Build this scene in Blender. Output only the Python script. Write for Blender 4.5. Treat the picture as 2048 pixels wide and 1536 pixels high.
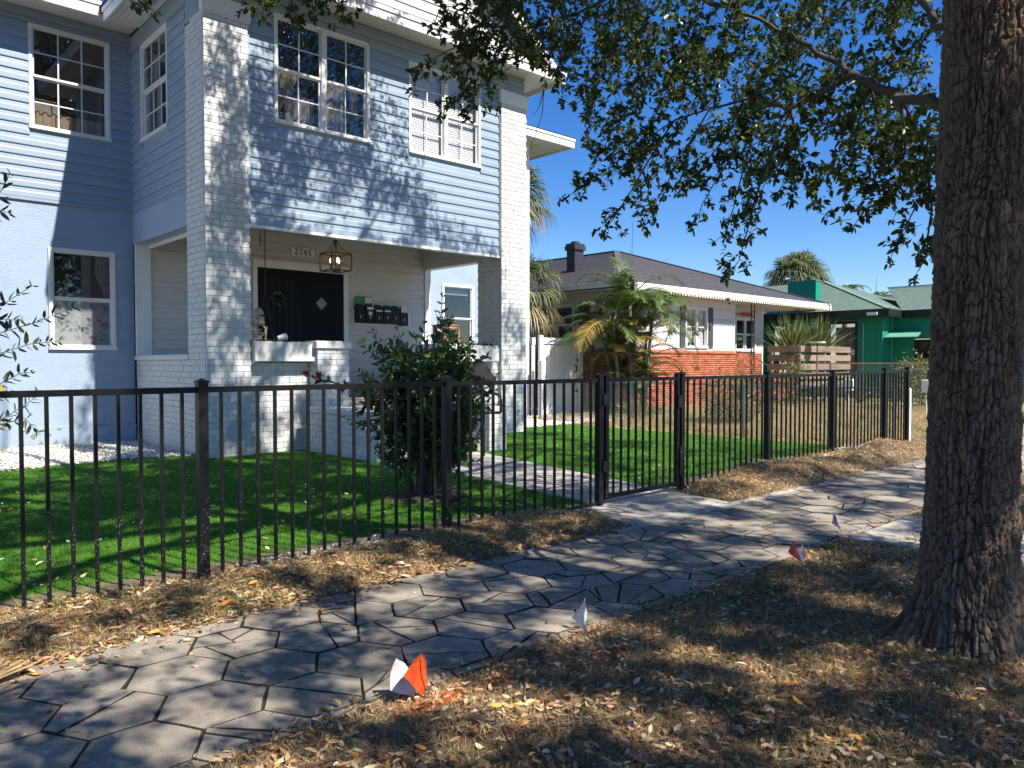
import bpy, math, random
import numpy as np
from mathutils import Vector, Matrix, noise as mnoise
for _o in list(bpy.data.objects): bpy.data.objects.remove(_o)
SC = bpy.context.scene
COL = SC.collection
random.seed(11)
R = np.random.default_rng(7)
PI = math.pi
# ------------------------------------------------------------------ camera, sky, sun, exposure
CAM_H = 1.5
cam = bpy.data.cameras.new('camera'); camo = bpy.data.objects.new('camera', cam); COL.objects.link(camo)
cam.sensor_width = 36.0; cam.lens = 36.0 * 1538.0 / 2048.0; cam.clip_end = 2000; cam.clip_start = 0.05
_yaw = math.atan2(.733, .681)
camo.location = (0, 0, CAM_H)
camo.rotation_euler = (math.radians(90) - math.atan(43.0 / 1538.0), 0, _yaw - math.radians(90))
SC.camera = camo
SUN = Vector((.19, -1.0, 1.2)).normalized()
SUN_EL = math.asin(SUN.z); SUN_AZ = math.atan2(SUN.x, SUN.y)
W_ = bpy.data.worlds.new('World'); SC.world = W_; W_.use_nodes = True
nt = W_.node_tree; nt.nodes.clear()
sky = nt.nodes.new('ShaderNodeTexSky'); sky.sky_type = 'NISHITA'; sky.sun_disc = False
sky.sun_elevation = SUN_EL; sky.sun_rotation = SUN_AZ
sky.altitude = 0; sky.air_density = 1.0; sky.dust_density = 0.0; sky.ozone_density = 5.0
bg = nt.nodes.new('ShaderNodeBackground'); bg.inputs[1].default_value = 0.088
wo = nt.nodes.new('ShaderNodeOutputWorld')
hsv = nt.nodes.new('ShaderNodeHueSaturation'); hsv.inputs['Saturation'].default_value = 1.3; hsv.inputs['Hue'].default_value = .512
nt.links.new(sky.outputs[0], hsv.inputs['Color']); nt.links.new(hsv.outputs[0], bg.inputs[0]); nt.links.new(bg.outputs[0], wo.inputs[0])
sl = bpy.data.lights.new('sun', 'SUN'); sl.energy = 5.0; sl.angle = math.radians(.53); sl.color = (1, .94, .84)
so = bpy.data.objects.new('sun', sl); COL.objects.link(so)
so.rotation_euler = SUN.to_track_quat('Z', 'Y').to_euler(); so.location = (4, -20, 25)
vs = SC.view_settings; vs.view_transform = 'Standard'; vs.look = 'None'; vs.exposure = 0.92; vs.gamma = 1.0; vs.use_curve_mapping = False
SC.cycles.max_bounces = 6; SC.cycles.diffuse_bounces = 3; SC.cycles.glossy_bounces = 3; SC.cycles.transparent_max_bounces = 8

# ------------------------------------------------------------------ materials
def mat(name, color, rough=.6, var=.12, vscale=6.0, bump=0.0, bscale=60.0, bdetail=4.0, spec=.4, metal=0.0, attr=None, trans=0.0,
        objvar=0.0, stain=None, stscale=2.0, stthr=(.5, .62), zspeck=None, grain=0.0, emit=None, stretch=None, coat=0.0):
    m = bpy.data.materials.new(name); m.use_nodes = True
    n = m.node_tree.nodes; l = m.node_tree.links
    p = n['Principled BSDF']; out = n['Material Output']
    p.inputs['Roughness'].default_value = rough; p.inputs['Metallic'].default_value = metal
    p.inputs['Specular IOR Level'].default_value = spec
    if coat: p.inputs['Coat Weight'].default_value = coat; p.inputs['Coat Roughness'].default_value = .15
    geo = n.new('ShaderNodeNewGeometry'); vec = geo.outputs['Position']
    if stretch:
        mp = n.new('ShaderNodeMapping'); mp.inputs['Scale'].default_value = stretch; l.new(vec, mp.inputs[0]); vec = mp.outputs[0]
    def mix(a, b, fac, bt='MIX'):
        x = n.new('ShaderNodeMix'); x.data_type = 'RGBA'; x.blend_type = bt
        for sock, v in ((x.inputs[0], fac), (x.inputs[6], a), (x.inputs[7], b)):
            if hasattr(v, 'is_output'): l.new(v, sock)
            elif isinstance(v, (int, float)): sock.default_value = v
            else: sock.default_value = (*v[:3], 1)
        return x.outputs[2]
    if attr:
        a = n.new('ShaderNodeVertexColor'); a.layer_name = attr; col = a.outputs[0]
    else:
        rgb = n.new('ShaderNodeRGB'); rgb.outputs[0].default_value = (*color, 1); col = rgb.outputs[0]
    if var > 0:
        nz = n.new('ShaderNodeTexNoise'); nz.inputs['Scale'].default_value = vscale; nz.inputs['Detail'].default_value = 5; nz.inputs['Roughness'].default_value = .65
        l.new(vec, nz.inputs['Vector'])
        mr = n.new('ShaderNodeMapRange'); mr.inputs[1].default_value = .25; mr.inputs[2].default_value = .75
        mr.inputs[3].default_value = 1 - var; mr.inputs[4].default_value = 1 + var; l.new(nz.outputs[0], mr.inputs[0])
        cb = n.new('ShaderNodeCombineColor')
        for i in range(3): l.new(mr.outputs[0], cb.inputs[i])
        col = mix(col, cb.outputs[0], 1.0, 'MULTIPLY')
    if objvar > 0:
        oi = n.new('ShaderNodeObjectInfo')
        mr = n.new('ShaderNodeMapRange'); mr.inputs[3].default_value = 1 - objvar; mr.inputs[4].default_value = 1 + objvar; l.new(oi.outputs['Random'], mr.inputs[0])
        cb = n.new('ShaderNodeCombineColor')
        for i in range(3): l.new(mr.outputs[0], cb.inputs[i])
        col = mix(col, cb.outputs[0], 1.0, 'MULTIPLY')
    if grain > 0:
        nz = n.new('ShaderNodeTexNoise'); nz.inputs['Scale'].default_value = 260; nz.inputs['Detail'].default_value = 3; l.new(vec, nz.inputs['Vector'])
        mr = n.new('ShaderNodeMapRange'); mr.inputs[1].default_value = .3; mr.inputs[2].default_value = .7; mr.inputs[3].default_value = 1 - grain; mr.inputs[4].default_value = 1 + grain; l.new(nz.outputs[0], mr.inputs[0])
        cb = n.new('ShaderNodeCombineColor')
        for i in range(3): l.new(mr.outputs[0], cb.inputs[i])
        col = mix(col, cb.outputs[0], 1.0, 'MULTIPLY')
    if stain:
        nz = n.new('ShaderNodeTexNoise'); nz.inputs['Scale'].default_value = stscale; nz.inputs['Detail'].default_value = 6; nz.inputs['Roughness'].default_value = .7
        l.new(vec, nz.inputs['Vector'])
        mr = n.new('ShaderNodeMapRange'); mr.inputs[1].default_value = stthr[0]; mr.inputs[2].default_value = stthr[1]; l.new(nz.outputs[0], mr.inputs[0])
        col = mix(col, stain, mr.outputs[0])
    if zspeck:      # dried splash specks near the ground
        zc, ztop = zspeck
        vo = n.new('ShaderNodeTexVoronoi'); vo.inputs['Scale'].default_value = 95; l.new(vec, vo.inputs['Vector'])
        lt = n.new('ShaderNodeMath'); lt.operation = 'LESS_THAN'; lt.inputs[1].default_value = .22; l.new(vo.outputs['Distance'], lt.inputs[0])
        sx = n.new('ShaderNodeSeparateXYZ'); l.new(geo.outputs['Position'], sx.inputs[0])
        mr = n.new('ShaderNodeMapRange'); mr.inputs[1].default_value = .02; mr.inputs[2].default_value = ztop; mr.inputs[3].default_value = .55; mr.inputs[4].default_value = -.08; l.new(sx.outputs[2], mr.inputs[0])
        wn = n.new('ShaderNodeSeparateColor'); l.new(vo.outputs['Color'], wn.inputs[0])
        l2 = n.new('ShaderNodeMath'); l2.operation = 'LESS_THAN'; l.new(wn.outputs[0], l2.inputs[0]); l.new(mr.outputs[0], l2.inputs[1])
        mu = n.new('ShaderNodeMath'); mu.operation = 'MULTIPLY'; l.new(lt.outputs[0], mu.inputs[0]); l.new(l2.outputs[0], mu.inputs[1])
        col = mix(col, zc, mu.outputs[0])
    l.new(col, p.inputs['Base Color'])
    if bump > 0:
        nb = n.new('ShaderNodeTexNoise'); nb.inputs['Scale'].default_value = bscale; nb.inputs['Detail'].default_value = bdetail; nb.inputs['Roughness'].default_value = .6
        l.new(vec, nb.inputs['Vector'])
        bn = n.new('ShaderNodeBump'); bn.inputs['Strength'].default_value = min(1, bump); bn.inputs['Distance'].default_value = .01 * max(1, bump); l.new(nb.outputs[0], bn.inputs['Height'])
        l.new(bn.outputs[0], p.inputs['Normal'])
    if emit:
        p.inputs['Emission Color'].default_value = (*emit[0], 1); p.inputs['Emission Strength'].default_value = emit[1]
    if trans > 0:
        t = n.new('ShaderNodeBsdfTranslucent'); l.new(col, t.inputs[0])
        ms = n.new('ShaderNodeMixShader'); ms.inputs[0].default_value = trans
        l.new(p.outputs[0], ms.inputs[1]); l.new(t.outputs[0], ms.inputs[2]); l.new(ms.outputs[0], out.inputs[0])
    return m

def glass_mat(name, tint, boost=1.0):
    m = bpy.data.materials.new(name); m.use_nodes = True
    n = m.node_tree.nodes; l = m.node_tree.links; n.clear()
    out = n.new('ShaderNodeOutputMaterial'); t = n.new('ShaderNodeBsdfTransparent'); t.inputs[0].default_value = (*tint, 1)
    g = n.new('ShaderNodeBsdfGlossy'); g.inputs['Roughness'].default_value = .015; g.inputs[0].default_value = (1, 1, 1, 1)
    lw = n.new('ShaderNodeLayerWeight'); pw = n.new('ShaderNodeMath'); pw.operation = 'POWER'; pw.inputs[1].default_value = 4.0; l.new(lw.outputs['Facing'], pw.inputs[0])
    ml = n.new('ShaderNodeMath'); ml.operation = 'MULTIPLY_ADD'; ml.inputs[1].default_value = .8 * boost; ml.inputs[2].default_value = .045 * boost; ml.use_clamp = True; l.new(pw.outputs[0], ml.inputs[0])
    nz = n.new('ShaderNodeTexNoise'); nz.inputs['Scale'].default_value = 1.7; geo = n.new('ShaderNodeNewGeometry'); l.new(geo.outputs['Position'], nz.inputs['Vector'])
    bp = n.new('ShaderNodeBump'); bp.inputs['Strength'].default_value = .08; bp.inputs['Distance'].default_value = .02; l.new(nz.outputs[0], bp.inputs['Height']); l.new(bp.outputs[0], g.inputs['Normal'])
    mx = n.new('ShaderNodeMixShader'); l.new(ml.outputs[0], mx.inputs[0]); l.new(t.outputs[0], mx.inputs[1]); l.new(g.outputs[0], mx.inputs[2]); l.new(mx.outputs[0], out.inputs[0])
    return m

M = {}
M['siding'] = mat('blue_vinyl', (.275, .35, .435), .38, .05, 3, .12, 200, spec=.45, objvar=.03)
M['stucco'] = mat('blue_stucco', (.32, .40, .505), .8, .06, 2.5, 1.0, 26, 8, spec=.2, stain=(.26, .34, .45), stscale=1.3, stthr=(.56, .75))
M['white_siding'] = mat('white_siding', (.58, .575, .545), .5, .05, 3, .15, 120, objvar=.02)
M['white_trim'] = mat('white_trim', (.76, .76, .74), .45, .05, 4, .1, 90)
M['white_brick'] = mat('painted_brick', (.63, .63, .605), .62, .06, 9, .7, 70, 6, objvar=.035, stain=(.47, .465, .43), stscale=2.2, stthr=(.52, .78))
M['mortar'] = mat('painted_mortar', (.53, .53, .51), .8, .08, 12, .8, 90)
M['white_stucco'] = mat('white_render', (.62, .62, .595), .75, .07, 3, .6, 40, 6, stain=(.55, .55, .52), stscale=2.2, stthr=(.58, .8))
M['soffit'] = mat('soffit_board', (.66, .65, .62), .6, .05, 3, .1, 80, objvar=.03)
M['frame'] = mat('window_frame', (.72, .72, .70), .4, .05, 5)
M['muntin'] = mat('muntin_white', (.68, .68, .67), .4, .04, 5)
M['glass'] = glass_mat('window_glass', (.78, .78, .79), 1.6)
M['glass_clear'] = glass_mat('clear_glass', (.96, .96, .97), .8)
M['room'] = mat('dark_room', (.20, .185, .165), .9, .3, 1.5)
M['curtain'] = mat('curtain_cloth', (.66, .54, .38), .9, .12, 3, .3, 90, trans=.2)
M['sheer'] = mat('sheer_cloth', (.62, .58, .50), .9, .2, 18, .3, 90, trans=.3)
M['blind'] = mat('white_blind', (.74, .74, .72), .5, .03, 5)
M['film'] = mat('white_film', (.66, .67, .66), .6, .04, 6)
M['print'] = mat('grey_print', (.16, .17, .19), .7, .05)
M['navy'] = mat('navy_door_paint', (.0035, .005, .009), .4, .1, 4, spec=.12)
M['black_metal'] = mat('black_powder_coat', (.007, .007, .008), .45, .15, 15, .1, 300, spec=.25, zspeck=((.34, .32, .29), .75))
M['black'] = mat('black_paint', (.012, .013, .016), .4, .15, 10)
M['mailbox'] = mat('mailbox_metal', (.006, .008, .012), .38, .1, 8, spec=.25)
M['bronze'] = mat('bronze_wood', (.10, .062, .036), .5, .25, 25, .2, 120)
M['bulb'] = mat('lit_bulb', (1, .85, .6), .3, 0, emit=((1, .62, .25), 9.0))
M['brass'] = mat('brass', (.42, .28, .1), .35, .1, metal=.9)
M['bone'] = mat('bone_plastic', (.52, .45, .34), .55, .25, 22, .4, 90, stain=(.22, .16, .1), stscale=12, stthr=(.55, .7))
M['chain'] = mat('dark_chain', (.06, .055, .05), .45, .2, 40, metal=.7)
M['wood'] = mat('raw_wood', (.42, .23, .11), .7, .25, 10, .4, 60, stretch=(1, 1, .15))
M['grey_wood'] = mat('weathered_wood', (.26, .19, .14), .8, .3, 14, .5, 80, stretch=(.25, 1, 1.6), objvar=.18, stain=(.13, .10, .08), stscale=2.5, stthr=(.52, .7))
M['concrete'] = mat('path_concrete', (.44, .405, .345), .85, .10, 2.2, .5, 110, 6, grain=.15, stain=(.27, .26, .235), stscale=3.5, stthr=(.5, .72))
M['paver'] = mat('hex_paver_concrete', (.335, .293, .235), .9, .16, 5, .9, 120, 8, objvar=.2, grain=.25, stain=(.19, .162, .128), stscale=3.2, stthr=(.46, .70))
M['grime'] = mat('paver_edge_grime', (.060, .049, .036), .95, .4, 18, .8, 80)
M['joint'] = mat('joint_soil', (.034, .028, .021), .95, .4, 15, .8, 60)
M['soil'] = mat('dry_soil', (.20, .14, .09), .95, .45, 6, 1, 40, 8, stain=(.085, .06, .042), stscale=2.4, stthr=(.45, .62))
M['sand'] = mat('pale_sand', (.30, .265, .215), .95, .3, 8, 1, 60, 8, stain=(.13, .105, .08), stscale=3, stthr=(.45, .6))
M['yard'] = mat('dry_yard', (.30, .25, .13), .95, .35, 4, 1, 30, 8, stain=(.17, .18, .07), stscale=1.1, stthr=(.45, .65))
M['turf_base'] = mat('turf_backing', (.045, .13, .010), .95, .3, 20, .8, 60)
M['blades'] = mat('grass_blades', (1, 1, 1), .55, 0, attr='col', trans=.25, spec=.25)
M['litter'] = mat('dead_leaf', (1, 1, 1), .7, .15, 60, attr='col', trans=.12, spec=.25)
M['stone'] = mat('white_stone', (1, 1, 1), .8, .1, 40, attr='col')
M['leaf'] = mat('oak_leaf', (1, 1, 1), .36, 0, attr='col', trans=.40, spec=.5)
M['bush_leaf'] = mat('glossy_leaf', (1, 1, 1), .3, 0, attr='col', trans=.36, spec=.5)
M['palm_leaf'] = mat('palm_leaf', (1, 1, 1), .42, 0, attr='col', trans=.25, spec=.4)
M['bark'] = mat('oak_bark', (1, 1, 1), .92, .30, 45, 1.6, 170, 8, attr='col', spec=.15)
M['twig'] = mat('twig_bark', (.085, .07, .055), .9, .25, 30, .4, 90)
M['palm_trunk'] = mat('palm_trunk', (.24, .2, .15), .85, .3, 8, .8, 30, stretch=(.5, .5, 4))
M['flower'] = mat('red_petal', (.62, .035, .03), .5, .2, 30, trans=.2)
M['yellow'] = mat('yellow_leaf', (.62, .52, .08), .5, .15, 20, trans=.25)
M['vinyl'] = mat('white_vinyl', (.80, .80, .78), .35, .03, 3)
M['red_brick'] = mat('red_brick', (1, 1, 1), .8, .15, 12, .6, 60, attr='col')
M['red_mortar'] = mat('brick_mortar', (.44, .30, .24), .9, .1, 10)
M['grey_board'] = mat('grey_asbestos_board', (.60, .565, .55), .75, .05, 4, .3, 40, objvar=.03)
M['shingle'] = mat('dark_shingle', (.095, .096, .105), .95, .32, 3.5, .6, 40, stretch=(1, 1, 4), stain=(.06, .06, .066), stscale=6, stthr=(.5, .6))
M['green_shingle'] = mat('green_shingle', (.165, .245, .195), .95, .28, 3.5, .6, 40, stretch=(1, 1, 4), stain=(.13, .175, .15), stscale=6, stthr=(.5, .6))
M['green_wall'] = mat('green_stucco', (.005, .22, .14), .7, .08, 3, .5, 60)
M['green_dark'] = mat('dark_green_fascia', (.008, .018, .016), .5, .15, 4)
M['awning'] = mat('awning_green', (.13, .36, .24), .6, .08, 5)
M['cream'] = mat('cream_trim', (.76, .73, .58), .5, .05, 5)
M['shutter'] = mat('shutter_grey', (.085, .09, .105), .55, .1, 5)
M['dark_brick'] = mat('painted_dark_brick', (.03, .032, .042), .6, .15, 12, .4, 60)
M['galv'] = mat('galvanised', (.34, .34, .34), .4, .15, 30, metal=.8)
M['rust'] = mat('rusty_rail', (.30, .19, .11), .8, .3, 20, .4, 80)
M['iron'] = mat('wrought_iron', (.03, .03, .034), .5, .2, 20)
M['steel'] = mat('grey_rail', (.33, .33, .35), .4, .15, 15, metal=.5)
M['flag_orange'] = mat('orange_flag', (.78, .11, .025), .5, .1, 18, .4, 26, trans=.3, spec=.4)
M['flag_white'] = mat('white_flag', (.72, .70, .70), .5, .08, 18, .4, 26, trans=.3, spec=.4, stain=(.70, .42, .36), stscale=6, stthr=(.6, .75))
M['flag_print'] = mat('flag_print', (.42, .05, .02), .6, .1)
M['flag_red'] = mat('red_flag_print', (.62, .06, .03), .6, .1)
M['frond_dry'] = mat('dry_frond', (.47, .32, .16), .7, .25, 8, .3, 60)
M['pink'] = mat('pink_paint', (.62, .10, .22), .6, .1, 5)
M['red'] = mat('red_paint', (.55, .05, .035), .6, .1)
M['paper'] = mat('paper', (.70, .70, .68), .7, .05)
M['green_paper'] = mat('green_paper', (.05, .22, .08), .6, .4, 9)
M['teal_pane'] = mat('teal_pane', (.10, .19, .18), .2, .15, 9)
M['terracotta'] = mat('terracotta', (.36, .15, .08), .8, .2, 10)
M['cloth_black'] = mat('black_cloth', (.008, .008, .010), .85, .2, 12, .4, 60)

# ------------------------------------------------------------------ mesh helpers
WM = {}                       # world matrix of every object by name
def link(name, mesh, parent=None, mw=None, label=None, cat=None, group=None, kind=None):
    o = bpy.data.objects.new(name, mesh); COL.objects.link(o)
    mw = mw if mw is not None else Matrix()
    WM[o.name] = mw
    if parent is not None:
        o.parent = parent; o.matrix_parent_inverse = Matrix(); o.matrix_basis = WM[parent.name].inverted() @ mw
    else: o.matrix_basis = mw
    if label: o['label'] = label
    if cat: o['category'] = cat
    if group: o['group'] = group
    if kind: o['kind'] = kind
    return o
def thing(name, label, cat, loc=(0, 0, 0), rz=0.0, group=None):
    return link(name, None, None, Matrix.Translation(loc) @ Matrix.Rotation(rz, 4, 'Z'), label, cat, group)
def T(x, y, z, rz=0.0): return Matrix.Translation((x, y, z)) @ Matrix.Rotation(rz, 4, 'Z')

class MB:
    def __init__(s): s.v = []; s.f = []; s.mi = []
    def add(s, vs, fs, mi=0):
        b = len(s.v); s.v += [tuple(map(float, q)) for q in vs]; s.f += [tuple(b + i for i in f) for f in fs]; s.mi += [mi] * len(fs); return s
    def box(s, x0, x1, y0, y1, z0, z1, ch=0.0, mi=0):
        if ch <= 0:
            vs = [(x, y, z) for z in (z0, z1) for y in (y0, y1) for x in (x0, x1)]
            return s.add(vs, [(0, 2, 3, 1), (4, 5, 7, 6), (0, 1, 5, 4), (1, 3, 7, 5), (3, 2, 6, 7), (2, 0, 4, 6)], mi)
        c = min(ch, (x1 - x0) / 2.2, (y1 - y0) / 2.2, (z1 - z0) / 2.2); vs = []; idx = {}
        for sx in (0, 1):
            for sy in (0, 1):
                for sz in (0, 1):
                    X = (x0, x1)[sx]; Y = (y0, y1)[sy]; Z = (z0, z1)[sz]
                    dx = c if sx == 0 else -c; dy = c if sy == 0 else -c; dz = c if sz == 0 else -c
                    idx[sx, sy, sz] = len(vs); vs += [(X, Y + dy, Z + dz), (X + dx, Y, Z + dz), (X + dx, Y + dy, Z)]
        g = lambda a, b, d, k: idx[a, b, d] + k
        fs = [(g(0,0,0,0), g(0,0,1,0), g(0,1,1,0), g(0,1,0,0)), (g(1,0,0,0), g(1,1,0,0), g(1,1,1,0), g(1,0,1,0)),
              (g(0,0,0,1), g(1,0,0,1), g(1,0,1,1), g(0,0,1,1)), (g(0,1,0,1), g(0,1,1,1), g(1,1,1,1), g(1,1,0,1)),
              (g(0,0,0,2), g(0,1,0,2), g(1,1,0,2), g(1,0,0,2)), (g(0,0,1,2), g(1,0,1,2), g(1,1,1,2), g(0,1,1,2))]
        for a in (0, 1):
            for b in (0, 1):
                fs += [(g(a,b,0,0), g(a,b,0,1), g(a,b,1,1), g(a,b,1,0)), (g(a,0,b,0), g(a,1,b,0), g(a,1,b,2), g(a,0,b,2)), (g(0,a,b,1), g(1,a,b,1), g(1,a,b,2), g(0,a,b,2))]
                for d in (0, 1): fs.append((g(a,b,d,0), g(a,b,d,1), g(a,b,d,2)))
        return s.add(vs, fs, mi)
    def bar(s, p, q, w, h, up=(0, 0, 1), mi=0):
        p = Vector(p); q = Vector(q); d = (q - p).normalized(); u = Vector(up); r = d.cross(u)
        if r.length < 1e-4: r = d.cross(Vector((1, 0, 0)))
        r.normalize(); u = r.cross(d)
        vs = [e + r * (w / 2 * a) + u * (h / 2 * b) for e in (p, q) for a, b in ((-1, -1), (1, -1), (1, 1), (-1, 1))]
        return s.add(vs, [(0, 1, 2, 3), (7, 6, 5, 4), (0, 4, 5, 1), (1, 5, 6, 2), (2, 6, 7, 3), (3, 7, 4, 0)], mi)
    def tube(s, pts, rad, n=6, mi=0, cap=True):
        pts = [Vector(p) for p in pts]; m = len(pts)
        rad = [rad] * m if not hasattr(rad, '__len__') else rad
        ref = Vector((.31, .17, .94)); vs = []
        for i, p in enumerate(pts):
            d = (pts[min(i + 1, m - 1)] - pts[max(i - 1, 0)]).normalized(); a = d.cross(ref)
            if a.length < .05: a = d.cross(Vector((1, 0, 0)))
            a.normalize(); b = d.cross(a)
            vs += [p + (a * math.cos(2 * PI * k / n) + b * math.sin(2 * PI * k / n)) * rad[i] for k in range(n)]
        fs = [(i * n + k, i * n + (k + 1) % n, (i + 1) * n + (k + 1) % n, (i + 1) * n + k) for i in range(m - 1) for k in range(n)]
        if cap: fs += [tuple(range(n))[::-1], tuple((m - 1) * n + k for k in range(n))]
        return s.add(vs, fs, mi)
    def lathe(s, prof, c=(0, 0, 0), n=12, mi=0):
        vs = [(c[0] + r * math.cos(2 * PI * k / n), c[1] + r * math.sin(2 * PI * k / n), c[2] + z) for r, z in prof for k in range(n)]
        m = len(prof)
        fs = [(i * n + k, i * n + (k + 1) % n, (i + 1) * n + (k + 1) % n, (i + 1) * n + k) for i in range(m - 1) for k in range(n)]
        fs += [tuple(range(n))[::-1], tuple((m - 1) * n + k for k in range(n))]
        return s.add(vs, fs, mi)
    def ball(s, c, r, n=10, m=7, mi=0):
        r = (r, r, r) if not hasattr(r, '__len__') else r; vs = []; fs = []
        for i in range(m + 1):
            a = PI * i / m
            for k in range(n):
                b = 2 * PI * k / n; vs.append((c[0] + r[0] * math.sin(a) * math.cos(b), c[1] + r[1] * math.sin(a) * math.sin(b), c[2] + r[2] * math.cos(a)))
        fs = [(i * n + k, (i + 1) * n + k, (i + 1) * n + (k + 1) % n, i * n + (k + 1) % n) for i in range(m) for k in range(n)]
        return s.add(vs, fs, mi)
    def prism(s, poly, axis, a, b, mi=0):
        # poly: 2D points; axis 'x': (y,z), 'y': (x,z), 'z': (x,y)
        def p3(u, w, t): return {'x': (t, u, w), 'y': (u, t, w), 'z': (u, w, t)}[axis]
        n = len(poly); vs = [p3(u, w, a) for u, w in poly] + [p3(u, w, b) for u, w in poly]
        fs = [tuple(range(n))[::-1], tuple(range(n, 2 * n))] + [(i, (i + 1) % n, n + (i + 1) % n, n + i) for i in range(n)]
        return s.add(vs, fs, mi)
    def mesh(s, name, mats, smooth=False, org=(0, 0, 0)):
        me = bpy.data.meshes.new(name)
        me.from_pydata([(x - org[0], y - org[1], z - org[2]) for x, y, z in s.v], [], s.f)
        mats = mats if isinstance(mats, (list, tuple)) else [mats]
        for m in mats: me.materials.append(m)
        if len(mats) > 1: me.polygons.foreach_set('material_index', s.mi)
        if smooth: me.polygons.foreach_set('use_smooth', [True] * len(s.f))
        me.validate(); me.update(); return me
    def build(s, name, mats, parent=None, smooth=False, mw=None, **k):
        """world-space vertices unless mw is given (then they are local to mw)"""
        if mw is None:
            a = np.array(s.v); lo = a.min(0); hi = a.max(0); org = ((lo[0] + hi[0]) / 2, (lo[1] + hi[1]) / 2, lo[2])
            return link(name, s.mesh(name, mats, smooth, org), parent, Matrix.Translation(org), **k)
        return link(name, s.mesh(name, mats, smooth), parent, mw, **k)

def np_mesh(name, V, F, mats, col=None, smooth=False):
    """V (n,3); F (m,k) with k = 3 or 4, or a list of such; col (n,3) vertex colours"""
    Fs = F if isinstance(F, list) else [F]
    me = bpy.data.meshes.new(name); me.vertices.add(len(V)); me.vertices.foreach_set('co', np.ascontiguousarray(V, np.float32).ravel())
    loops = np.concatenate([f.ravel() for f in Fs]).astype(np.int32); tot = np.concatenate([np.full(len(f), f.shape[1], np.int32) for f in Fs])
    st = np.concatenate([[0], np.cumsum(tot)[:-1]]).astype(np.int32)
    me.loops.add(len(loops)); me.loops.foreach_set('vertex_index', loops)
    me.polygons.add(len(tot)); me.polygons.foreach_set('loop_start', st); me.polygons.foreach_set('loop_total', tot)
    if smooth: me.polygons.foreach_set('use_smooth', np.ones(len(tot), bool))
    me.materials.append(mats)
    if col is not None:
        ca = me.attributes.new('col', 'FLOAT_COLOR', 'POINT'); c4 = np.ones((len(V), 4), np.float32); c4[:, :3] = col; ca.data.foreach_set('color', c4.ravel())
    me.update(calc_edges=True); return me

def unit(a): return a / np.maximum(np.linalg.norm(a, axis=-1, keepdims=True), 1e-9)
def palette(n, cols, w=None, jit=.2):
    c = np.array(cols)[R.choice(len(cols), n, p=None if w is None else np.array(w) / np.sum(w))]
    return np.clip(c * (1 + R.normal(0, jit, (n, 1))) * (1 + R.normal(0, jit * .25, (n, 3))), .003, .95)
def blades(P, h, w, C, lean=.5):
    n = len(P); a = R.uniform(0, 2 * PI, n); b = R.uniform(0, 2 * PI, n); L = np.abs(R.normal(0, lean, n))
    side = np.stack([np.cos(a), np.sin(a), 0 * a], 1) * (w / 2)[:, None]
    tip = np.stack([np.cos(b) * L * h, np.sin(b) * L * h, h], 1)
    V = np.stack([P - side, P + side, P + tip], 1).reshape(-1, 3); F = np.arange(3 * n).reshape(n, 3)
    return V, F, np.repeat(C, 3, 0)
LEAF_S = np.array([(0, 0, 0), (.3, -.42, .10), (.72, -.34, .07), (1, 0, -.06), (.72, .34, .07), (.3, .42, .10), (.3, 0, 0), (.72, 0, 0)])   # along, across, up
LEAF_T = np.array([(0, 6, 1), (1, 6, 2), (6, 7, 2), (2, 7, 3), (0, 5, 6), (5, 4, 6), (6, 4, 7), (7, 4, 3)])
def leaves(P, D, N, L, Wd, C, curl=1.0):
    """folded leaf of 8 triangles at P, along D, with face normal near N"""
    n = len(P); D = unit(D); S = unit(np.cross(D, N)); U = np.cross(S, D)
    s = LEAF_S
    V = P[:, None] + D[:, None] * (s[None, :, 0, None] * L[:, None, None]) + S[:, None] * (s[None, :, 1, None] * Wd[:, None, None]) + U[:, None] * (s[None, :, 2, None] * (L * curl)[:, None, None])
    F = (LEAF_T[None] + 8 * np.arange(n)[:, None, None]).reshape(-1, 3)
    return V.reshape(-1, 3), F, np.repeat(C, 8, 0)
def quads(P, D, N, L, Wd, C):
    n = len(P); D = unit(D); S = unit(np.cross(D, N))
    V = np.stack([P, P + D * (L * .45)[:, None] - S * (Wd / 2)[:, None], P + D * L[:, None], P + D * (L * .45)[:, None] + S * (Wd / 2)[:, None]], 1).reshape(-1, 3)
    return V, np.arange(4 * n).reshape(n, 4), np.repeat(C, 4, 0)
def vnoise(x, y, sc, seed=0.0):
    """cheap smooth value noise on arrays, about -1..1"""
    x = np.asarray(x) * sc + seed * 17.3; y = np.asarray(y) * sc + seed * 9.1
    xi = np.floor(x); yi = np.floor(y); fx = x - xi; fy = y - yi
    fx = fx * fx * (3 - 2 * fx); fy = fy * fy * (3 - 2 * fy)
    def h(a, b):
        v = np.sin(a * 127.1 + b * 311.7 + seed) * 43758.5453; return (v - np.floor(v)) * 2 - 1
    return (h(xi, yi) * (1 - fx) + h(xi + 1, yi) * fx) * (1 - fy) + (h(xi, yi + 1) * (1 - fx) + h(xi + 1, yi + 1) * fx) * fy

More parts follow.
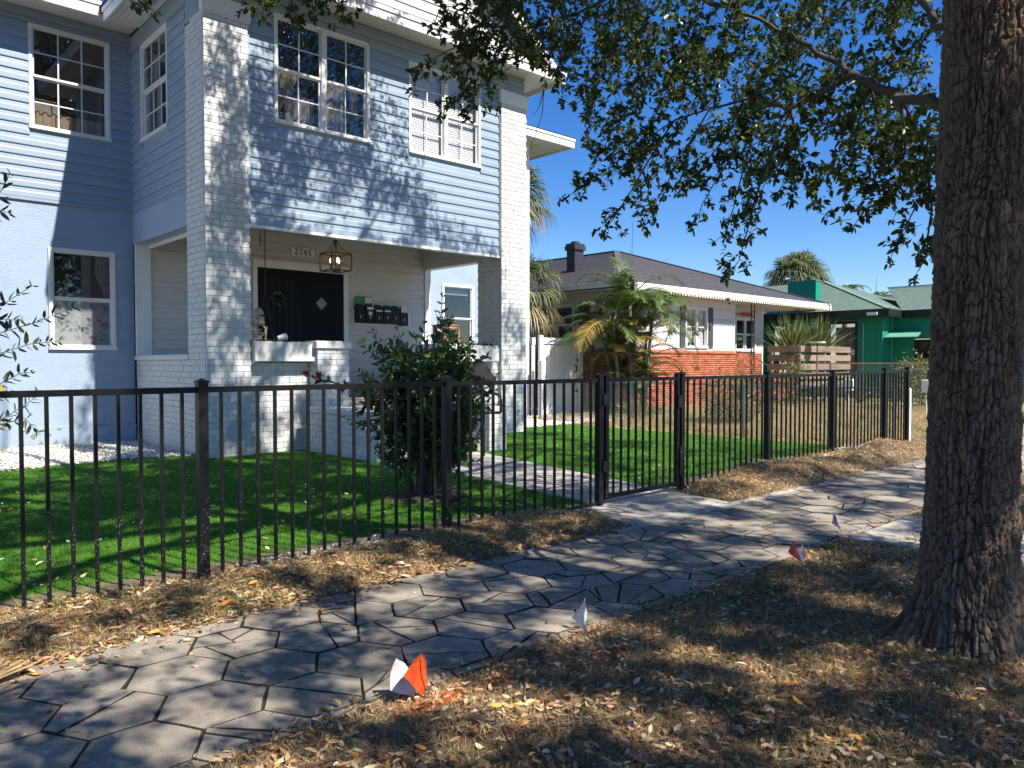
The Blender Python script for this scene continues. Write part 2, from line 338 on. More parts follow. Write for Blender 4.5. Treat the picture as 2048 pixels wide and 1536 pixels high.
# ------------------------------------------------------------------ ground, turf, verge, sidewalk
def sheet(name, x0, x1, y0, y1, z, m, nx=1, ny=1, zf=None, label=None, kind='structure'):
    xs = np.linspace(x0, x1, nx + 1); ys = np.linspace(y0, y1, ny + 1); X, Y = np.meshgrid(xs, ys)
    Z = np.full_like(X, z) if zf is None else zf(X, Y)
    V = np.stack([X.ravel(), Y.ravel(), Z.ravel()], 1); i = np.arange((nx + 1) * ny).reshape(ny, nx + 1)[:, :-1].ravel() + 0
    F = np.stack([i, i + 1, i + nx + 2, i + nx + 1], 1)
    return link(name, np_mesh(name, V, F, m, smooth=True), None, Matrix(), label=label, kind=kind)
sheet('ground', -300, 300, -300, 300, -.06, M['soil'])
sheet('road', -80, 120, -12, -3.2, -.10 + .045, mat('asphalt', (.05, .05, .052), .9, .2, 8, .5, 150))
PAD = (5.75, 7.45)           # walk from sidewalk to gate
def berm_z(X, Y):
    amp = np.where(X < 5.5, .035 + .03 * np.clip((X - 2.5) / 2, 0, 1), np.clip((X - 7.4) / 1.2, 0, 1) * .15)
    amp = amp * (1 + .55 * vnoise(X, Y * 0, 1.3, 3)) + .02 * vnoise(X, Y, 3.2, 5)
    prof = np.clip((Y - 4.38) / .45, 0, 1); prof = prof * prof * (3 - 2 * prof); back = np.clip((5.75 - Y) / .4, 0, 1)
    padm = np.clip(np.maximum(PAD[0] - X, X - PAD[1]) / .25, 0, 1)
    return amp * prof * back * padm - .012 * (1 - padm) + .006 * vnoise(X, Y, 11, 2) * padm - .004
def verge_z(X, Y):
    e = np.clip((2.84 - Y) / .35, 0, 1); d = np.hypot(X - 4.42, Y - 1.3)
    return -.012 + e * (.03 + .02 * vnoise(X, Y, 1.4, 1) + .008 * vnoise(X, Y, 9, 4)) + .03 * np.exp(-(d / .6) ** 2)
sheet('berm', -6, 18, 4.30, 5.75, 0, M['soil'], 260, 30, berm_z)
sheet('verge', -6, 22, -3.2, 2.90, 0, M['soil'], 200, 70, verge_z)
sheet('lawn_backing', -8, 13.75, 5.36, 12.75, -.004, M['turf_base'], 2, 2)
sheet('gravel_bed', -8, 4.72, 12.75, 15.66, -.02, M['sand'], 40, 10, lambda X, Y: -.02 + .015 * vnoise(X, Y, 1.5))
sheet('side_gravel', 11.7, 18, 12.75, 16.6, -.02, M['sand'])
sheet('neighbour_yard', 13.75, 60, 5.36, 40, -.03, M['yard'], 60, 40, lambda X, Y: -.03 + .10 * np.clip((X - 14) / 6, 0, 1) + .03 * vnoise(X, Y, .7))
sheet('neighbour_verge', 18, 60, 2.9, 5.36, -.04, M['yard'])

def in_path(X, Y):      # garden path that bends slightly toward the steps
    f = (Y - 5.25) / 4.4; l = 6.12 + .62 * f; r = 7.42 + .85 * f
    return (X > l - .02) & (X < r + .02) & (Y < 9.85)
# walk slabs
def slab(name, poly, z0, z1, parent=None, m=None, **k):
    n = len(poly); c = np.mean(poly, 0); ins = [tuple(np.array(p) + (c - np.array(p)) / np.linalg.norm(c - np.array(p)) * .008) for p in poly]
    vs = [(x, y, z0) for x, y in poly] + [(x, y, z1 - .006) for x, y in poly] + [(x, y, z1) for x, y in ins]
    fs = [tuple(range(n))[::-1]] + [(i, (i + 1) % n, n + (i + 1) % n, n + i) for i in range(n)] + [(n + i, n + (i + 1) % n, 2 * n + (i + 1) % n, 2 * n + i) for i in range(n)] + [tuple(range(2 * n, 3 * n))]
    return MB().add(vs, fs).build(name, m or M['concrete'], parent, **k)
gp = link('garden_path', None, kind='structure', label='concrete garden path from the gate to the porch steps')
ys = [5.32, 6.75, 8.2, 9.82]
for a, b in zip(ys[:-1], ys[1:]):
    fa = (a - 5.25) / 4.4; fb = (b - .018 - 5.25) / 4.4; b -= .018
    slab('slab', [(6.12 + .62 * fa, a), (7.42 + .85 * fa, a), (7.42 + .85 * fb, b), (6.12 + .62 * fb, b)], -.05, .012, gp)
gw = link('gate_walk', None, kind='structure', label='concrete pad between the sidewalk and the gate')
slab('slab', [(5.55, 4.43), (7.28, 4.43), (7.44, 5.30), (5.98, 5.30)], -.05, .008, gw)
cw = link('carriage_walk', None, kind='structure', label='concrete slabs crossing the verge beyond the oak')
for y0, y1 in ((.2, 1.3), (1.32, 2.78)): slab('slab', [(6.45, y0), (7.75, y0), (7.75, y1), (6.45, y1)], -.05, .035, cw)
cb = link('edging_strip', None, kind='structure', label='narrow concrete strip along the far edge of the sidewalk by the gate')
x = 5.3
while x < 8.6:
    w = random.uniform(.5, .9); slab('slab', [(x, 4.31), (x + w - .012, 4.31), (x + w - .012, 4.415), (x, 4.415)], -.04, .006, cb); x += w

# sidewalk of hexagonal pavers, each its own piece
SW0, SW1 = 2.84, 4.39
side = link('sidewalk', None, kind='structure', label='sidewalk of worn hexagonal concrete pavers')
MB().box(-6, 24, SW0 - .1, SW1 + .1, -.05, -.0085).build('joint_bed', M['joint'], side)
def clip(poly, nx, ny, c):      # keep nx*x+ny*y<=c
    out = []
    for i in range(len(poly)):
        p, q = poly[i], poly[(i + 1) % len(poly)]; dp = nx * p[0] + ny * p[1] - c; dq = nx * q[0] + ny * q[1] - c
        if dp <= 0: out.append(p)
        if dp * dq < 0:
            t = dp / (dp - dq); out.append((p[0] + (q[0] - p[0]) * t, p[1] + (q[1] - p[1]) * t))
    return out
def area(p): return abs(sum(p[i][0] * p[(i + 1) % len(p)][1] - p[(i + 1) % len(p)][0] * p[i][1] for i in range(len(p)))) / 2
def inset(p, d):
    c = np.mean(p, 0); n = len(p); sg = 1 if sum(p[i][0] * p[(i + 1) % n][1] - p[(i + 1) % n][0] * p[i][1] for i in range(n)) > 0 else -1
    out = list(p)
    for i in range(n):
        a, b = p[i], p[(i + 1) % n]; ex, ey = b[0] - a[0], b[1] - a[1]; L = math.hypot(ex, ey)
        if L < 2e-3: continue
        nx, ny = ey / L * sg, -ex / L * sg; out = clip(out, nx, ny, nx * a[0] + ny * a[1] - d)
        if len(out) < 3: return []
    return out
def paver(poly, name='paver'):
    g = random.uniform(.0032, .0072); p1 = inset(poly, g)
    if len(p1) < 3: c_ = np.mean(poly, 0); p1 = [(x + (c_[0] - x) * .04, y + (c_[1] - y) * .04) for x, y in poly]
    if area(p1) < .0008: return
    q = []                       # roughen the outline a little
    for i in range(len(p1)):
        a, b = p1[i], p1[(i + 1) % len(p1)]; L = math.hypot(b[0] - a[0], b[1] - a[1]); k = max(1, int(L / .11))
        for j in range(k):
            t = j / k; jx, jy = (random.gauss(0, .003), random.gauss(0, .003)); q.append((a[0] + (b[0] - a[0]) * t + jx, a[1] + (b[1] - a[1]) * t + jy))
    c = np.mean(q, 0); n = len(q); h = random.uniform(0, .005); tx, ty = random.gauss(0, .005), random.gauss(0, .005)
    zf = lambda x, y: h + tx * (x - c[0]) + ty * (y - c[1])
    ins_ = random.uniform(.0025, .0045); qi = [(x + (c[0] - x) * min(.3, ins_ / max(.03, math.hypot(c[0] - x, c[1] - y))), y + (c[1] - y) * min(.3, ins_ / max(.03, math.hypot(c[0] - x, c[1] - y)))) for x, y in q]
    vs = [(x, y, -.045) for x, y in q] + [(x, y, zf(x, y) - .004) for x, y in q] + [(x, y, zf(x, y)) for x, y in qi]
    fs = [(i, (i + 1) % n, n + (i + 1) % n, n + i) for i in range(n)] + [(n + i, n + (i + 1) % n, 2 * n + (i + 1) % n, 2 * n + i) for i in range(n)] + [tuple(range(2 * n, 3 * n))]
    mb = MB().add(vs, fs[:2 * n], 1); mb.add(vs[2 * n:], [tuple(range(n))], 0); mb.build(name, [M['paver'], M['grime']], side)
s_ = .248; FH = s_ * math.sqrt(3) / 2
def crack(p, depth=0):
    a = random.uniform(0, PI); c = np.mean(p, 0) + np.array([random.gauss(0, .05), random.gauss(0, .05)]); nx, ny = math.cos(a), math.sin(a); d = nx * c[0] + ny * c[1]
    A, B = clip(p, nx, ny, d), clip(p, -nx, -ny, -d); out = []
    for q in (A, B):
        if len(q) >= 3:
            out += crack(q, depth + 1) if depth < 2 and random.random() < .42 - .12 * depth else [q]
    return out
npv = 0
for i in range(-5, 54):
    cx = .2 + i * 1.5 * s_
    for j in range(-1, 5):
        cy = 2.70 + FH * 2 * j + (FH if i % 2 else 0)
        p = [(cx + s_ * math.cos(k * PI / 3), cy + s_ * math.sin(k * PI / 3)) for k in range(6)]
        p = clip(clip(p, 0, -1, -SW0), 0, 1, SW1 if not (5.3 < cx < 8.6) else 4.30)
        if len(p) < 3 or area(p) < .0015: continue
        pr = .18 if cx < 1.5 else (.56 if cx < 5.2 else (.30 if cx < 9 else .05))
        for q in (crack(p) if random.random() < pr and area(p) > .08 else [p]): paver(q); npv += 1

# ------------------------------------------------------------------ grass, litter, stones
def scatter(n, x0, x1, y0, y1): return R.uniform(x0, x1, n), R.uniform(y0, y1, n)
def density_keep(X, Y, d0, n_at):     # thin out with distance from where the picture was taken
    d = np.hypot(X, Y); return R.uniform(0, 1, len(X)) < np.clip((d0 / np.maximum(d, .1)) ** n_at, 0, 1)
X, Y = scatter(900000, -1.5, 13.7, 5.4, 12.72)
k = ~in_path(X, Y) & density_keep(X, Y, 5.8, 1.5) & ((X > .1 * (Y)) | (X > .6)) & ~((X > 6.3) & (X < 8.95) & (Y > 9.75)) & ~((X > 4.65) & (X < 11.7) & (Y > 11.95))
k &= ~((Y > 12.68 - .25 * vnoise(X, Y * 0, 1.2, 8) - .1) & (X < 4.7)); X, Y = X[k], Y[k]
d = np.hypot(X, Y); n = len(X)
V, F, C = blades(np.stack([X, Y, np.full(n, -.004)], 1), R.uniform(.022, .038, n), np.clip(.0019 * d / 5, .002, .0048), palette(n, [(.090, .275, .013), (.13, .335, .020), (.058, .20, .011), (.24, .35, .065)], [5, 4, 3, .6], .18), .55)
link('turf', np_mesh('turf', V, F, M['blades'], C), kind='stuff', label='bright green artificial turf behind the black fence', cat='turf')
# straw and weeds on verge and berm
STRAW = [(.66, .49, .27), (.50, .345, .18), (.32, .215, .12), (.19, .19, .05), (.09, .13, .028)]
def paint_mask(X, Y):
    m = np.zeros(len(X))
    for cx, cy, rx, ry, s in ((2.00, 2.63, .20, .06, 1), (2.33, 2.62, .13, .05, 1), (2.95, 2.45, .10, .05, .9), (2.72, 2.58, .07, .04, .6), (4.85, 2.35, .14, .07, .5), (1.6, 2.72, .10, .06, .6)):
        m = np.maximum(m, s * np.exp(-(((X - cx) / rx) ** 2 + ((Y - cy) / ry) ** 2)))
    return m
def straw(name, n, x0, x1, y0, y1, zf, w, label, keep=None, hh=(.015, .05), d0=4.0):
    X, Y = scatter(n, x0, x1, y0, y1); k = density_keep(X, Y, d0, 1.6)
    if keep is not None: k &= keep(X, Y)
    X, Y = X[k], Y[k]; n = len(X); C = palette(n, STRAW, w, .28)
    g = vnoise(X, Y, 1.8, 6) > .45; gi = g & (R.uniform(0, 1, n) < .45); C[gi] = palette(gi.sum(), [(.07, .12, .022), (.12, .17, .04)], None, .25)
    pm = paint_mask(X, Y) > R.uniform(.15, .8, n); C[pm] = palette(pm.sum(), [(.60, .10, .02)], None, .3)
    V, F, C = blades(np.stack([X, Y, zf(X, Y) - .002], 1), R.uniform(*hh, n), np.clip(.0040 * np.hypot(X, Y) / 4, .003, .009), C, 1.7)
    link(name, np_mesh(name, V, F, M['blades'], C), kind='stuff', label=label, cat='dry grass')
tree_k = lambda X, Y: np.hypot(X - 4.42, Y - 1.3) > .27
walk_k = lambda X, Y: ~((X > 6.4) & (X < 7.8))
straw('verge_grass', 420000, .8, 13, -.7, 2.93, verge_z, [3.2, 3.4, 2.8, .7, .4], 'dry brown grass of the verge round the oak', lambda X, Y: tree_k(X, Y) & walk_k(X, Y) & (Y < 2.86 + .05 * vnoise(X, Y, 3, 9)))
straw('berm_grass', 230000, .2, 15, 4.33, 5.45, berm_z, [4, 3.2, 1.6, 1.0, .5], 'dry straw grass on the low bank between sidewalk and fence', lambda X, Y: ((X < PAD[0] + .05) | (X > PAD[1] - .1)) & (Y > 4.42 + .07 * vnoise(X, Y, 2.4, 9)) & (Y < 5.34 + .05 * vnoise(X, Y, 2, 3)))
straw('yard_grass', 220000, 13.9, 26, 5.3, 15, lambda X, Y: -.03 + .10 * np.clip((X - 14) / 6, 0, 1) + .03 * vnoise(X, Y, .7), [5, 3, .6, 2.2, .8], 'dry yellow grass of the neighbouring yard', None, (.04, .13), 13)
# fallen leaves
def litter(n, x0, x1, y0, y1, zf, keep=None, d0=4.0, size=(.03, .062), lift=.006):
    X, Y = scatter(n, x0, x1, y0, y1); k = density_keep(X, Y, d0, 1.2)
    if keep is not None: k &= keep(X, Y)
    X, Y = X[k], Y[k]; n = len(X); L = R.uniform(*size, n); a = R.uniform(0, 2 * PI, n)
    D = np.stack([np.cos(a), np.sin(a), R.normal(0, .18, n)], 1); N = unit(np.stack([R.normal(0, .35, n), R.normal(0, .35, n), np.ones(n)], 1))
    C = palette(n, [(.46, .30, .155), (.60, .45, .29), (.29, .165, .08), (.58, .25, .06), (.16, .095, .05)], [4, 2.6, 3.4, .8, 2], .24)
    return leaves(np.stack([X, Y, zf(X, Y) + R.uniform(.2, 1.6, n) * lift], 1), D, N, L, L * R.uniform(.34, .5, n), C, R.choice([-1.0, .9, .3], n))
def cat(parts):
    V = []; F = []; C = []; b = 0
    for v, f, c in parts: V.append(v); F.append(f + b); C.append(c); b += len(v)
    return np.concatenate(V), np.concatenate(F), np.concatenate(C)
zero = lambda X, Y: 0 * X
V, F, C = cat([litter(42000, .8, 11, -.6, 2.92, verge_z, tree_k, 3.4, (.022, .062), .020), litter(24000, .2, 14.5, 4.34, 5.35, berm_z, lambda X, Y: (X < PAD[0]) | (X > PAD[1]) | (R.uniform(0, 1, len(X)) < .06), 4.2, (.028, .062), .012),
               litter(1500, .25, 4.2, 4.30, 5.2, berm_z, None, 9, (.045, .082), .016), litter(900, 0, 14, SW0, SW1, zero, None, 4, (.012, .05), .004), litter(520, .5, 2.6, 4.0, 4.5, zero, lambda X, Y: Y > 4.15 + .1 * vnoise(X, Y, 3), 6)])
link('leaf_litter', np_mesh('leaf_litter', V, F, M['litter'], C), kind='stuff', label='fallen brown oak leaves over the verge and bank', cat='leaf litter')
V, F, C = litter(1500, 0, 13.5, 5.5, 12.5, lambda X, Y: 0 * X + .030, lambda X, Y: ~in_path(X, Y), 9, (.035, .065))
C = np.repeat(palette(len(C) // 8, [(.40, .32, .20), (.52, .45, .32), (.38, .16, .06)], [4, 3, 1.6], .2), 8, 0)
link('lawn_leaves', np_mesh('lawn_leaves', V, F, M['litter'], C), kind='stuff', label='pale fallen leaves scattered over the artificial turf', cat='leaf litter')
# white stones
OCT_V = np.array([(1, 0, 0), (-1, 0, 0), (0, 1, 0), (0, -1, 0), (0, 0, 1), (0, 0, -1)], float); OCT_F = np.array([(0, 2, 4), (2, 1, 4), (1, 3, 4), (3, 0, 4), (2, 0, 5), (1, 2, 5), (3, 1, 5), (0, 3, 5)])
def stones(P, r):
    n = len(P); S = (r[:, None, None] * R.uniform(.6, 1.25, (n, 6, 1))); Q = OCT_V[None] + R.normal(0, .28, (n, 6, 3)); V = P[:, None] + Q * S * np.array([1, 1, .7])
    return V.reshape(-1, 3), (OCT_F[None] + 6 * np.arange(n)[:, None, None]).reshape(-1, 3), np.repeat(palette(n, [(.66, .63, .57), (.52, .49, .44), (.40, .37, .33)], [4, 2, 1], .12), 6, 0)
X, Y = scatter(15000, -1.5, 4.70, 12.5, 15.6); k = (Y > 12.72 - .25 * vnoise(X, Y * 0, 1.2, 8) - .1) & ~((X > 3.9) & (Y > 12.1) & (X > 4.66)); X, Y = X[k], Y[k]
r_ = R.uniform(.016, .034, len(X)); parts = [stones(np.stack([X, Y, -.012 + r_ * .6 + .02 * R.uniform(0, 1, len(X))], 1), r_)]
X, Y = scatter(7000, 11.7, 17.6, 12.7, 15.35); r_ = R.uniform(.02, .04, len(X)); parts.append(stones(np.stack([X, Y, -.012 + r_ * .6], 1), r_))
X, Y = scatter(5200, -.5, 14, 5.20, 5.42); k = ((X < 5.95) | (X > 7.5)) & (vnoise(X, Y * 0, .9, 4) > .05); X, Y = X[k], Y[k]; r_ = R.uniform(.008, .019, len(X))
parts.append(stones(np.stack([X, Y + .02 * vnoise(X, Y, 2), berm_z(X, Y) + r_ * .7], 1), r_))
V, F, C = cat(parts); link('white_gravel', np_mesh('white_gravel', V, F, M['stone'], C), kind='stuff', label='white gravel by the house walls and along the fence foot', cat='gravel')
# measured branch lines (metres): limbs, leafy sprays, bare twigs and clump centres of the oak, shrub twigs, bush shoots
LIMBS=[[[4.55,1.49,2.88],[4.76,1.78,3.06],[4.94,2.03,3.25],[5.06,2.2,3.37],[5.21,2.34,3.52],[5.45,2.67,3.79],[5.6,2.95,4.03],[5.77,3.35,4.35],[5.91,3.92,4.7],[5.78,4.6,5.03]],[[5.06,2.2,3.37],[5.12,2.35,3.35],[5.33,2.76,3.34],[5.47,2.98,3.46],[5.61,3.2,3.6],[5.69,3.67,3.65]],[[4.65,1.49,3.32],[5.0,1.71,3.55],[5.37,1.93,3.99]],[[5.78,4.6,5.03],[5.25,4.8,4.66],[4.77,4.97,4.44],[4.35,5.08,4.4]]]
SPRAYS=[[[5.69,3.67,3.65],[5.64,3.99,3.61],[5.61,4.29,3.5],[5.51,4.64,3.28],[5.33,4.94,3.07]],[[5.64,3.99,3.61],[5.61,4.28,3.27],[5.59,4.55,2.91],[5.56,4.72,2.73]],[[5.69,3.67,3.65],[5.62,3.86,3.32],[5.53,4.06,2.96],[5.52,4.21,2.76]],[[5.61,3.2,3.6],[5.57,3.36,3.21],[5.5,3.54,2.91],[5.5,3.68,2.69]],[[5.33,2.76,3.34],[5.4,2.96,3.06],[5.5,3.13,2.77],[5.53,3.23,2.51],[5.49,3.26,2.31],[5.43,3.31,2.2]],[[5.33,2.76,3.34],[5.57,2.81,3.1],[5.74,2.77,2.75]],[[5.61,3.2,3.6],[5.66,3.27,3.25],[5.65,3.4,2.83],[5.65,3.47,2.59]],[[4.94,2.03,3.25],[5.09,2.16,3.08],[5.24,2.28,2.87],[5.19,2.47,2.77]],[[4.94,2.03,3.25],[5.19,2.07,3.04],[5.39,2.14,2.8],[5.44,2.37,2.64]],[[4.76,1.78,3.06],[5.3,1.95,2.88],[5.67,2.15,2.68],[5.72,2.38,2.61],[5.67,2.42,2.52]],[[4.76,1.78,3.06],[5.61,1.94,2.94],[5.9,2.07,2.66],[6.01,2.24,2.44],[6.06,2.32,2.3]],[[5.61,1.94,2.94],[5.97,2.01,2.59],[6.14,2.11,2.26],[6.1,2.15,2.17]],[[5.78,4.6,5.03],[5.67,4.68,4.52],[5.45,4.74,4.11],[5.29,4.72,3.66],[5.36,4.66,3.43]],[[5.78,4.6,5.03],[5.74,4.33,4.39],[5.63,4.42,3.93],[5.5,4.66,3.51]],[[5.25,4.8,4.66],[5.07,4.82,4.26],[5.08,4.8,3.9]],[[4.77,4.97,4.44],[4.57,5.01,4.18],[4.35,5.06,3.88],[4.19,5.06,3.65]],[[4.35,5.08,4.4],[4.21,5.06,4.01],[4.1,5.02,3.73],[4.0,5.1,3.59]],[[4.35,5.08,4.4],[4.14,5.13,4.18],[4.03,5.23,4.1],[3.91,5.34,3.96]],[[4.35,5.08,4.4],[4.16,5.12,4.48],[4.05,5.23,4.52],[4.0,5.27,4.37]],[[4.77,4.97,4.44],[4.66,4.94,4.57],[4.54,5.04,4.4],[4.42,5.0,4.01]],[[5.25,4.8,4.66],[4.97,4.92,4.53],[4.83,4.9,4.17]],[[5.91,3.92,4.7],[5.75,3.91,4.22],[5.58,4.05,3.83],[5.51,4.37,3.27]],[[5.6,2.95,4.03],[5.51,3.02,3.74],[5.48,3.44,3.25],[5.47,3.71,3.02]],[[5.21,2.34,3.52],[5.42,2.54,3.31],[5.48,2.76,3.15],[5.45,2.9,2.8]],[[5.78,3.36,4.71],[5.71,3.54,4.22],[5.61,3.62,3.85]],[[2.84,6.09,4.71],[2.77,6.01,4.46],[2.71,5.92,4.3]],[[3.08,5.87,4.76],[2.97,5.82,4.46],[2.95,5.69,4.21]],[[3.35,5.61,4.71],[3.22,5.59,4.46],[3.22,5.44,4.26]],[[3.2,5.75,4.71],[3.13,5.67,4.5],[3.09,5.57,4.34]],[[2.15,6.73,4.71],[2.12,6.61,4.48],[2.08,6.5,4.34]]]
BARE_TWIGS=[[[5.02,4.87,4.33],[4.97,4.9,4.17],[4.95,4.91,3.94],[4.94,4.92,3.72],[4.89,4.96,3.54],[4.83,5.0,3.33]],[[4.95,4.91,3.94],[4.92,4.94,3.79],[4.88,4.97,3.71]],[[5.41,4.65,4.43],[5.24,4.8,4.32],[5.05,4.9,4.21],[4.96,4.91,4.08]]]
SHRUB_TWIGS=[[[0.81,5.95,1.74],[0.96,5.88,1.86],[1.13,5.8,2.0]],[[0.81,5.94,1.61],[0.96,5.87,1.69],[1.14,5.78,1.76],[1.36,5.72,1.87]],[[0.81,5.94,1.47],[0.96,5.87,1.56],[1.11,5.8,1.62],[1.26,5.73,1.64]],[[0.8,5.94,1.26],[0.95,5.87,1.36],[1.06,5.84,1.43],[1.15,5.83,1.44]],[[0.84,6.08,2.43],[0.99,5.95,2.61],[1.05,5.97,2.75]],[[0.84,6.08,2.3],[0.96,5.97,2.49],[1.05,5.95,2.48]],[[0.85,6.15,1.02],[1.05,6.11,1.15],[1.23,6.08,1.29]],[[0.83,6.17,0.92],[1.0,6.16,1.08],[1.13,6.1,1.12],[1.22,6.09,1.0]],[[0.86,6.31,1.72],[0.98,6.2,1.79],[1.14,6.12,1.79]],[[0.85,6.3,1.15],[0.97,6.19,1.25],[1.06,6.18,1.28]]]
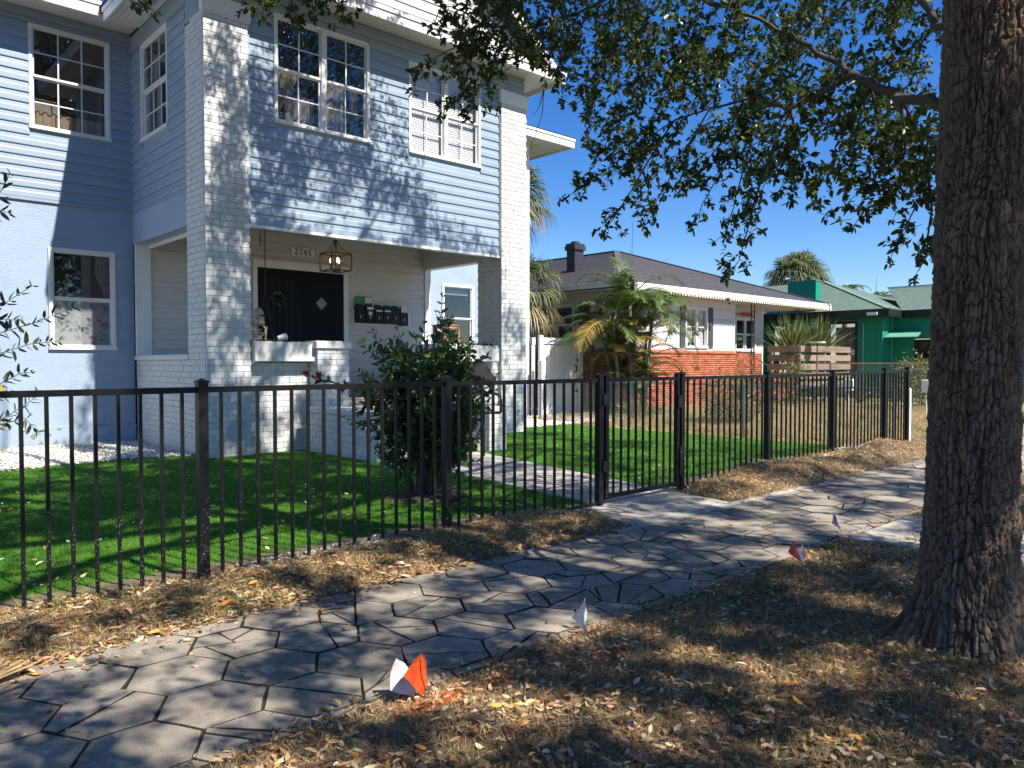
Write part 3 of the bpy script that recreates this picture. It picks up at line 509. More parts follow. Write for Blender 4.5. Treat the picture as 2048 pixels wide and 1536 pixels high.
TWIG_CENTRES=[[6.14,3.69,4.93],[8.03,2.92,3.32],[4.56,4.89,4.86],[7.03,2.76,4.25],[6.87,3.58,4.66],[4.96,3.94,4.29],[5.81,4.75,4.45],[4.8,4.03,3.6],[8.44,2.82,5.37],[4.92,3.87,3.38],[6.48,5.26,4.65],[5.77,6.47,4.85],[5.78,3.6,4.1],[5.87,6.7,5.53],[5.31,5.44,5.2],[6.84,5.13,5.05],[7.24,5.08,4.6],[8.28,3.43,5.23],[5.92,3.28,2.99],[6.2,4.36,3.99],[5.42,4.7,4.1],[5.86,3.89,4.15],[5.89,4.65,3.44],[7.97,3.63,3.65],[6.33,3.42,3.57],[7.43,3.26,4.36],[7.97,3.34,4.52],[5.99,2.05,3.32],[6.71,3.25,4.59],[7.07,3.74,4.21],[5.13,2.82,2.92],[6.63,4.74,3.73],[5.33,2.97,4.34],[4.27,5.03,4.52],[5.11,5.03,5.02],[7.25,4.13,3.89],[6.34,5.6,4.55],[5.07,3.96,4.62],[7.72,4.81,4.9],[7.19,3.05,4.06],[6.11,4.8,4.99],[4.6,2.63,3.44],[7.25,4.12,5.12],[5.51,4.29,3.94],[8.65,3.17,3.95],[7.58,5.04,4.69],[5.48,3.67,4.1],[6.94,3.9,4.16],[6.02,2.54,4.47],[6.28,2.22,2.88],[5.87,2.79,4.29],[6.61,4.19,4.44],[6.51,4.52,4.44],[5.54,6.68,5.11],[7.87,3.01,3.89],[5.32,4.09,3.94],[7.19,3.66,4.19],[7.19,2.66,4.61],[6.62,4.4,4.51],[7.76,3.34,5.21],[7.34,3.24,3.53],[5.5,2.78,4.31],[7.7,3.83,5.17],[5.07,3.76,4.28],[5.38,6.19,5.46],[6.3,2.45,4.28],[5.2,4.06,4.65],[6.73,4.14,3.71],[6.17,4.0,4.76],[6.96,3.34,4.67],[4.5,5.05,4.61],[7.9,3.07,4.08],[5.19,6.12,5.12],[5.79,5.49,5.19],[6.27,2.66,4.33],[5.17,4.83,4.24],[6.36,4.9,5.11],[6.74,2.92,3.88],[5.38,4.09,4.63],[6.26,4.24,3.28],[6.82,2.6,3.4],[4.78,5.31,4.71],[4.53,4.7,4.22],[4.67,4.08,4.1],[7.7,2.78,4.24],[4.97,2.41,3.8],[6.46,6.07,5.71],[5.45,4.31,4.22],[5.63,2.71,2.99],[4.53,5.68,4.99],[5.83,1.89,3.24],[4.66,5.5,4.52],[4.52,5.28,4.38],[4.26,5.04,4.73],[5.43,3.56,3.8],[6.7,5.65,5.55],[5.51,3.19,2.77],[6.25,3.92,3.89],[5.14,4.37,3.84],[5.37,2.28,3.61],[5.69,5.25,5.16],[4.59,4.23,4.5],[4.55,4.44,4.07],[6.27,4.61,4.52],[7.07,4.24,4.28],[5.26,4.07,4.51],[5.8,5.08,5.19],[4.51,5.5,4.95],[5.68,3.24,4.14],[6.56,5.42,5.71],[5.42,2.64,4.14],[8.0,3.53,5.22],[6.91,4.82,4.42],[6.56,3.83,4.9],[5.36,4.09,4.35],[5.99,3.65,4.07],[6.66,5.35,5.03],[5.63,2.28,3.1],[5.68,2.36,3.37],[6.39,2.41,4.16],[6.27,3.7,4.57],[5.77,4.45,3.94],[7.23,3.68,3.58],[5.49,3.53,4.06],[5.7,2.82,3.87],[6.94,3.43,4.96],[7.12,2.7,4.37],[5.32,4.06,4.81],[5.67,2.09,3.08],[5.66,5.43,4.62],[7.88,2.98,4.86],[6.14,5.81,5.56],[6.65,2.57,3.12],[6.74,5.77,5.08],[5.46,5.42,5.28],[6.33,3.66,4.58],[5.78,2.38,3.43],[5.45,5.62,5.19],[4.47,4.95,4.62],[6.52,5.08,4.32],[6.81,4.26,4.4],[7.0,5.46,3.85],[7.9,2.77,5.04],[5.4,4.66,4.78],[6.45,4.99,4.75],[6.1,2.7,3.37],[6.55,2.66,3.58],[4.88,5.6,4.55],[8.76,2.86,4.06],[6.26,2.7,4.63],[5.21,3.64,3.81],[5.69,4.06,3.84],[5.59,1.92,2.89],[6.97,3.85,5.21],[6.48,2.09,4.05],[5.42,3.73,4.1],[5.63,6.47,4.69],[6.3,6.18,5.88],[7.86,4.56,5.47],[6.87,2.44,4.68],[5.99,4.68,3.27],[5.84,1.94,2.91],[6.11,3.33,3.97],[7.11,3.44,4.86],[6.8,5.01,4.24],[3.92,4.72,3.77],[6.62,5.7,4.53],[6.94,5.44,4.3],[4.81,4.12,4.31],[6.28,4.18,3.77],[4.22,4.94,4.57],[8.19,2.76,4.64],[6.88,3.28,4.43],[5.47,4.19,3.45],[5.77,5.8,5.23],[7.47,4.57,5.71],[7.38,4.21,3.87],[4.28,4.69,4.55],[7.5,3.69,5.24],[6.11,5.54,4.79],[5.74,3.98,4.57],[6.63,2.32,4.19],[5.03,2.82,3.03],[6.55,4.38,3.55],[7.01,2.59,4.52],[7.31,4.49,3.78],[5.99,2.48,3.87],[6.62,5.43,5.47],[6.43,3.82,4.99],[5.86,3.23,3.12],[6.31,5.22,5.32],[5.7,6.64,4.99],[5.78,3.8,4.64],[6.62,5.76,5.57],[8.05,2.81,4.09],[6.69,4.19,4.19],[7.26,2.42,3.89],[8.47,3.09,4.49],[7.62,4.86,5.48],[7.29,4.37,4.21],[5.59,2.59,3.18],[7.85,3.98,3.58],[5.03,5.35,4.77],[6.66,3.75,3.01],[6.01,5.49,4.59],[5.81,4.75,3.73],[4.87,4.28,4.0],[7.92,3.67,3.54],[6.76,3.6,4.1],[7.5,5.11,5.59],[7.34,2.97,4.52],[5.48,4.22,3.42],[5.89,4.25,4.34],[7.37,3.8,5.26],[5.71,5.97,5.49],[7.17,4.62,5.59],[7.56,4.29,5.61],[4.57,4.45,4.56],[4.85,3.81,4.38],[5.91,4.3,4.37],[6.62,2.5,3.19],[6.14,4.33,4.17],[5.86,2.9,3.64],[7.66,3.51,4.9],[5.65,4.46,4.85],[6.28,4.59,5.07],[5.38,1.95,3.92],[6.37,2.96,3.71],[5.91,2.15,3.15],[5.53,4.03,3.86],[6.53,3.82,4.91],[5.4,2.44,3.67],[7.52,4.86,5.62],[6.08,3.36,4.72],[6.11,4.36,4.82],[5.11,4.71,4.3],[6.55,2.35,3.99],[6.13,2.15,4.22],[7.4,3.83,4.2],[6.61,5.47,3.77],[4.43,5.2,4.4],[6.75,2.85,3.71],[7.32,2.98,3.7],[5.0,2.84,3.49],[5.93,5.05,4.42],[7.28,3.51,5.18],[7.44,2.78,4.91],[6.61,5.53,3.97],[8.82,3.11,4.56],[5.42,2.63,3.44],[5.93,4.47,4.54],[4.71,2.68,3.29],[6.71,2.85,3.34],[6.96,3.14,4.3],[5.35,6.37,5.04],[5.66,6.86,5.59],[4.91,4.15,4.17],[5.68,2.34,2.81],[6.09,5.44,5.41],[7.25,4.87,5.74],[7.26,2.67,3.65],[5.58,4.9,5.12],[4.84,5.23,4.89],[6.14,2.91,3.39],[5.06,2.24,3.54],[6.22,3.68,4.44],[5.64,5.31,4.85],[5.03,5.73,4.85],[6.62,5.36,4.37],[6.05,5.18,3.96],[5.98,5.06,4.67],[6.37,3.48,4.65],[4.38,4.31,4.37],[5.86,3.89,4.25],[7.69,2.85,4.98],[5.48,3.08,4.47],[6.9,2.61,3.82],[6.91,4.67,5.17],[7.17,2.45,3.45],[5.84,3.11,3.93],[6.74,3.39,4.5],[7.25,2.9,4.7],[8.04,2.79,3.33],[6.54,4.36,4.05],[5.1,4.27,3.69],[8.15,2.93,4.64],[4.72,3.91,4.02],[5.6,6.07,5.23],[6.4,2.25,3.79],[6.2,3.45,3.78],[4.78,4.27,4.39],[5.37,2.1,3.55],[6.15,2.33,3.61],[6.61,2.85,4.8],[6.43,3.96,4.4],[7.59,4.89,4.54],[5.72,3.91,4.19],[7.32,5.37,5.66],[6.61,3.72,3.83],[5.34,3.44,3.82],[5.83,4.78,4.66],[7.31,4.96,5.63],[5.55,3.31,4.0],[7.28,3.87,5.28],[5.64,3.3,4.2],[7.48,4.82,5.3],[5.74,2.15,3.33],[6.34,2.44,3.95],[6.94,3.38,4.94],[6.48,2.39,3.16],[5.92,4.8,4.85],[6.99,5.46,5.1],[5.48,6.12,5.08],[5.87,3.33,3.69],[4.41,4.34,4.14],[6.51,5.25,4.49],[7.44,4.98,5.37],[6.16,4.91,4.62],[6.36,4.19,3.98],[8.61,3.0,4.34],[5.33,2.65,3.93],[4.77,3.95,4.05],[6.8,3.57,4.25],[8.65,3.2,3.66],[6.51,3.55,4.35],[5.73,2.86,4.23],[5.39,3.04,2.97],[6.68,3.58,3.95],[5.77,5.2,5.19],[6.09,4.05,4.05],[7.98,3.69,3.98],[5.78,3.4,3.46],[7.44,3.59,4.45],[5.33,2.5,2.81],[7.17,3.33,4.64],[6.26,5.56,5.68],[5.83,2.81,3.63],[5.84,4.36,4.45],[5.14,6.18,5.07],[6.2,5.15,4.56],[5.94,1.93,3.61],[5.23,2.71,4.15],[5.77,3.82,3.14],[7.69,2.95,3.49],[7.36,2.73,3.6],[6.12,2.09,3.21],[5.77,3.22,4.56],[6.36,3.32,4.17],[6.83,3.03,3.6],[7.95,3.37,5.2],[7.15,2.98,5.03],[5.55,2.22,2.92],[5.81,2.67,3.03],[7.44,5.17,5.31],[5.06,5.09,4.62],[6.54,4.47,3.57],[5.23,5.08,4.61],[6.17,2.34,4.19],[6.95,5.65,5.64],[6.97,2.3,3.2],[4.59,4.67,4.23],[5.53,2.87,3.4],[4.34,4.56,4.42],[5.93,3.81,4.34],[6.98,2.51,4.3],[6.12,2.35,3.52],[7.19,3.34,4.27],[5.99,4.36,5.08],[5.88,4.61,3.73],[7.0,4.32,3.86],[5.42,6.47,5.53],[6.0,3.68,4.31],[4.52,4.85,4.51],[6.18,3.0,3.11],[5.85,4.53,4.19],[5.72,2.5,3.14],[6.04,3.6,3.06],[6.94,5.4,4.5],[6.09,3.49,4.23],[6.9,4.01,4.33],[7.23,4.81,5.18],[6.56,3.59,4.27],[6.37,3.94,4.4],[6.34,4.95,4.03],[4.78,4.41,4.21],[6.15,3.19,4.2],[4.55,4.22,4.24],[7.06,5.53,5.36],[7.9,3.96,5.23],[7.73,2.79,3.54],[7.53,5.0,5.7],[5.05,5.27,4.91],[6.96,4.84,5.01],[6.11,2.97,3.75],[7.4,5.13,4.94],[7.72,3.37,5.03],[6.71,2.37,4.52],[6.22,4.75,4.9],[5.33,4.42,3.67],[6.7,3.4,4.41],[6.57,5.16,3.75],[5.25,4.02,2.93],[6.92,5.73,5.6],[6.94,5.13,5.07],[4.75,4.38,4.07],[4.7,5.09,4.64],[5.77,3.04,4.02],[7.72,3.04,4.18],[5.27,2.64,2.85],[4.68,5.64,4.47],[5.28,2.08,3.77],[6.16,5.02,3.49],[5.34,3.48,3.85],[6.1,2.1,2.93],[7.41,3.32,3.96],[6.02,5.87,5.32],[5.28,4.51,4.06],[4.84,4.46,4.35],[5.28,5.67,4.8],[7.59,4.82,5.22],[7.75,4.96,5.88],[6.5,3.63,3.87],[5.69,2.8,4.08],[5.71,2.37,3.55],[6.46,3.51,3.31],[6.04,3.68,3.58],[7.16,5.36,5.71],[7.42,3.83,3.93],[7.55,4.17,4.42],[7.66,2.65,4.72]]
BUSH_SHOOTS=[[[5.04,6.64,1.31],[5.08,6.62,1.74],[5.12,6.61,2.26]],[[4.76,6.9,1.1],[4.65,7.02,1.53],[4.54,7.13,1.88]],[[4.76,6.9,1.1],[4.61,7.05,1.53],[4.43,7.15,1.69]],[[5.16,6.53,1.2],[5.28,6.43,1.69],[5.44,6.36,1.83]],[[5.27,6.42,1.1],[5.43,6.28,1.26],[5.61,6.19,1.41]],[[4.96,6.72,1.31],[4.97,6.73,1.69],[4.96,6.74,1.96]],[[4.76,6.9,1.15],[4.31,7.18,1.23],[3.93,7.4,1.37]],[[4.9,6.91,1.2],[4.87,6.95,1.64],[4.79,7.03,1.91]],[[4.71,6.93,0.88],[4.42,7.06,0.83],[4.27,7.21,0.91]]]
FLAGS= [('orange',[[1.977,2.703,0.233],[2.024,2.738,0.151],[1.999,2.73,0.026],[1.877,2.711,0.153]],[2.021,2.708,-0.016],[1.982,2.698,0.222]),('white',[[1.929,2.828,0.186],[1.99,2.823,0.128],[1.971,2.755,0.024],[1.876,2.817,0.057]],[2.06,2.752,-0.036],[2.0,2.814,0.117]),('white',[[3.185,2.835,0.187],[3.178,2.811,0.102],[3.167,2.804,0.006],[3.185,2.926,0.058]],[3.169,2.802,0.0],[3.177,2.829,0.19]),('red',[[5.191,2.639,0.231],[5.234,2.623,0.147],[5.228,2.57,0.058],[5.093,2.619,0.168]],[5.06,2.479,0.008],[5.145,2.571,0.179]),('whitered',[[5.282,2.621,0.201],[5.357,2.616,0.091],[5.223,2.575,0.058],[5.218,2.611,0.152]],None,None),('whitered',[[6.092,2.761,0.295],[6.112,2.74,0.255],[6.136,2.714,0.158],[6.038,2.739,0.213]],[5.849,2.496,-0.009],[6.083,2.74,0.275]),('pink',[[14.136,5.381,0.015],[14.302,5.369,0.155],[14.326,5.343,0.084],[14.168,5.35,-0.038]],[14.167,5.35,-0.047],[14.249,5.349,0.143]),('orange',[[13.818,5.0,0.189],[13.997,4.965,0.042],[13.84,4.973,-0.007],[13.692,4.977,0.081]],[13.846,4.967,-0.016],[13.818,5.0,0.18])]
# ------------------------------------------------------------------ the blue house
house = thing('house', 'two-storey pale blue house with white painted brick porch columns', 'house', (8.16, 12.1, 0))
def part(mb, name, m, parent=None, **k): return mb.build(name, m, parent or house, **k)
def wall(name, m, axis, c0, c1, u0, u1, z0, z1, holes, parent=None):
    """wall with openings; axis 'y': plane at y=c0..c1 spanning x; axis 'x': spanning y"""
    us = sorted({u0, u1, *[min(max(h[0], u0), u1) for h in holes], *[min(max(h[1], u0), u1) for h in holes]}); zs = sorted({z0, z1, *[min(max(h[2], z0), z1) for h in holes], *[min(max(h[3], z0), z1) for h in holes]})
    mb = MB(); P3 = (lambda u, c, z: (u, c, z)) if axis == 'y' else (lambda u, c, z: (c, u, z))
    solid = lambda i, j: 0 <= i < len(us) - 1 and 0 <= j < len(zs) - 1 and not any(h[0] < (us[i] + us[i + 1]) / 2 < h[1] and h[2] < (zs[j] + zs[j + 1]) / 2 < h[3] for h in holes)
    for i in range(len(us) - 1):
        for j in range(len(zs) - 1):
            if not solid(i, j): continue
            a, b, c, d = us[i], us[i + 1], zs[j], zs[j + 1]
            for cc in (c0, c1): mb.add([P3(a, cc, c), P3(b, cc, c), P3(b, cc, d), P3(a, cc, d)], [(0, 1, 2, 3)])
            if not solid(i - 1, j): mb.add([P3(a, c0, c), P3(a, c1, c), P3(a, c1, d), P3(a, c0, d)], [(0, 1, 2, 3)])
            if not solid(i + 1, j): mb.add([P3(b, c0, c), P3(b, c1, c), P3(b, c1, d), P3(b, c0, d)], [(0, 1, 2, 3)])
            if not solid(i, j - 1): mb.add([P3(a, c0, c), P3(b, c0, c), P3(b, c1, c), P3(a, c1, c)], [(0, 1, 2, 3)])
            if not solid(i, j + 1): mb.add([P3(a, c0, d), P3(b, c0, d), P3(b, c1, d), P3(a, c1, d)], [(0, 1, 2, 3)])
    return part(mb, name, m, parent)
# lapped planks: one shared mesh for each height and colour, scaled along its length
_pl = {}
def plank_mesh(h, m):
    key = (round(h, 3), m.name)
    if key not in _pl:
        pr = [(0, 0), (-.027, .001), (-.029, .012), (-.0255, h * .48), (-.0145, h * .60), (-.0095, h * .98), (0, h + .012)]
        _pl[key] = MB().prism(pr, 'x', 0, 1).mesh('plank', m)
    return _pl[key]
def planks(m, axis, c, u0, u1, z0, z1, h, holes, parent=None, name='plank'):
    z = z0
    while z < z1 - .02:
        hh = min(h, z1 - z); segs = [(u0, u1)]
        for a, b, c0, c1 in holes:
            if c0 < z + hh - .03 and c1 > z + .03:
                segs = [q for s in segs for q in ((s[0], min(s[1], a)), (max(s[0], b), s[1])) if q[1] - q[0] > .02]
        for a, b in segs:
            if axis == 'y': mw = T(a, c, z) @ Matrix.Diagonal((b - a, 1, 1, 1))
            elif axis == '-x': mw = T(c, b, z, -PI / 2) @ Matrix.Diagonal((b - a, 1, 1, 1))
            link(name, plank_mesh(hh, m), parent or house, mw)
        z += h
_pane = {}
def pane_mesh(m):
    if m.name not in _pane: _pane[m.name] = MB().box(0, 1, 0, 1, 0, 1).mesh('pane', m)
    return _pane[m.name]
def window(parent, mw, w, h, cols, ru, rl, units=1, label=None, glass=None, mull=.09, cw=.055, lower_glass=None, depth=1.1, room=True, name='window'):
    """double-hung window in local coordinates (x right, z up, outside = -y)"""
    f = MB()
    f.box(0, cw, -.035, .09, 0, h, .004); f.box(w - cw, w, -.035, .09, 0, h, .004)
    f.box(cw, w - cw, -.035, .09, h - cw, h, .004); f.box(-.012, w + .012, -.055, .092, -.012, cw * .9, .005)
    iw = (w - 2 * cw - (units - 1) * mull) / units
    for k in range(units - 1):
        x = cw + (k + 1) * iw + k * mull; f.box(x, x + mull, -.032, .088, cw, h - cw, .004)
    zm = h * .5; obs = []; s = .03
    for k in range(units):
        x0 = cw + k * (iw + mull); x1 = x0 + iw
        for lo, (za, zb, rows, yy) in enumerate(((zm, h - cw, ru, .012), (cw * .9, zm, rl, .040))):
            f.box(x0, x0 + s, yy - .012, yy + .016, za, zb); f.box(x1 - s, x1, yy - .012, yy + .016, za, zb)
            f.box(x0 + s, x1 - s, yy - .012, yy + .016, zb - s, zb); f.box(x0 + s, x1 - s, yy - .014, yy + .018, za, za + s * (1.3 if lo == 0 else 1))
            obs.append((x0 + s, x1 - s, za + s, zb - s, rows, yy, lo))
    W = f.build(name, M['frame'], parent, mw=mw, label=label)
    for (a, b, c, d, rows, yy, lo) in obs:
        gm = (lower_glass if lo and lower_glass else glass) or M['glass']; pw = (b - a) / cols; ph = (d - c) / rows
        for i in range(cols):
            for j in range(rows):
                link('pane', pane_mesh(gm), W, mw @ Matrix.Translation((a + i * pw + .001, yy, c + j * ph + .001)) @ Matrix.Diagonal((pw - .002, .004, ph - .002, 1)))
        for i in range(1, cols): MB().box(a + i * pw - .011, a + i * pw + .011, yy - .009, yy + .009, c, d).build('muntin', M['muntin'], W, mw=mw)
        for j in range(1, rows):
            for i in range(cols):
                e = .011; MB().box(a + i * pw + (e if i else 0), a + (i + 1) * pw - (e if i < cols - 1 else 0), yy - .008, yy + .008, c + j * ph - .010, c + j * ph + .010).build('muntin', M['muntin'], W, mw=mw)
    if room:
        r = MB(); x0, x1, y0, y1, z0, z1 = .01, w - .01, .10, depth, .01, h - .01
        r.add([(x0, y1, z0), (x1, y1, z0), (x1, y1, z1), (x0, y1, z1)], [(0, 1, 2, 3)]); r.add([(x0, y0, z0), (x0, y1, z0), (x0, y1, z1), (x0, y0, z1)], [(0, 1, 2, 3)])
        r.add([(x1, y0, z0), (x1, y1, z0), (x1, y1, z1), (x1, y0, z1)], [(0, 1, 2, 3)]); r.add([(x0, y0, z0), (x1, y0, z0), (x1, y1, z0), (x0, y1, z0)], [(0, 1, 2, 3)])
        r.add([(x0, y0, z1), (x1, y0, z1), (x1, y1, z1), (x0, y1, z1)], [(0, 1, 2, 3)]); r.build('room', M['room'], W, mw=mw)
    return W
def drape(parent, mw, x0, x1, z0, z1, y, m, folds=7, amp=.02, name='curtain', shape=None):
    n = folds * 8; vs = []; k = 12
    for j in range(k + 1):
        t = j / k
        for i in range(n + 1):
            u = i / n; a, b = (x0, x1) if shape is None else shape(t)
            vs.append((a + (b - a) * u, y + amp * math.sin(u * folds * 2 * PI + 1.3 * math.sin(u * 9)), z1 + (z0 - z1) * t))
    fs = [(j * (n + 1) + i, j * (n + 1) + i + 1, (j + 1) * (n + 1) + i + 1, (j + 1) * (n + 1) + i) for j in range(k) for i in range(n)]
    return MB().add(vs, fs).build(name, m, parent, smooth=True, mw=mw)
SH = .182
WF1 = (5.88, 7.72, 5.50, 7.29); WF2 = (8.59, 10.38, 5.50, 7.22)
WL1 = (3.045, 4.345, 5.60, 7.41); WL2 = (3.295, 4.390, 1.74, 3.55); WR = (13.65, 15.02, 5.53, 7.28); WW = (12.09, 13.14, 1.75, 3.51)
wall('front_wall', M['siding'], 'y', 12.145, 12.34, 4.70, 11.63, 3.72, 7.62, [WF1, WF2])
planks(M['siding'], 'y', 12.145, 5.43, 10.89, 3.76, 7.19, SH, [WF1, WF2])
planks(M['siding'], 'y', 12.145, 4.70, 11.63, 7.222, 7.40, SH, [(5.88, 7.72, 7, 7.29)])
part(MB().box(4.70, 11.63, 12.115, 12.144, 7.405, 7.597, .004), 'frieze_board', M['siding'])
part(MB().box(5.43, 10.89, 12.105, 12.143, 3.70, 3.755, .004), 'drip_trim', M['white_trim'])
for x in (5.415, 10.885): part(MB().box(x, x + .03, 12.095, 12.143, 3.76, 7.19), 'corner_trim', M['siding'])
# left wing
wall('wing_wall', M['stucco'], 'y', 15.65, 15.85, -2.0, 4.72, .345, 4.33, [WL2])
wall('wing_wall', M['siding'], 'y', 15.65, 15.85, -2.0, 4.72, 4.331, 7.66, [WL1])
part(MB().box(-2.0, 4.72, 15.60, 15.648, -.06, .33, .006), 'wing_base', M['stucco'])
part(MB().box(-2.0, 4.72, 15.615, 15.649, .332, .352, .004), 'ledge', M['stucco'])
part(MB().box(-2.0, 4.70, 15.612, 15.648, 4.325, 4.375, .004), 'belt_trim', M['siding'])
planks(M['siding'], 'y', 15.649, -2.0, 4.70, 4.38, 7.36, SH, [WL1])
planks(M['siding'], 'y', 15.649, -2.0, 4.70, 7.418, 7.50, .09, [])
part(MB().box(-2.0, 4.70, 15.622, 15.648, 7.505, 7.655, .004), 'frieze_board', M['siding'])
for cx, cz, s, tri in ((3.02, .20, .055, 0), (3.24, .21, .055, 0), (2.83, .08, .05, 1), (3.12, .075, .045, 1), (3.36, .08, .05, 1), (2.88, .315, .045, 2), (3.42, .315, .045, 2)):
    pl = [(cx - s, cz), (cx, cz - s), (cx + s, cz), (cx, cz + s)] if tri == 0 else ([(cx - s, cz - s * .6), (cx + s, cz - s * .6), (cx + s * .4, cz + s)] if tri == 1 else [(cx - s, cz + s * .15), (cx, cz - s * .7), (cx + s, cz + s * .15)])
    part(MB().prism(pl, 'y', 15.594, 15.66), 'vent_hole', M['room'])
W = window(house, T(WL1[0], 15.65, WL1[2]), WL1[1] - WL1[0], WL1[3] - WL1[2], 3, 2, 2, name='window')
drape(W, WM[W.name], .08, 1.22, .05, .36, .16, M['curtain'], 9, .02)
MB().box(.09, .55, .30, .34, .08, .62, .02).build('chair_back', M['sheer'], W, mw=WM[W.name])
W = window(house, T(WL2[0], 15.65, WL2[2]), WL2[1] - WL2[0], WL2[3] - WL2[2], 1, 1, 1, cw=.06)
mwW = WM[W.name]
MB().box(.07, 1.025, .060, .064, .06, .88).build('window_film', M['film'], W, mw=mwW)
pr = MB(); rr = random.Random(3)
for _ in range(54):            # botanical print: ferns and round blooms as flat shapes on the film
    cx, cz, a = rr.uniform(.12, .98), rr.uniform(.10, .84), rr.uniform(0, 2 * PI); L = rr.uniform(.06, .14)
    def pt(u, v): return (cx + math.cos(a) * u - math.sin(a) * v, cz + math.sin(a) * u + math.cos(a) * v)
    ok = lambda q: .075 < q[0] < 1.02 and .065 < q[1] < .875
    if rr.random() < .6:
        q = [pt(0, -.0018), pt(L, -.001), pt(L, .001), pt(0, .0018)]
        if all(map(ok, q)): pr.prism(q, 'y', .0565, .0585)
        for k in range(7):
            u = L * (k + 1) / 8; b = .026 * (1 - k / 9)
            for sg in (-1, 1):
                q = [pt(u, 0), pt(u + b * .55, sg * b * .5), pt(u + b, sg * b), pt(u + b * .3, sg * b * .75)]
                if all(map(ok, q)): pr.prism(q, 'y', .0565, .0585)
    else:
        for r0 in (.034, .021, .009):
            for k in range(9):
                a0, a1 = 2 * PI * k / 9, 2 * PI * (k + .72) / 9; q = [(cx + r0 * math.cos(a0), cz + r0 * math.sin(a0)), (cx + r0 * 1.14 * math.cos(a1), cz + r0 * 1.14 * math.sin(a1)), (cx + (r0 - .005) * math.cos(a1), cz + (r0 - .005) * math.sin(a1))]
                if all(map(ok, q)): pr.prism(q, 'y', .0565, .0585)
pr.build('film_print', M['print'], W, mw=mwW)
drape(W, mwW, .78, 1.03, .93, 1.74, .15, M['sheer'], 4, .015, 'lace_curtain', lambda t: (.80 - .02 * t + (.20 * max(0, t - .45) / .55), 1.03))
# return wall of the porch block
wall('return_wall', M['siding'], 'x', 4.72, 4.92, 12.84, 15.65, 3.731, 7.62, [WR])
part(MB().box(4.700, 4.719, 12.84, 15.64, 3.735, 4.29), 'stucco_band', M['stucco'])
part(MB().box(4.690, 4.719, 12.84, 15.64, 4.292, 4.335, .003), 'belt_trim', M['siding'])
planks(M['siding'], '-x', 4.719, 12.845, 15.63, 4.34, 7.28, SH, [WR])
part(MB().box(4.694, 4.718, 12.845, 15.63, 7.30, 7.597, .004), 'frieze_board', M['siding']); part(MB().box(4.700, 4.90, 12.35, 12.838, 6.965, 7.598), 'corner_panel', M['siding'])
part(MB().box(4.672, 4.70, 15.600, 15.640, 4.38, 7.60), 'corner_trim', M['siding'])
W = window(house, T(4.72, WR[1], WR[2], -PI / 2), WR[1] - WR[0], WR[3] - WR[2], 3, 2, 2)
# painted brickwork: bricks collected here; the largest become single objects
BR = []
def brick_face(axis, c, out, u0, u1, z0, z1, ch=.1, L=.238, dep=.05):
    z = z0; k = 0
    while z < z1 - .03:
        zt = min(z + ch, z1); u = u0 - (L / 2 if k % 2 else 0)
        while u < u1 - .02:
            a, b = max(u, u0), min(u + L, u1)
            if b - a > .03:
                j = random.uniform(-.0025, .0025); c0, c1 = sorted((c + j * 1, c - out * dep))
                e = .0042; BR.append((a + e, b - e, c0, c1, z + e, zt - e) if axis == 'x' else (c0, c1, a + e, b - e, z + e, zt - e)) if axis == 'y' else BR.append((a + e, b - e, c0, c1, z + e, zt - e))
            u += L
        z += ch; k += 1
def pillar(name, x0, x1, y0, y1, z0, z1, faces):
    part(MB().box(x0 + .014, x1 - .014, y0 + .014, y1 - .014, z0, z1), name, M['mortar'])
    if 'f' in faces: brick_face('x', y0, -1, x0, x1, z0, z1)
    if 'l' in faces: brick_face('y', x0, -1, y0 + .055, y1, z0, z1)
    if 'r' in faces: brick_face('y', x1, 1, y0 + .055, y1, z0, z1)
pillar('porch_column', 4.69, 5.42, 12.06, 12.84, -.05, 6.93, 'flr'); pillar('porch_column', 10.90, 11.64, 12.06, 12.84, -.05, 6.93, 'fl')
for a, b in ((4.66, 5.45), (10.87, 11.67)):
    part(MB().box(a, b, 12.035, 12.14, 6.96, 7.215, .006), 'column_cap', M['white_trim']); part(MB().box(a + .02, b - .02, 12.05, 12.6, 6.93, 6.958), 'cap_neck', M['white_trim'])
pillar('porch_wall', 5.42, 6.50, 12.16, 12.38, -.05, 1.50, 'f'); pillar('porch_wall', 9.68, 10.90, 12.16, 12.38, -.05, 1.50, 'f')
pillar('porch_pier', 6.50, 7.12, 11.86, 12.5, -.05, 1.735, 'flr'); pillar('porch_pier', 9.05, 9.68, 11.86, 12.5, -.05, 1.735, 'flr')
pillar('stair_cheek', 6.34, 6.76, 9.80, 11.855, -.05, .655, 'fl'); pillar('stair_cheek', 8.58, 8.98, 9.80, 11.855, -.05, .655, 'fl')
pillar('side_wall', 4.72, 4.96, 12.845, 15.55, -.05, 1.54, 'l')
for a, b, c, d, z0, z1, nm in ((6.46, 7.16, 11.82, 12.54, 1.737, 1.87, 'pier_cap'), (9.01, 9.72, 11.82, 12.54, 1.737, 1.87, 'pier_cap'), (6.325, 6.775, 9.785, 11.85, .657, .755, 'cheek_cap'), (8.565, 8.995, 9.785, 11.85, .657, .755, 'cheek_cap'), (4.685, 4.99, 12.845, 15.56, 1.542, 1.635, 'side_sill')):
    part(MB().box(a, b, c, d, z0, z1, .012), nm, M['white_stucco'])
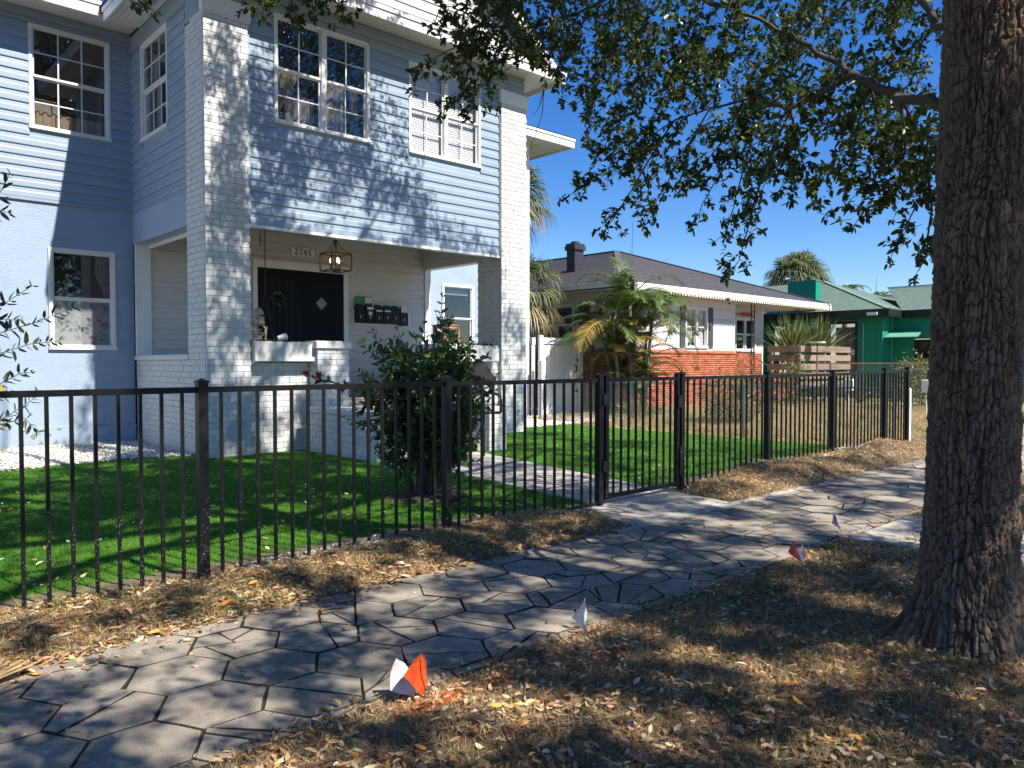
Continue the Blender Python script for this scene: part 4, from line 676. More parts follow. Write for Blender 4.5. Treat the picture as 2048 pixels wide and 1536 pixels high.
for a, b in ((5.43, 6.495), (9.725, 10.74)):
    mb = MB(); y0, y1, z0, z1 = 11.95, 12.42, 1.515, 1.845
    mb.box(a, b, y0, y0 + .04, z0, z1, .008); mb.box(a, b, y1 - .04, y1, z0, z1, .008); mb.box(a, a + .04, y0 + .041, y1 - .041, z0, z1, .006); mb.box(b - .04, b, y0 + .041, y1 - .041, z0, z1, .006); mb.box(a + .041, b - .041, y0 + .041, y1 - .041, z0, z0 + .03)
    o = part(mb, 'planter_box', M['white_stucco']); MB().box(a + .042, b - .042, y0 + .042, y1 - .042, z1 - .09, z1 - .04).build('planter_soil', M['soil'], o)
# choose the 300 bricks that show largest
cpos = np.array([0, 0, CAM_H]); sizes = []
for b in BR:
    c = np.array([(b[0] + b[1]) / 2, b[2], (b[4] + b[5]) / 2]); dv = c - cpos; d = np.linalg.norm(dv); fx = (b[1] - b[0]) * (b[5] - b[4]) * abs(dv[1]) / d; fy = (b[3] - b[2]) * (b[5] - b[4]) * abs(dv[0]) / d
    sizes.append(max(fx, fy) / d ** 2)
order = np.argsort(sizes)[::-1]; um = MB().box(0, 1, 0, 1, 0, 1, .04).mesh('brick', M['white_brick']); rest = MB()
for r, i in enumerate(order):
    b = BR[i]
    if r < 300: link('brick', um, house, Matrix.Translation((b[0], b[2], b[4])) @ Matrix.Diagonal((b[1] - b[0], b[3] - b[2], b[5] - b[4], 1)))
    else: rest.box(*b, .0035)
o = part(rest, 'small_bricks', M['white_brick'], kind='stuff')
# porch interior
part(MB().box(4.97, 11.6, 12.385, 15.5, -.05, .74).box(7.125, 9.045, 11.9, 12.384, -.05, .739), 'porch_floor', M['concrete'])
for k in range(4): part(MB().box(6.78, 8.56, 9.95 + .45 * k, 11.9, -.05 + .001 * k, .19 * (k + 1) - .02, .008), 'step', M['concrete'])
DO = (6.98, 9.26, .7, 3.66)
wall('porch_back_wall', M['white_siding'], 'y', 15.50, 15.64, 4.95, 11.63, .74, 4.36, [])
planks(M['white_siding'], 'y', 15.499, 4.96, 11.40, .75, 4.35, .2, [DO])
part(MB().box(4.96, 11.6, 12.345, 15.49, 4.362, 4.42), 'porch_ceiling', M['white_siding'])
part(MB().box(11.40, 11.62, 12.845, 15.645, 3.78, 7.6), 'side_beam', M['white_siding'])
planks(M['white_siding'], '-x', 11.399, 12.85, 15.48, 3.785, 4.35, .19, [])
part(MB().box(4.925, 4.96, 12.845, 15.45, 3.66, 3.729), 'opening_trim', M['white_trim']); part(MB().box(4.69, 4.96, 15.42, 15.49, 1.636, 3.729), 'opening_trim', M['white_trim'])
part(MB().box(11.40, 11.60, 12.845, 15.64, .74, 1.55, .006), 'side_wall', M['white_stucco'])
part(MB().box(11.41, 11.54, 15.44, 15.64, 1.55, 3.775, .004), 'opening_trim', M['white_trim'])
mb = MB(); mb.box(6.99, 7.085, 15.44, 15.498, .75, 3.50, .004); mb.box(9.135, 9.245, 15.44, 15.498, .75, 3.50, .004); mb.box(6.99, 9.245, 15.44, 15.498, 3.502, 3.655, .004); mb.box(6.96, 9.275, 15.42, 15.497, 3.657, 3.68, .003)
part(mb, 'door_casing', M['white_trim'])
for a, b in ((7.09, 8.105), (8.113, 9.13)):
    d = part(MB().box(a, b, 15.462, 15.496, .76, 3.495, .003), 'door', M['navy'])
    for z0, z1 in ((.95, 1.75), (1.9, 3.3)):
        for u0, u1 in ((a + .12, (a + b) / 2 - .05), ((a + b) / 2 + .05, b - .12)):
            if z0 > 1.8 and a > 8 : continue
            mb = MB(); mb.box(u0, u1, 15.452, 15.461, z0, z0 + .03); mb.box(u0, u1, 15.452, 15.461, z1 - .03, z1); mb.box(u0, u0 + .03, 15.452, 15.461, z0 + .031, z1 - .031); mb.box(u1 - .03, u1, 15.452, 15.461, z0 + .031, z1 - .031); mb.build('panel_moulding', M['navy'], d)
    if a > 8:
        cx, cz, s = 8.57, 2.81, .14; MB().prism([(cx - s, cz), (cx, cz - s), (cx + s, cz), (cx, cz + s)], 'y', 15.450, 15.4615).build('diamond_pane', M['teal_pane'], d)
        MB().ball((8.17, 15.43, 1.75), .032).build('handle', M['brass'], d)
    else: MB().ball((8.04, 15.43, 1.75), .032).build('handle', M['brass'], d)
# right wing
wall('wing_wall', M['stucco'], 'y', 15.65, 15.85, 11.635, 15.15, -.06, 4.36, [WW])
wall('wing_wall', M['siding'], 'y', 15.65, 15.85, 11.635, 15.15, 4.361, 7.66, [])
planks(M['siding'], 'y', 15.649, 11.64, 15.02, 4.37, 7.65, SH, [])
part(MB().box(15.03, 15.165, 15.60, 15.649, .0, 7.66, .004), 'corner_board', M['white_trim'])
W = window(house, T(WW[0], 15.65, WW[2]), WW[1] - WW[0], WW[3] - WW[2], 1, 1, 1, cw=.06)
for k in range(5): MB().box(.10, .95, .10, .13, 1.62 - .028 * k, 1.64 - .028 * k).build('blind_slat', M['blind'], W, mw=WM[W.name])
# front windows
W = window(house, T(WF1[0], 12.145, WF1[2]), WF1[1] - WF1[0], WF1[3] - WF1[2], 2, 2, 2, 2)
mw = WM[W.name]
drape(W, mw, .10, .62, .10, 1.02, .22, M['curtain'], 3, .03, 'curtain', lambda t: (.10, .62 - .42 * min(1, t * 1.2)))
drape(W, mw, .98, 1.45, .08, 1.0, .22, M['sheer'], 4, .02, 'curtain'); drape(W, mw, 1.55, 1.74, .06, 1.05, .18, M['room'], 3, .02, 'dark_curtain')
drape(W, mw, .30, .46, .06, .80, .20, M['sheer'], 2, .02, 'curtain'); drape(W, mw, .50, .88, .06, .62, .26, M['sheer'], 4, .02, 'curtain')
MB().box(.1, .85, .5, .53, .55, .62).build('rail', M['curtain'], W, mw=mw)
W = window(house, T(WF2[0], 12.145, WF2[2]), WF2[1] - WF2[0], WF2[3] - WF2[2], 2, 2, 2, 2, glass=M['glass_clear'])
mw = WM[W.name]
bm_ = MB().box(0, 1, 0, 1, 0, 1).mesh('blind_slat', M['blind'])
for u0, u1 in ((.07, .855), (.935, 1.72)):
    for k in range(46):
        z = .07 + k * .0345
        if z < 1.63: link('blind_slat', bm_, W, mw @ Matrix.Translation((u0, .105, z)) @ Matrix.Rotation(1.15, 4, 'X') @ Matrix.Diagonal((u1 - u0, .036, .0025, 1)))
    MB().box(u0 + .02, u1 - .02, .1, .14, 1.62, 1.68).build('blind_rail', M['blind'], W, mw=mw)
# eaves, soffits, roofs
def boards(x0, x1, y0, y1, z, n, along):
    for k in range(n):
        if along == 'x': d = (y1 - y0) / n; b = (x0, x1, y0 + d * k + .003, y0 + d * (k + 1) - .003)
        else: d = (x1 - x0) / n; b = (x0 + d * k + .003, x0 + d * (k + 1) - .003, y0, y1)
        part(MB().box(*b, z, z + .012), 'soffit_board', M['soffit'])
EX0, EX1 = 4.06, 12.26
boards(EX0, EX1, 11.54, 12.114, 7.60, 6, 'x'); boards(EX0 + .02, 4.69, 12.118, 15.03, 7.60, 6, 'y'); boards(11.66, EX1 - .02, 12.118, 15.03, 7.60, 6, 'y')
boards(-2, 4.70, 15.04, 15.648, 7.66, 6, 'x'); boards(11.64, 16.36, 15.04, 15.648, 7.665, 6, 'x'); boards(15.16, 16.36, 15.66, 24, 7.665, 5, 'y')
def fascia(x0, x1, y0, y1, z0, z1):
    part(MB().box(x0, x1, y0, y1, z0, z1 - .085, .004), 'fascia', M['white_trim']); e = .022
    part(MB().box(x0 - e, x1 + e, y0 - e, y1 + e, z1 - .083, z1, .004), 'drip_edge', M['white_trim'])
fascia(EX0, EX1, 11.50, 11.538, 7.50, 7.74); fascia(EX0 - .0, EX0 + .03, 11.57, 14.94, 7.50, 7.74); fascia(EX1 - .03, EX1, 11.57, 14.94, 7.50, 7.74)
fascia(-2, EX0 - .03, 15.0, 15.036, 7.60, 7.87); fascia(EX1 + .06, 16.38, 15.0, 15.036, 7.61, 7.88); fascia(16.345, 16.38, 15.065, 24, 7.61, 7.88)
rf = MB()
rf.prism([(11.47, 7.745), (12.06, 7.99), (12.06, 7.90), (11.49, 7.742)], 'x', EX0 - .03, EX1 + .03)
rf.add([(EX0 - .05, 11.72, 7.76), (8.16, 11.72, 10.78), (EX1 + .05, 11.72, 7.76), (EX0 - .05, 24, 7.76), (8.16, 24, 10.78), (EX1 + .05, 24, 7.76), (EX0 + .15, 11.72, 7.745), (8.16, 11.72, 10.60), (EX1 - .15, 11.72, 7.745), (EX0 + .15, 24, 7.745), (8.16, 24, 10.60), (EX1 - .15, 24, 7.745)],
       [(0, 1, 4, 3), (1, 2, 5, 4), (6, 9, 10, 7), (7, 10, 11, 8), (0, 6, 7, 1), (1, 7, 8, 2), (3, 4, 10, 9), (4, 5, 11, 10), (0, 3, 9, 6), (2, 8, 11, 5)])
for a, b in ((-2, EX0), (EX1 + .04, 16.42)): rf.prism([(14.96, 7.885), (24, 10.5), (24, 7.9), (15.05, 7.88)], 'x', a, b)
part(rf, 'roof', M['shingle'])
part(MB().prism([(EX0 + .5, 7.95), (EX1 - .5, 7.95), (8.16, 10.58)], 'y', 12.02, 12.12), 'gable_wall', M['white_siding'])
z = 7.99
while z < 10.4:
    hw = 3.55 * (10.55 - z - .1) / 2.6
    if hw > .15: link('gable_plank', plank_mesh(.2, M['white_siding']), house, T(8.16 - hw, 12.018, z) @ Matrix.Diagonal((2 * hw, 1, 1, 1)))
    z += .2
for s in (-1, 1): part(MB().bar((8.16 + s * 4.05, 11.70, 7.80), (8.16 + s * .02, 11.70, 10.72), .04, .17), 'rake_board', M['white_trim'])
part(MB().box(8.35, 8.75, 11.97, 12.0, 8.62, 9.1, .004), 'gable_vent', M['siding'])
sb = MB(); sb.box(-2.2, -2.0, 15.6, 24, -.05, 7.6); sb.box(15.151, 15.3, 15.851, 24, -.05, 7.6); sb.box(-2.2, 15.3, 24, 24.2, -.05, 7.9); sb.box(-2, 15.15, 15.851, 24, 4.0, 4.1)
part(sb, 'rear_walls', M['siding'])
# stair rail
hr = thing('handrail', 'black metal stair handrail with a squared loop at its lower end', 'handrail', (7.98, 9.1, 0))
MB().tube([(7.98, 9.25, -.02), (7.98, 9.25, 1.0)], .022, 8).build('post', M['black'], hr)
MB().tube([(8.02, 11.6, 1.75), (7.99, 9.6, 1.10), (7.98, 9.35, 1.04), (7.97, 8.92, 1.01), (7.965, 8.84, .98), (7.96, 8.82, .92), (7.96, 8.82, .76), (7.965, 8.85, .72), (7.98, 9.25, .70)], .021, 8, ).build('rail', M['black'], hr)
MB().tube([(8.02, 11.5, .70), (8.02, 11.5, 1.71)], .022, 8).build('post', M['black'], hr)

# ------------------------------------------------------------------ things on the porch
sg = thing('number_sign', 'white house number plaque 2745 above the dark front doors', 'sign', (8.135, 15.47, 3.9))
pts = []
for cx, cz, a0 in ((8.38, 3.97, 0), (7.89, 3.97, 90), (7.89, 3.835, 180), (8.38, 3.835, 270)):
    for k in range(4): a = math.radians(a0 + 30 * k); pts.append((cx + .04 * math.cos(a), cz + .04 * math.sin(a)))
MB().prism(pts, 'y', 15.455, 15.474).build('plate', M['white_trim'], sg)
MB().tube([(p[0], 15.453, p[1]) for p in pts + pts[:1]], .004, 5).build('rim', M['black'], sg)
STK = {'2': [[(0, .85), (.12, 1), (.42, 1), (.55, .82), (.5, .62), (.05, .06), (0, 0), (.3, .05), (.62, .02)]], '7': [[(0, .92), (.08, 1), (.6, 1), (.62, .95), (.35, .5), (.25, 0)]],
       '4': [[(.38, 1), (0, .38), (.62, .40)], [(.46, .68), (.42, -.02)]], '5': [[(.58, 1), (.16, .98), (.1, .6), (.4, .62), (.6, .42), (.55, .15), (.3, -.02), (0, .1)]]}
for i, ch in enumerate('2745'):
    mb = MB()
    for s in STK[ch]: mb.tube([(7.945 + i * .105 + u * .1, 15.450, 3.845 + v * .125 - i * .004) for u, v in s], .0095, 5)
    mb.build('digit', M['black'], sg)
ln = thing('porch_lantern', 'square open-frame lantern with lit candle bulbs hanging in the porch', 'lantern', (7.92, 13.7, 3.3))
fr = MB(); x0, x1, y0, y1, z0, z1, w = 7.70, 8.14, 13.48, 13.92, 3.33, 3.66, .024
for x in (x0, x1):
    for y in (y0, y1): fr.box(x - w / 2, x + w / 2, y - w / 2, y + w / 2, z0, z1)
for z in (z0, z1):
    for y in (y0, y1): fr.box(x0 + w / 2, x1 - w / 2, y - w / 2, y + w / 2, z - w / 2, z + w / 2)
    for x in (x0, x1): fr.box(x - w / 2, x + w / 2, y0 + w / 2, y1 - w / 2, z - w / 2, z + w / 2)
fr.build('frame', M['bronze'], ln); ar = MB()
for x in (x0, x1):
    for y in (y0, y1):
        ar.tube([(x, y, z1 + .05), (x, y, z1 + .02), (x + (7.92 - x) * .25, y + (13.7 - y) * .25, z1 + .04), (x + (7.92 - x) * .6, y + (13.7 - y) * .6, z1 + .10), (x + (7.92 - x) * .9, y + (13.7 - y) * .9, z1 + .25)], .008, 5)
ar.build('arms', M['black'], ln)
MB().tube([(7.92, 13.7, z0), (7.92, 13.7, 4.36)], .008, 6).build('rod', M['black'], ln); MB().lathe([(.01, 0), (.05, .005), (.055, .025), (.01, .04)], (7.92, 13.7, 3.90), 12).build('canopy', M['black'], ln)
MB().lathe([(.01, -.03), (.05, 0), (.10, .02), (.02, .03)], (7.92, 13.7, z0 - .01), 10).build('hub', M['bronze'], ln)
for a in (.4, 2.5, 4.6):
    c = (7.92 + .095 * math.cos(a), 13.7 + .095 * math.sin(a)); MB().lathe([(.02, 0), (.02, .12), (.014, .125)], (c[0], c[1], 3.36), 8).build('candle_sleeve', M['brass'], ln)
    MB().lathe([(.006, 0), (.022, .03), (.024, .05), (.012, .085), (.002, .105)], (c[0], c[1], 3.487), 8).build('bulb', M['bulb'], ln)
# mailboxes on a board
bd = thing('mailbox_board', 'white wooden backboard behind the row of mailboxes', 'board', (10.16, 15.47, 2.4))
MB().box(9.36, 10.96, 15.43, 15.468, 2.37, 2.745, .005).build('board', M['white_trim'], bd)
MBL = ['black mailbox, leftmost of the row, half hidden under a green flyer', 'black mailbox with a white name strip and square label', 'black mailbox with bare lid, third from the left', 'black mailbox wide lid, third from the right end', 'black mailbox just left of the end one', 'black mailbox with papers sticking out, last at the right']
mx = [9.50, 9.755, 10.0, 10.24, 10.47, 10.71]
for i, x in enumerate(mx):
    b = thing('mailbox', MBL[i], 'mailbox', (x, 15.40, 2.42), 0, 'black wall mailboxes beside the front door'); w = .115; dz = -.03 if i == 5 else 0
    MB().box(x - w, x + w, 15.325, 15.427, 2.41 + dz, 2.72 + dz, .006).build('box', M['mailbox'], b)
    MB().prism([(x - w - .004, 2.722 + dz), (x + w + .004, 2.722 + dz), (x + w * .9, 2.80 + dz), (x + w * .5, 2.85 + dz), (x - w * .5, 2.85 + dz), (x - w * .9, 2.80 + dz)], 'y', 15.37, 15.427).build('lid', M['mailbox'], b)
    zc = 2.55 + dz; fl = MB()       # raised fleur motif
    fl.box(x - .004, x + .004, 15.319, 15.324, zc - .04, zc + .03); fl.prism([(x - .018, zc + .012), (x, zc + .045), (x + .018, zc + .012), (x, zc + .022)], 'y', 15.3195, 15.3245); fl.box(x - .018, x + .018, 15.3195, 15.3242, zc - .012, zc - .004)
    fl.build('emblem', M['paper'], b)
    if i in (1, 2, 3): MB().box(x - .085, x + .085, 15.318, 15.3235, 2.725 - (.0 if i == 1 else .035), 2.785 - (.0 if i == 1 else .06)).build('name_strip', M['paper'], b)
    if i == 1: MB().box(x - .045, x + .05, 15.318, 15.3238, 2.60, 2.68).build('label_card', M['paper'], b)
fy = thing('flyer', 'green and white flyer tucked above the first mailbox', 'flyer', (9.58, 15.43, 2.86))
MB().box(9.42, 9.86, 15.425, 15.43, 2.80, 3.03).build('sheet', M['green_paper'], fy); MB().box(9.68, 9.85, 15.420, 15.4242, 2.88, 3.01).build('white_panel', M['paper'], fy)
pp = thing('letter', 'white letter sticking out of the end mailbox', 'letter', (10.72, 15.4, 2.82)); MB().box(10.64, 10.80, 15.35, 15.356, 2.70, 2.87).build('sheet', M['paper'], pp)
# wreath
wr = thing('wreath', 'small round green wreath with white berries hung on the left door', 'wreath', (7.52, 15.44, 2.86))
n = 130; a = R.uniform(0, 2 * PI, n); P = np.stack([7.52 + .13 * np.cos(a), np.full(n, 15.44), 2.86 + .13 * np.sin(a)], 1) + R.normal(0, .015, (n, 3)); P[:, 1] = np.minimum(P[:, 1], 15.452)
D = unit(R.normal(0, 1, (n, 3)) * [1, .3, 1]); V, F, C = leaves(P, D, np.tile([0, -1.0, 0], (n, 1)), np.full(n, .06), np.full(n, .025), palette(n, [(.03, .055, .02), (.02, .04, .015)]))
link('leaf_ring', np_mesh('leaf_ring', V, F, M['bush_leaf'], C), wr, Matrix())
mb = MB(); [mb.ball((7.52 + .13 * math.cos(t), 15.42, 2.86 + .13 * math.sin(t)), .012, 6, 4) for t in (1.2, 1.6, 2.0, 4, 5)]; mb.build('berries', M['paper'], wr)
# porch swing with chains and a sitting skeleton
sw = thing('porch_swing', 'wooden porch swing hung on dark chains behind the left half wall', 'porch swing', (6.3, 13.6, 1.2))
for k in range(5): MB().box(5.55, 7.0, 13.36 + .105 * k, 13.455 + .105 * k, 1.20, 1.225, .003).build('seat_slat', M['grey_wood'], sw)
for k in range(4): MB().box(5.55, 7.0, 13.93 + .02 * k, 13.95 + .02 * k, 1.30 + .11 * k, 1.39 + .11 * k, .003).build('back_slat', M['grey_wood'], sw)
def chain(mb, p, q, L=.055, r=.006):
    p = Vector(p); q = Vector(q); d = q - p; n = max(2, int(d.length / (L * .78))); d.normalize(); a = d.cross(Vector((.3, .8, .1))).normalized(); b = d.cross(a)
    for i in range(n):
        c = p + (q - p) * ((i + .5) / n); s = a if i % 2 else b
        mb.tube([c + d * (L / 2 * math.cos(t)) + s * (L * .27 * math.sin(t)) for t in [2 * PI * k / 8 for k in range(9)]], r, 4, cap=False)
mb = MB(); chain(mb, (6.385, 13.6, 4.34), (6.385, 13.6, 2.80)); mb.build('chain', M['chain'], sw)
mb = MB(); chain(mb, (6.30, 13.6, 4.34), (6.30, 13.6, 3.65)); mb.build('chain', M['chain'], sw)
mb = MB(); chain(mb, (6.385, 13.6, 2.80), (6.62, 13.45, 1.24)); mb.build('chain', M['chain'], sw)
mb = MB(); chain(mb, (6.385, 13.6, 2.80), (6.22, 13.95, 1.6)); mb.build('chain', M['chain'], sw)
sk = thing('skeleton', 'plastic Halloween skeleton sitting hunched on the porch swing beside the brick column', 'skeleton', (6.14, 13.45, 1.25))
c = Vector((6.15, 13.40, 2.38)); b = MB()
b.ball(c, (.095, .11, .115), 14, 10); b.ball(c + Vector((.035, -.06, -.085)), (.06, .06, .06), 10, 7); b.prism([(c.x - .02, c.z - .20), (c.x + .075, c.z - .21), (c.x + .085, c.z - .13), (c.x - .03, c.z - .12)], 'y', c.y - .10, c.y - .02)
b.build('skull', M['bone'], sk, smooth=True); e = MB(); e.ball(c + Vector((.03, -.105, -.03)), .022, 8, 6); e.ball(c + Vector((.078, -.075, -.03)), .020, 8, 6); e.ball(c + Vector((.062, -.112, -.075)), .011, 6, 5); e.build('eye_socket', M['black'], sk)
b = MB(); b.tube([(6.13, 13.52, 2.27), (6.12, 13.57, 2.0), (6.10, 13.55, 1.7), (6.1, 13.5, 1.3)], .022, 7); b.build('spine', M['bone'], sk)
for k in range(8):
    z = 2.13 - .055 * k; r0 = .12 + .02 * math.sin(k / 7 * PI); MB().tube([(6.12 + r0 * math.sin(t) * (1 if True else 0), 13.47 - .10 * math.cos(t), z - .05 * (1 - abs(t) / 2.6)) for t in np.linspace(-2.6, 2.6, 15)], .011, 5).build('rib', M['bone'], sk)
MB().tube([(6.02, 13.45, 2.20), (6.13, 13.42, 2.17), (6.25, 13.43, 2.20)], .02, 6).build('collar_bone', M['bone'], sk)
MB().tube([(6.25, 13.43, 2.20), (6.285, 13.38, 2.1), (6.27, 13.36, 1.85), (6.26, 13.36, 1.82)], [.03, .02, .017, .024], 7).build('arm', M['bone'], sk); MB().tube([(6.26, 13.36, 1.82), (6.29, 13.2, 1.6), (6.30, 13.1, 1.5)], [.022, .015, .018], 6).build('forearm', M['bone'], sk)
MB().tube([(6.02, 13.45, 2.20), (5.98, 13.38, 2.0), (6.05, 13.3, 1.85)], [.03, .02, .022], 7).build('arm', M['bone'], sk); MB().tube([(6.05, 13.3, 1.85), (6.2, 13.22, 2.05), (6.27, 13.3, 2.14)], [.022, .015, .02], 6).build('forearm', M['bone'], sk)
for s in (-1, 1): MB().tube([(6.1 + .08 * s, 13.5, 1.3), (6.12 + .09 * s, 13.1, 1.32), (6.12 + .09 * s, 13.05, .9), (6.12 + .09 * s, 12.98, .78)], [.035, .03, .02, .024], 7).build('leg', M['bone'], sk)
MB().ball((6.1, 13.5, 1.30), (.13, .09, .07), 10, 6).build('pelvis', M['bone'], sk)
# planter plants, pot, stand, basket, hood
def tuft(name, label, x0, x1, y0, y1, z, n, L, cols, cat='plant', up=.8, group=None):
    t = thing(name, label, cat, ((x0 + x1) / 2, (y0 + y1) / 2, z)); P = np.stack([R.uniform(x0, x1, n), R.uniform(y0, y1, n), np.full(n, z)], 1); D = unit(np.concatenate([R.normal(0, 1, (n, 2)), np.abs(R.normal(up, .4, (n, 1)))], 1)); N = unit(R.normal(0, 1, (n, 3)))
    V, F, C = leaves(P, D, N, R.uniform(.5, 1.1, n) * L, np.full(n, L * .3), palette(n, cols, None, .25)); link('foliage', np_mesh('foliage', V, F, M['bush_leaf'], C), t, Matrix()); return t
tuft('succulent_plant', 'low trailing green succulents in the left planter under the skeleton', 5.52, 6.0, 11.99, 12.36, 1.80, 320, .10, [(.05, .075, .02), (.10, .12, .035), (.16, .15, .06)])
tuft('sedum_plant', 'rounded dark green sedum at the right end of the left planter', 6.08, 6.44, 11.99, 12.36, 1.81, 260, .075, [(.045, .06, .03), (.07, .09, .045)], up=1.4)
tuft('planter_shrub', 'leafy green plants filling the right planter beside the column', 9.8, 10.7, 11.99, 12.36, 1.80, 420, .15, [(.05, .075, .02), (.10, .13, .035), (.25, .25, .10)])
po = thing('flower_pot', 'cream flower pot lying on its side in the left planter', 'flower pot', (5.92, 12.02, 1.85)); m_ = T(5.86, 12.03, 1.90) @ Matrix.Rotation(1.35, 4, 'Y')
MB().lathe([(.035, 0), (.04, .005), (.058, .13), (.062, .13), (.062, .15), (.052, .15), (.045, .02), (.0, .02)], n=14).build('pot', M['white_stucco'], po, smooth=True, mw=m_)
st = thing('plant_stand', 'small raw wood plant stand on the right porch pier', 'plant stand', (9.46, 12.1, 1.872)); sx0, sx1, sy0, sy1 = 9.27, 9.63, 11.93, 12.25
for x in (sx0, sx1):
    for y in (sy0, sy1): MB().box(x - .022, x + .022, y - .022, y + .022, 1.873, 2.22, .003).build('leg', M['wood'], st)
def rail_(*b): MB().box(*b).build('rail', M['wood'], st)
for z in (1.96, 2.20):
    rail_(sx0 + .023, sx1 - .023, sy0 - .012, sy0 + .012, z - .03, z + .02); rail_(sx0 + .023, sx1 - .023, sy1 - .012, sy1 + .012, z - .03, z + .02)
    rail_(sx0 - .012, sx0 + .012, sy0 + .023, sy1 - .023, z - .03, z + .02); rail_(sx1 - .012, sx1 + .012, sy0 + .023, sy1 - .023, z - .03, z + .02)
MB().box(sx0 - .04, sx1 + .04, sy0 - .03, sy1 + .03, 2.222, 2.245, .003).build('top', M['wood'], st)
wb = thing('wire_basket', 'rusty wire basket of twigs on top of the wooden plant stand', 'basket', (9.42, 12.08, 2.246)); mb = MB()
for k in range(4): z = 2.255 + .045 * k; r0 = .15 + .012 * k; mb.tube([(9.42 + r0 * math.cos(t), 12.08 + r0 * .8 * math.sin(t), z) for t in np.linspace(0, 2 * PI, 15)], .006, 4)
for k in range(14): t = 2 * PI * k / 14; mb.tube([(9.42 + .15 * math.cos(t), 12.08 + .12 * math.sin(t), 2.25), (9.42 + .19 * math.cos(t), 12.08 + .15 * math.sin(t), 2.40)], .005, 4)
mb.build('wire', M['iron'], wb); mb = MB()
for k in range(14): t = random.uniform(0, 6.28); mb.tube([(9.42 + .08 * math.cos(t), 12.08 + .07 * math.sin(t), 2.26), (9.42 + .22 * math.cos(t), 12.08 + .15 * math.sin(t), random.uniform(2.4, 2.52))], .005, 4)
mb.build('twigs', M['twig'], wb)
wp = thing('wicker_pot', 'dark wicker pot on the right pier near the mailboxes', 'pot', (8.86+.32, 12.0, 1.872))
mb = MB()
for k in range(7): mb.tube([(9.16 + (.08 + .007 * k) * math.cos(t), 12.0 + (.08 + .007 * k) * math.sin(t), 1.885 + .026 * k) for t in np.linspace(0, 2 * PI, 13)], .014, 5)
mb.build('weave', M['cloth_black'], wp); MB().lathe([(.07, 0), (.075, .01), (.11, .17), (.0, .17)], (9.16, 12.0, 1.874), 12).build('liner', M['soil'], wp)
hd = thing('garden_figure', 'small figure in a black hooded cloth standing behind the bush', 'figure', (9.35, 11.0, 0))
mb = MB(); mb.lathe([(.16, .0), (.17, .5), (.14, .95), (.10, 1.05)], (9.35, 11.0, 0), 10); mb.build('stand', M['white_stucco'], hd)
mb = MB(); mb.lathe([(.30, 1.12), (.33, 1.14), (.22, 1.30), (.16, 1.42), (.10, 1.52), (.02, 1.60)], (9.35, 11.0, 0), 12)
for i, v in enumerate(mb.v): mb.v[i] = (v[0] + .07 * (v[2] - 1.1) + .03 * math.sin(9 * v[1]), v[1] + .03 * math.sin(11 * v[0]), v[2] + .04 * math.sin(v[0] * 14))
mb.build('hood', M['cloth_black'], hd); MB().ball((9.30, 10.93, 1.05), (.09, .09, .08)).build('face', M['bone'], hd)

# ------------------------------------------------------------------ black fence, gate
pk_mesh = MB().box(-.0105, .0105, -.0105, .0105, 0, 1).mesh('picket', M['black_metal'])
FY, FTOP = 5.25, 1.335
post_mesh = MB().box(-.033, .033, -.033, .033, -.15, FTOP + .025).add([(-.039, -.039, FTOP + .026), (.039, -.039, FTOP + .026), (.039, .039, FTOP + .026), (-.039, .039, FTOP + .026), (-.039, -.039, FTOP + .040), (.039, -.039, FTOP + .040), (.039, .039, FTOP + .040), (-.039, .039, FTOP + .040), (0, 0, FTOP + .058)],
            [(0, 3, 2, 1), (0, 1, 5, 4), (1, 2, 6, 5), (2, 3, 7, 6), (3, 0, 4, 7), (4, 5, 8), (5, 6, 8), (6, 7, 8), (7, 4, 8)]).mesh('post', M['black_metal'])
def fence(label, posts, z_end=0.0):
    f = thing('picket_fence', label, 'fence', ((posts[0] + posts[-1]) / 2, FY, 0), 0, 'black metal fence panels along the front yard')
    rise = lambda x: z_end * max(0, x - 11.5) / 3.0
    for x in posts: link('post', post_mesh, f, T(x, FY, rise(x)))
    for a, b in zip(posts[:-1], posts[1:]):
        MB().bar((a + .034, FY, FTOP - .02 + rise(a)), (b - .034, FY, FTOP - .02 + rise(b)), .030, .040).build('rail', M['black_metal'], f)
        MB().bar((a + .034, FY, .030), (b - .034, FY, .030), .026, .026).build('rail', M['black_metal'], f)
        n = max(1, round((b - a) / .1305))
        for k in range(1, n):
            x = a + (b - a) * k / n; link('picket', pk_mesh, f, T(x, FY, -.06) @ Matrix.Diagonal((1, 1, FTOP - .041 + .06 + rise(x), 1)))
    return f
fence('black metal picket fence left of the gate in front of the blue house', [-2.2, -.1, 2.005, 4.105, 6.12])
fence('black metal picket fence beyond the gate, running to the far yard corner', [7.585, 9.58, 11.54, 13.5, 14.5], .04)
gt = thing('gate', 'black metal picket gate across the concrete walk, closed', 'gate', (6.85, FY, 0))
for x in (6.225, 7.50): MB().box(x - .025, x + .025, FY - .025, FY + .025, .05, FTOP + .03).add([(x - .03, FY - .03, FTOP + .031), (x + .03, FY - .03, FTOP + .031), (x + .03, FY + .03, FTOP + .031), (x - .03, FY + .03, FTOP + .031), (x, FY, FTOP + .055)], [(0, 3, 2, 1), (0, 1, 4), (1, 2, 4), (2, 3, 4), (3, 0, 4)]).build('stile', M['black_metal'], gt)
for z in (FTOP - .02, .085): MB().box(6.251, 7.474, FY - .016, FY + .016, z - .022, z + .022).build('rail', M['black_metal'], gt)
for k in range(1, 10): link('picket', pk_mesh, gt, T(6.225 + 1.275 * k / 10, FY, .108) @ Matrix.Diagonal((1, 1, FTOP - .043 - .108, 1)))
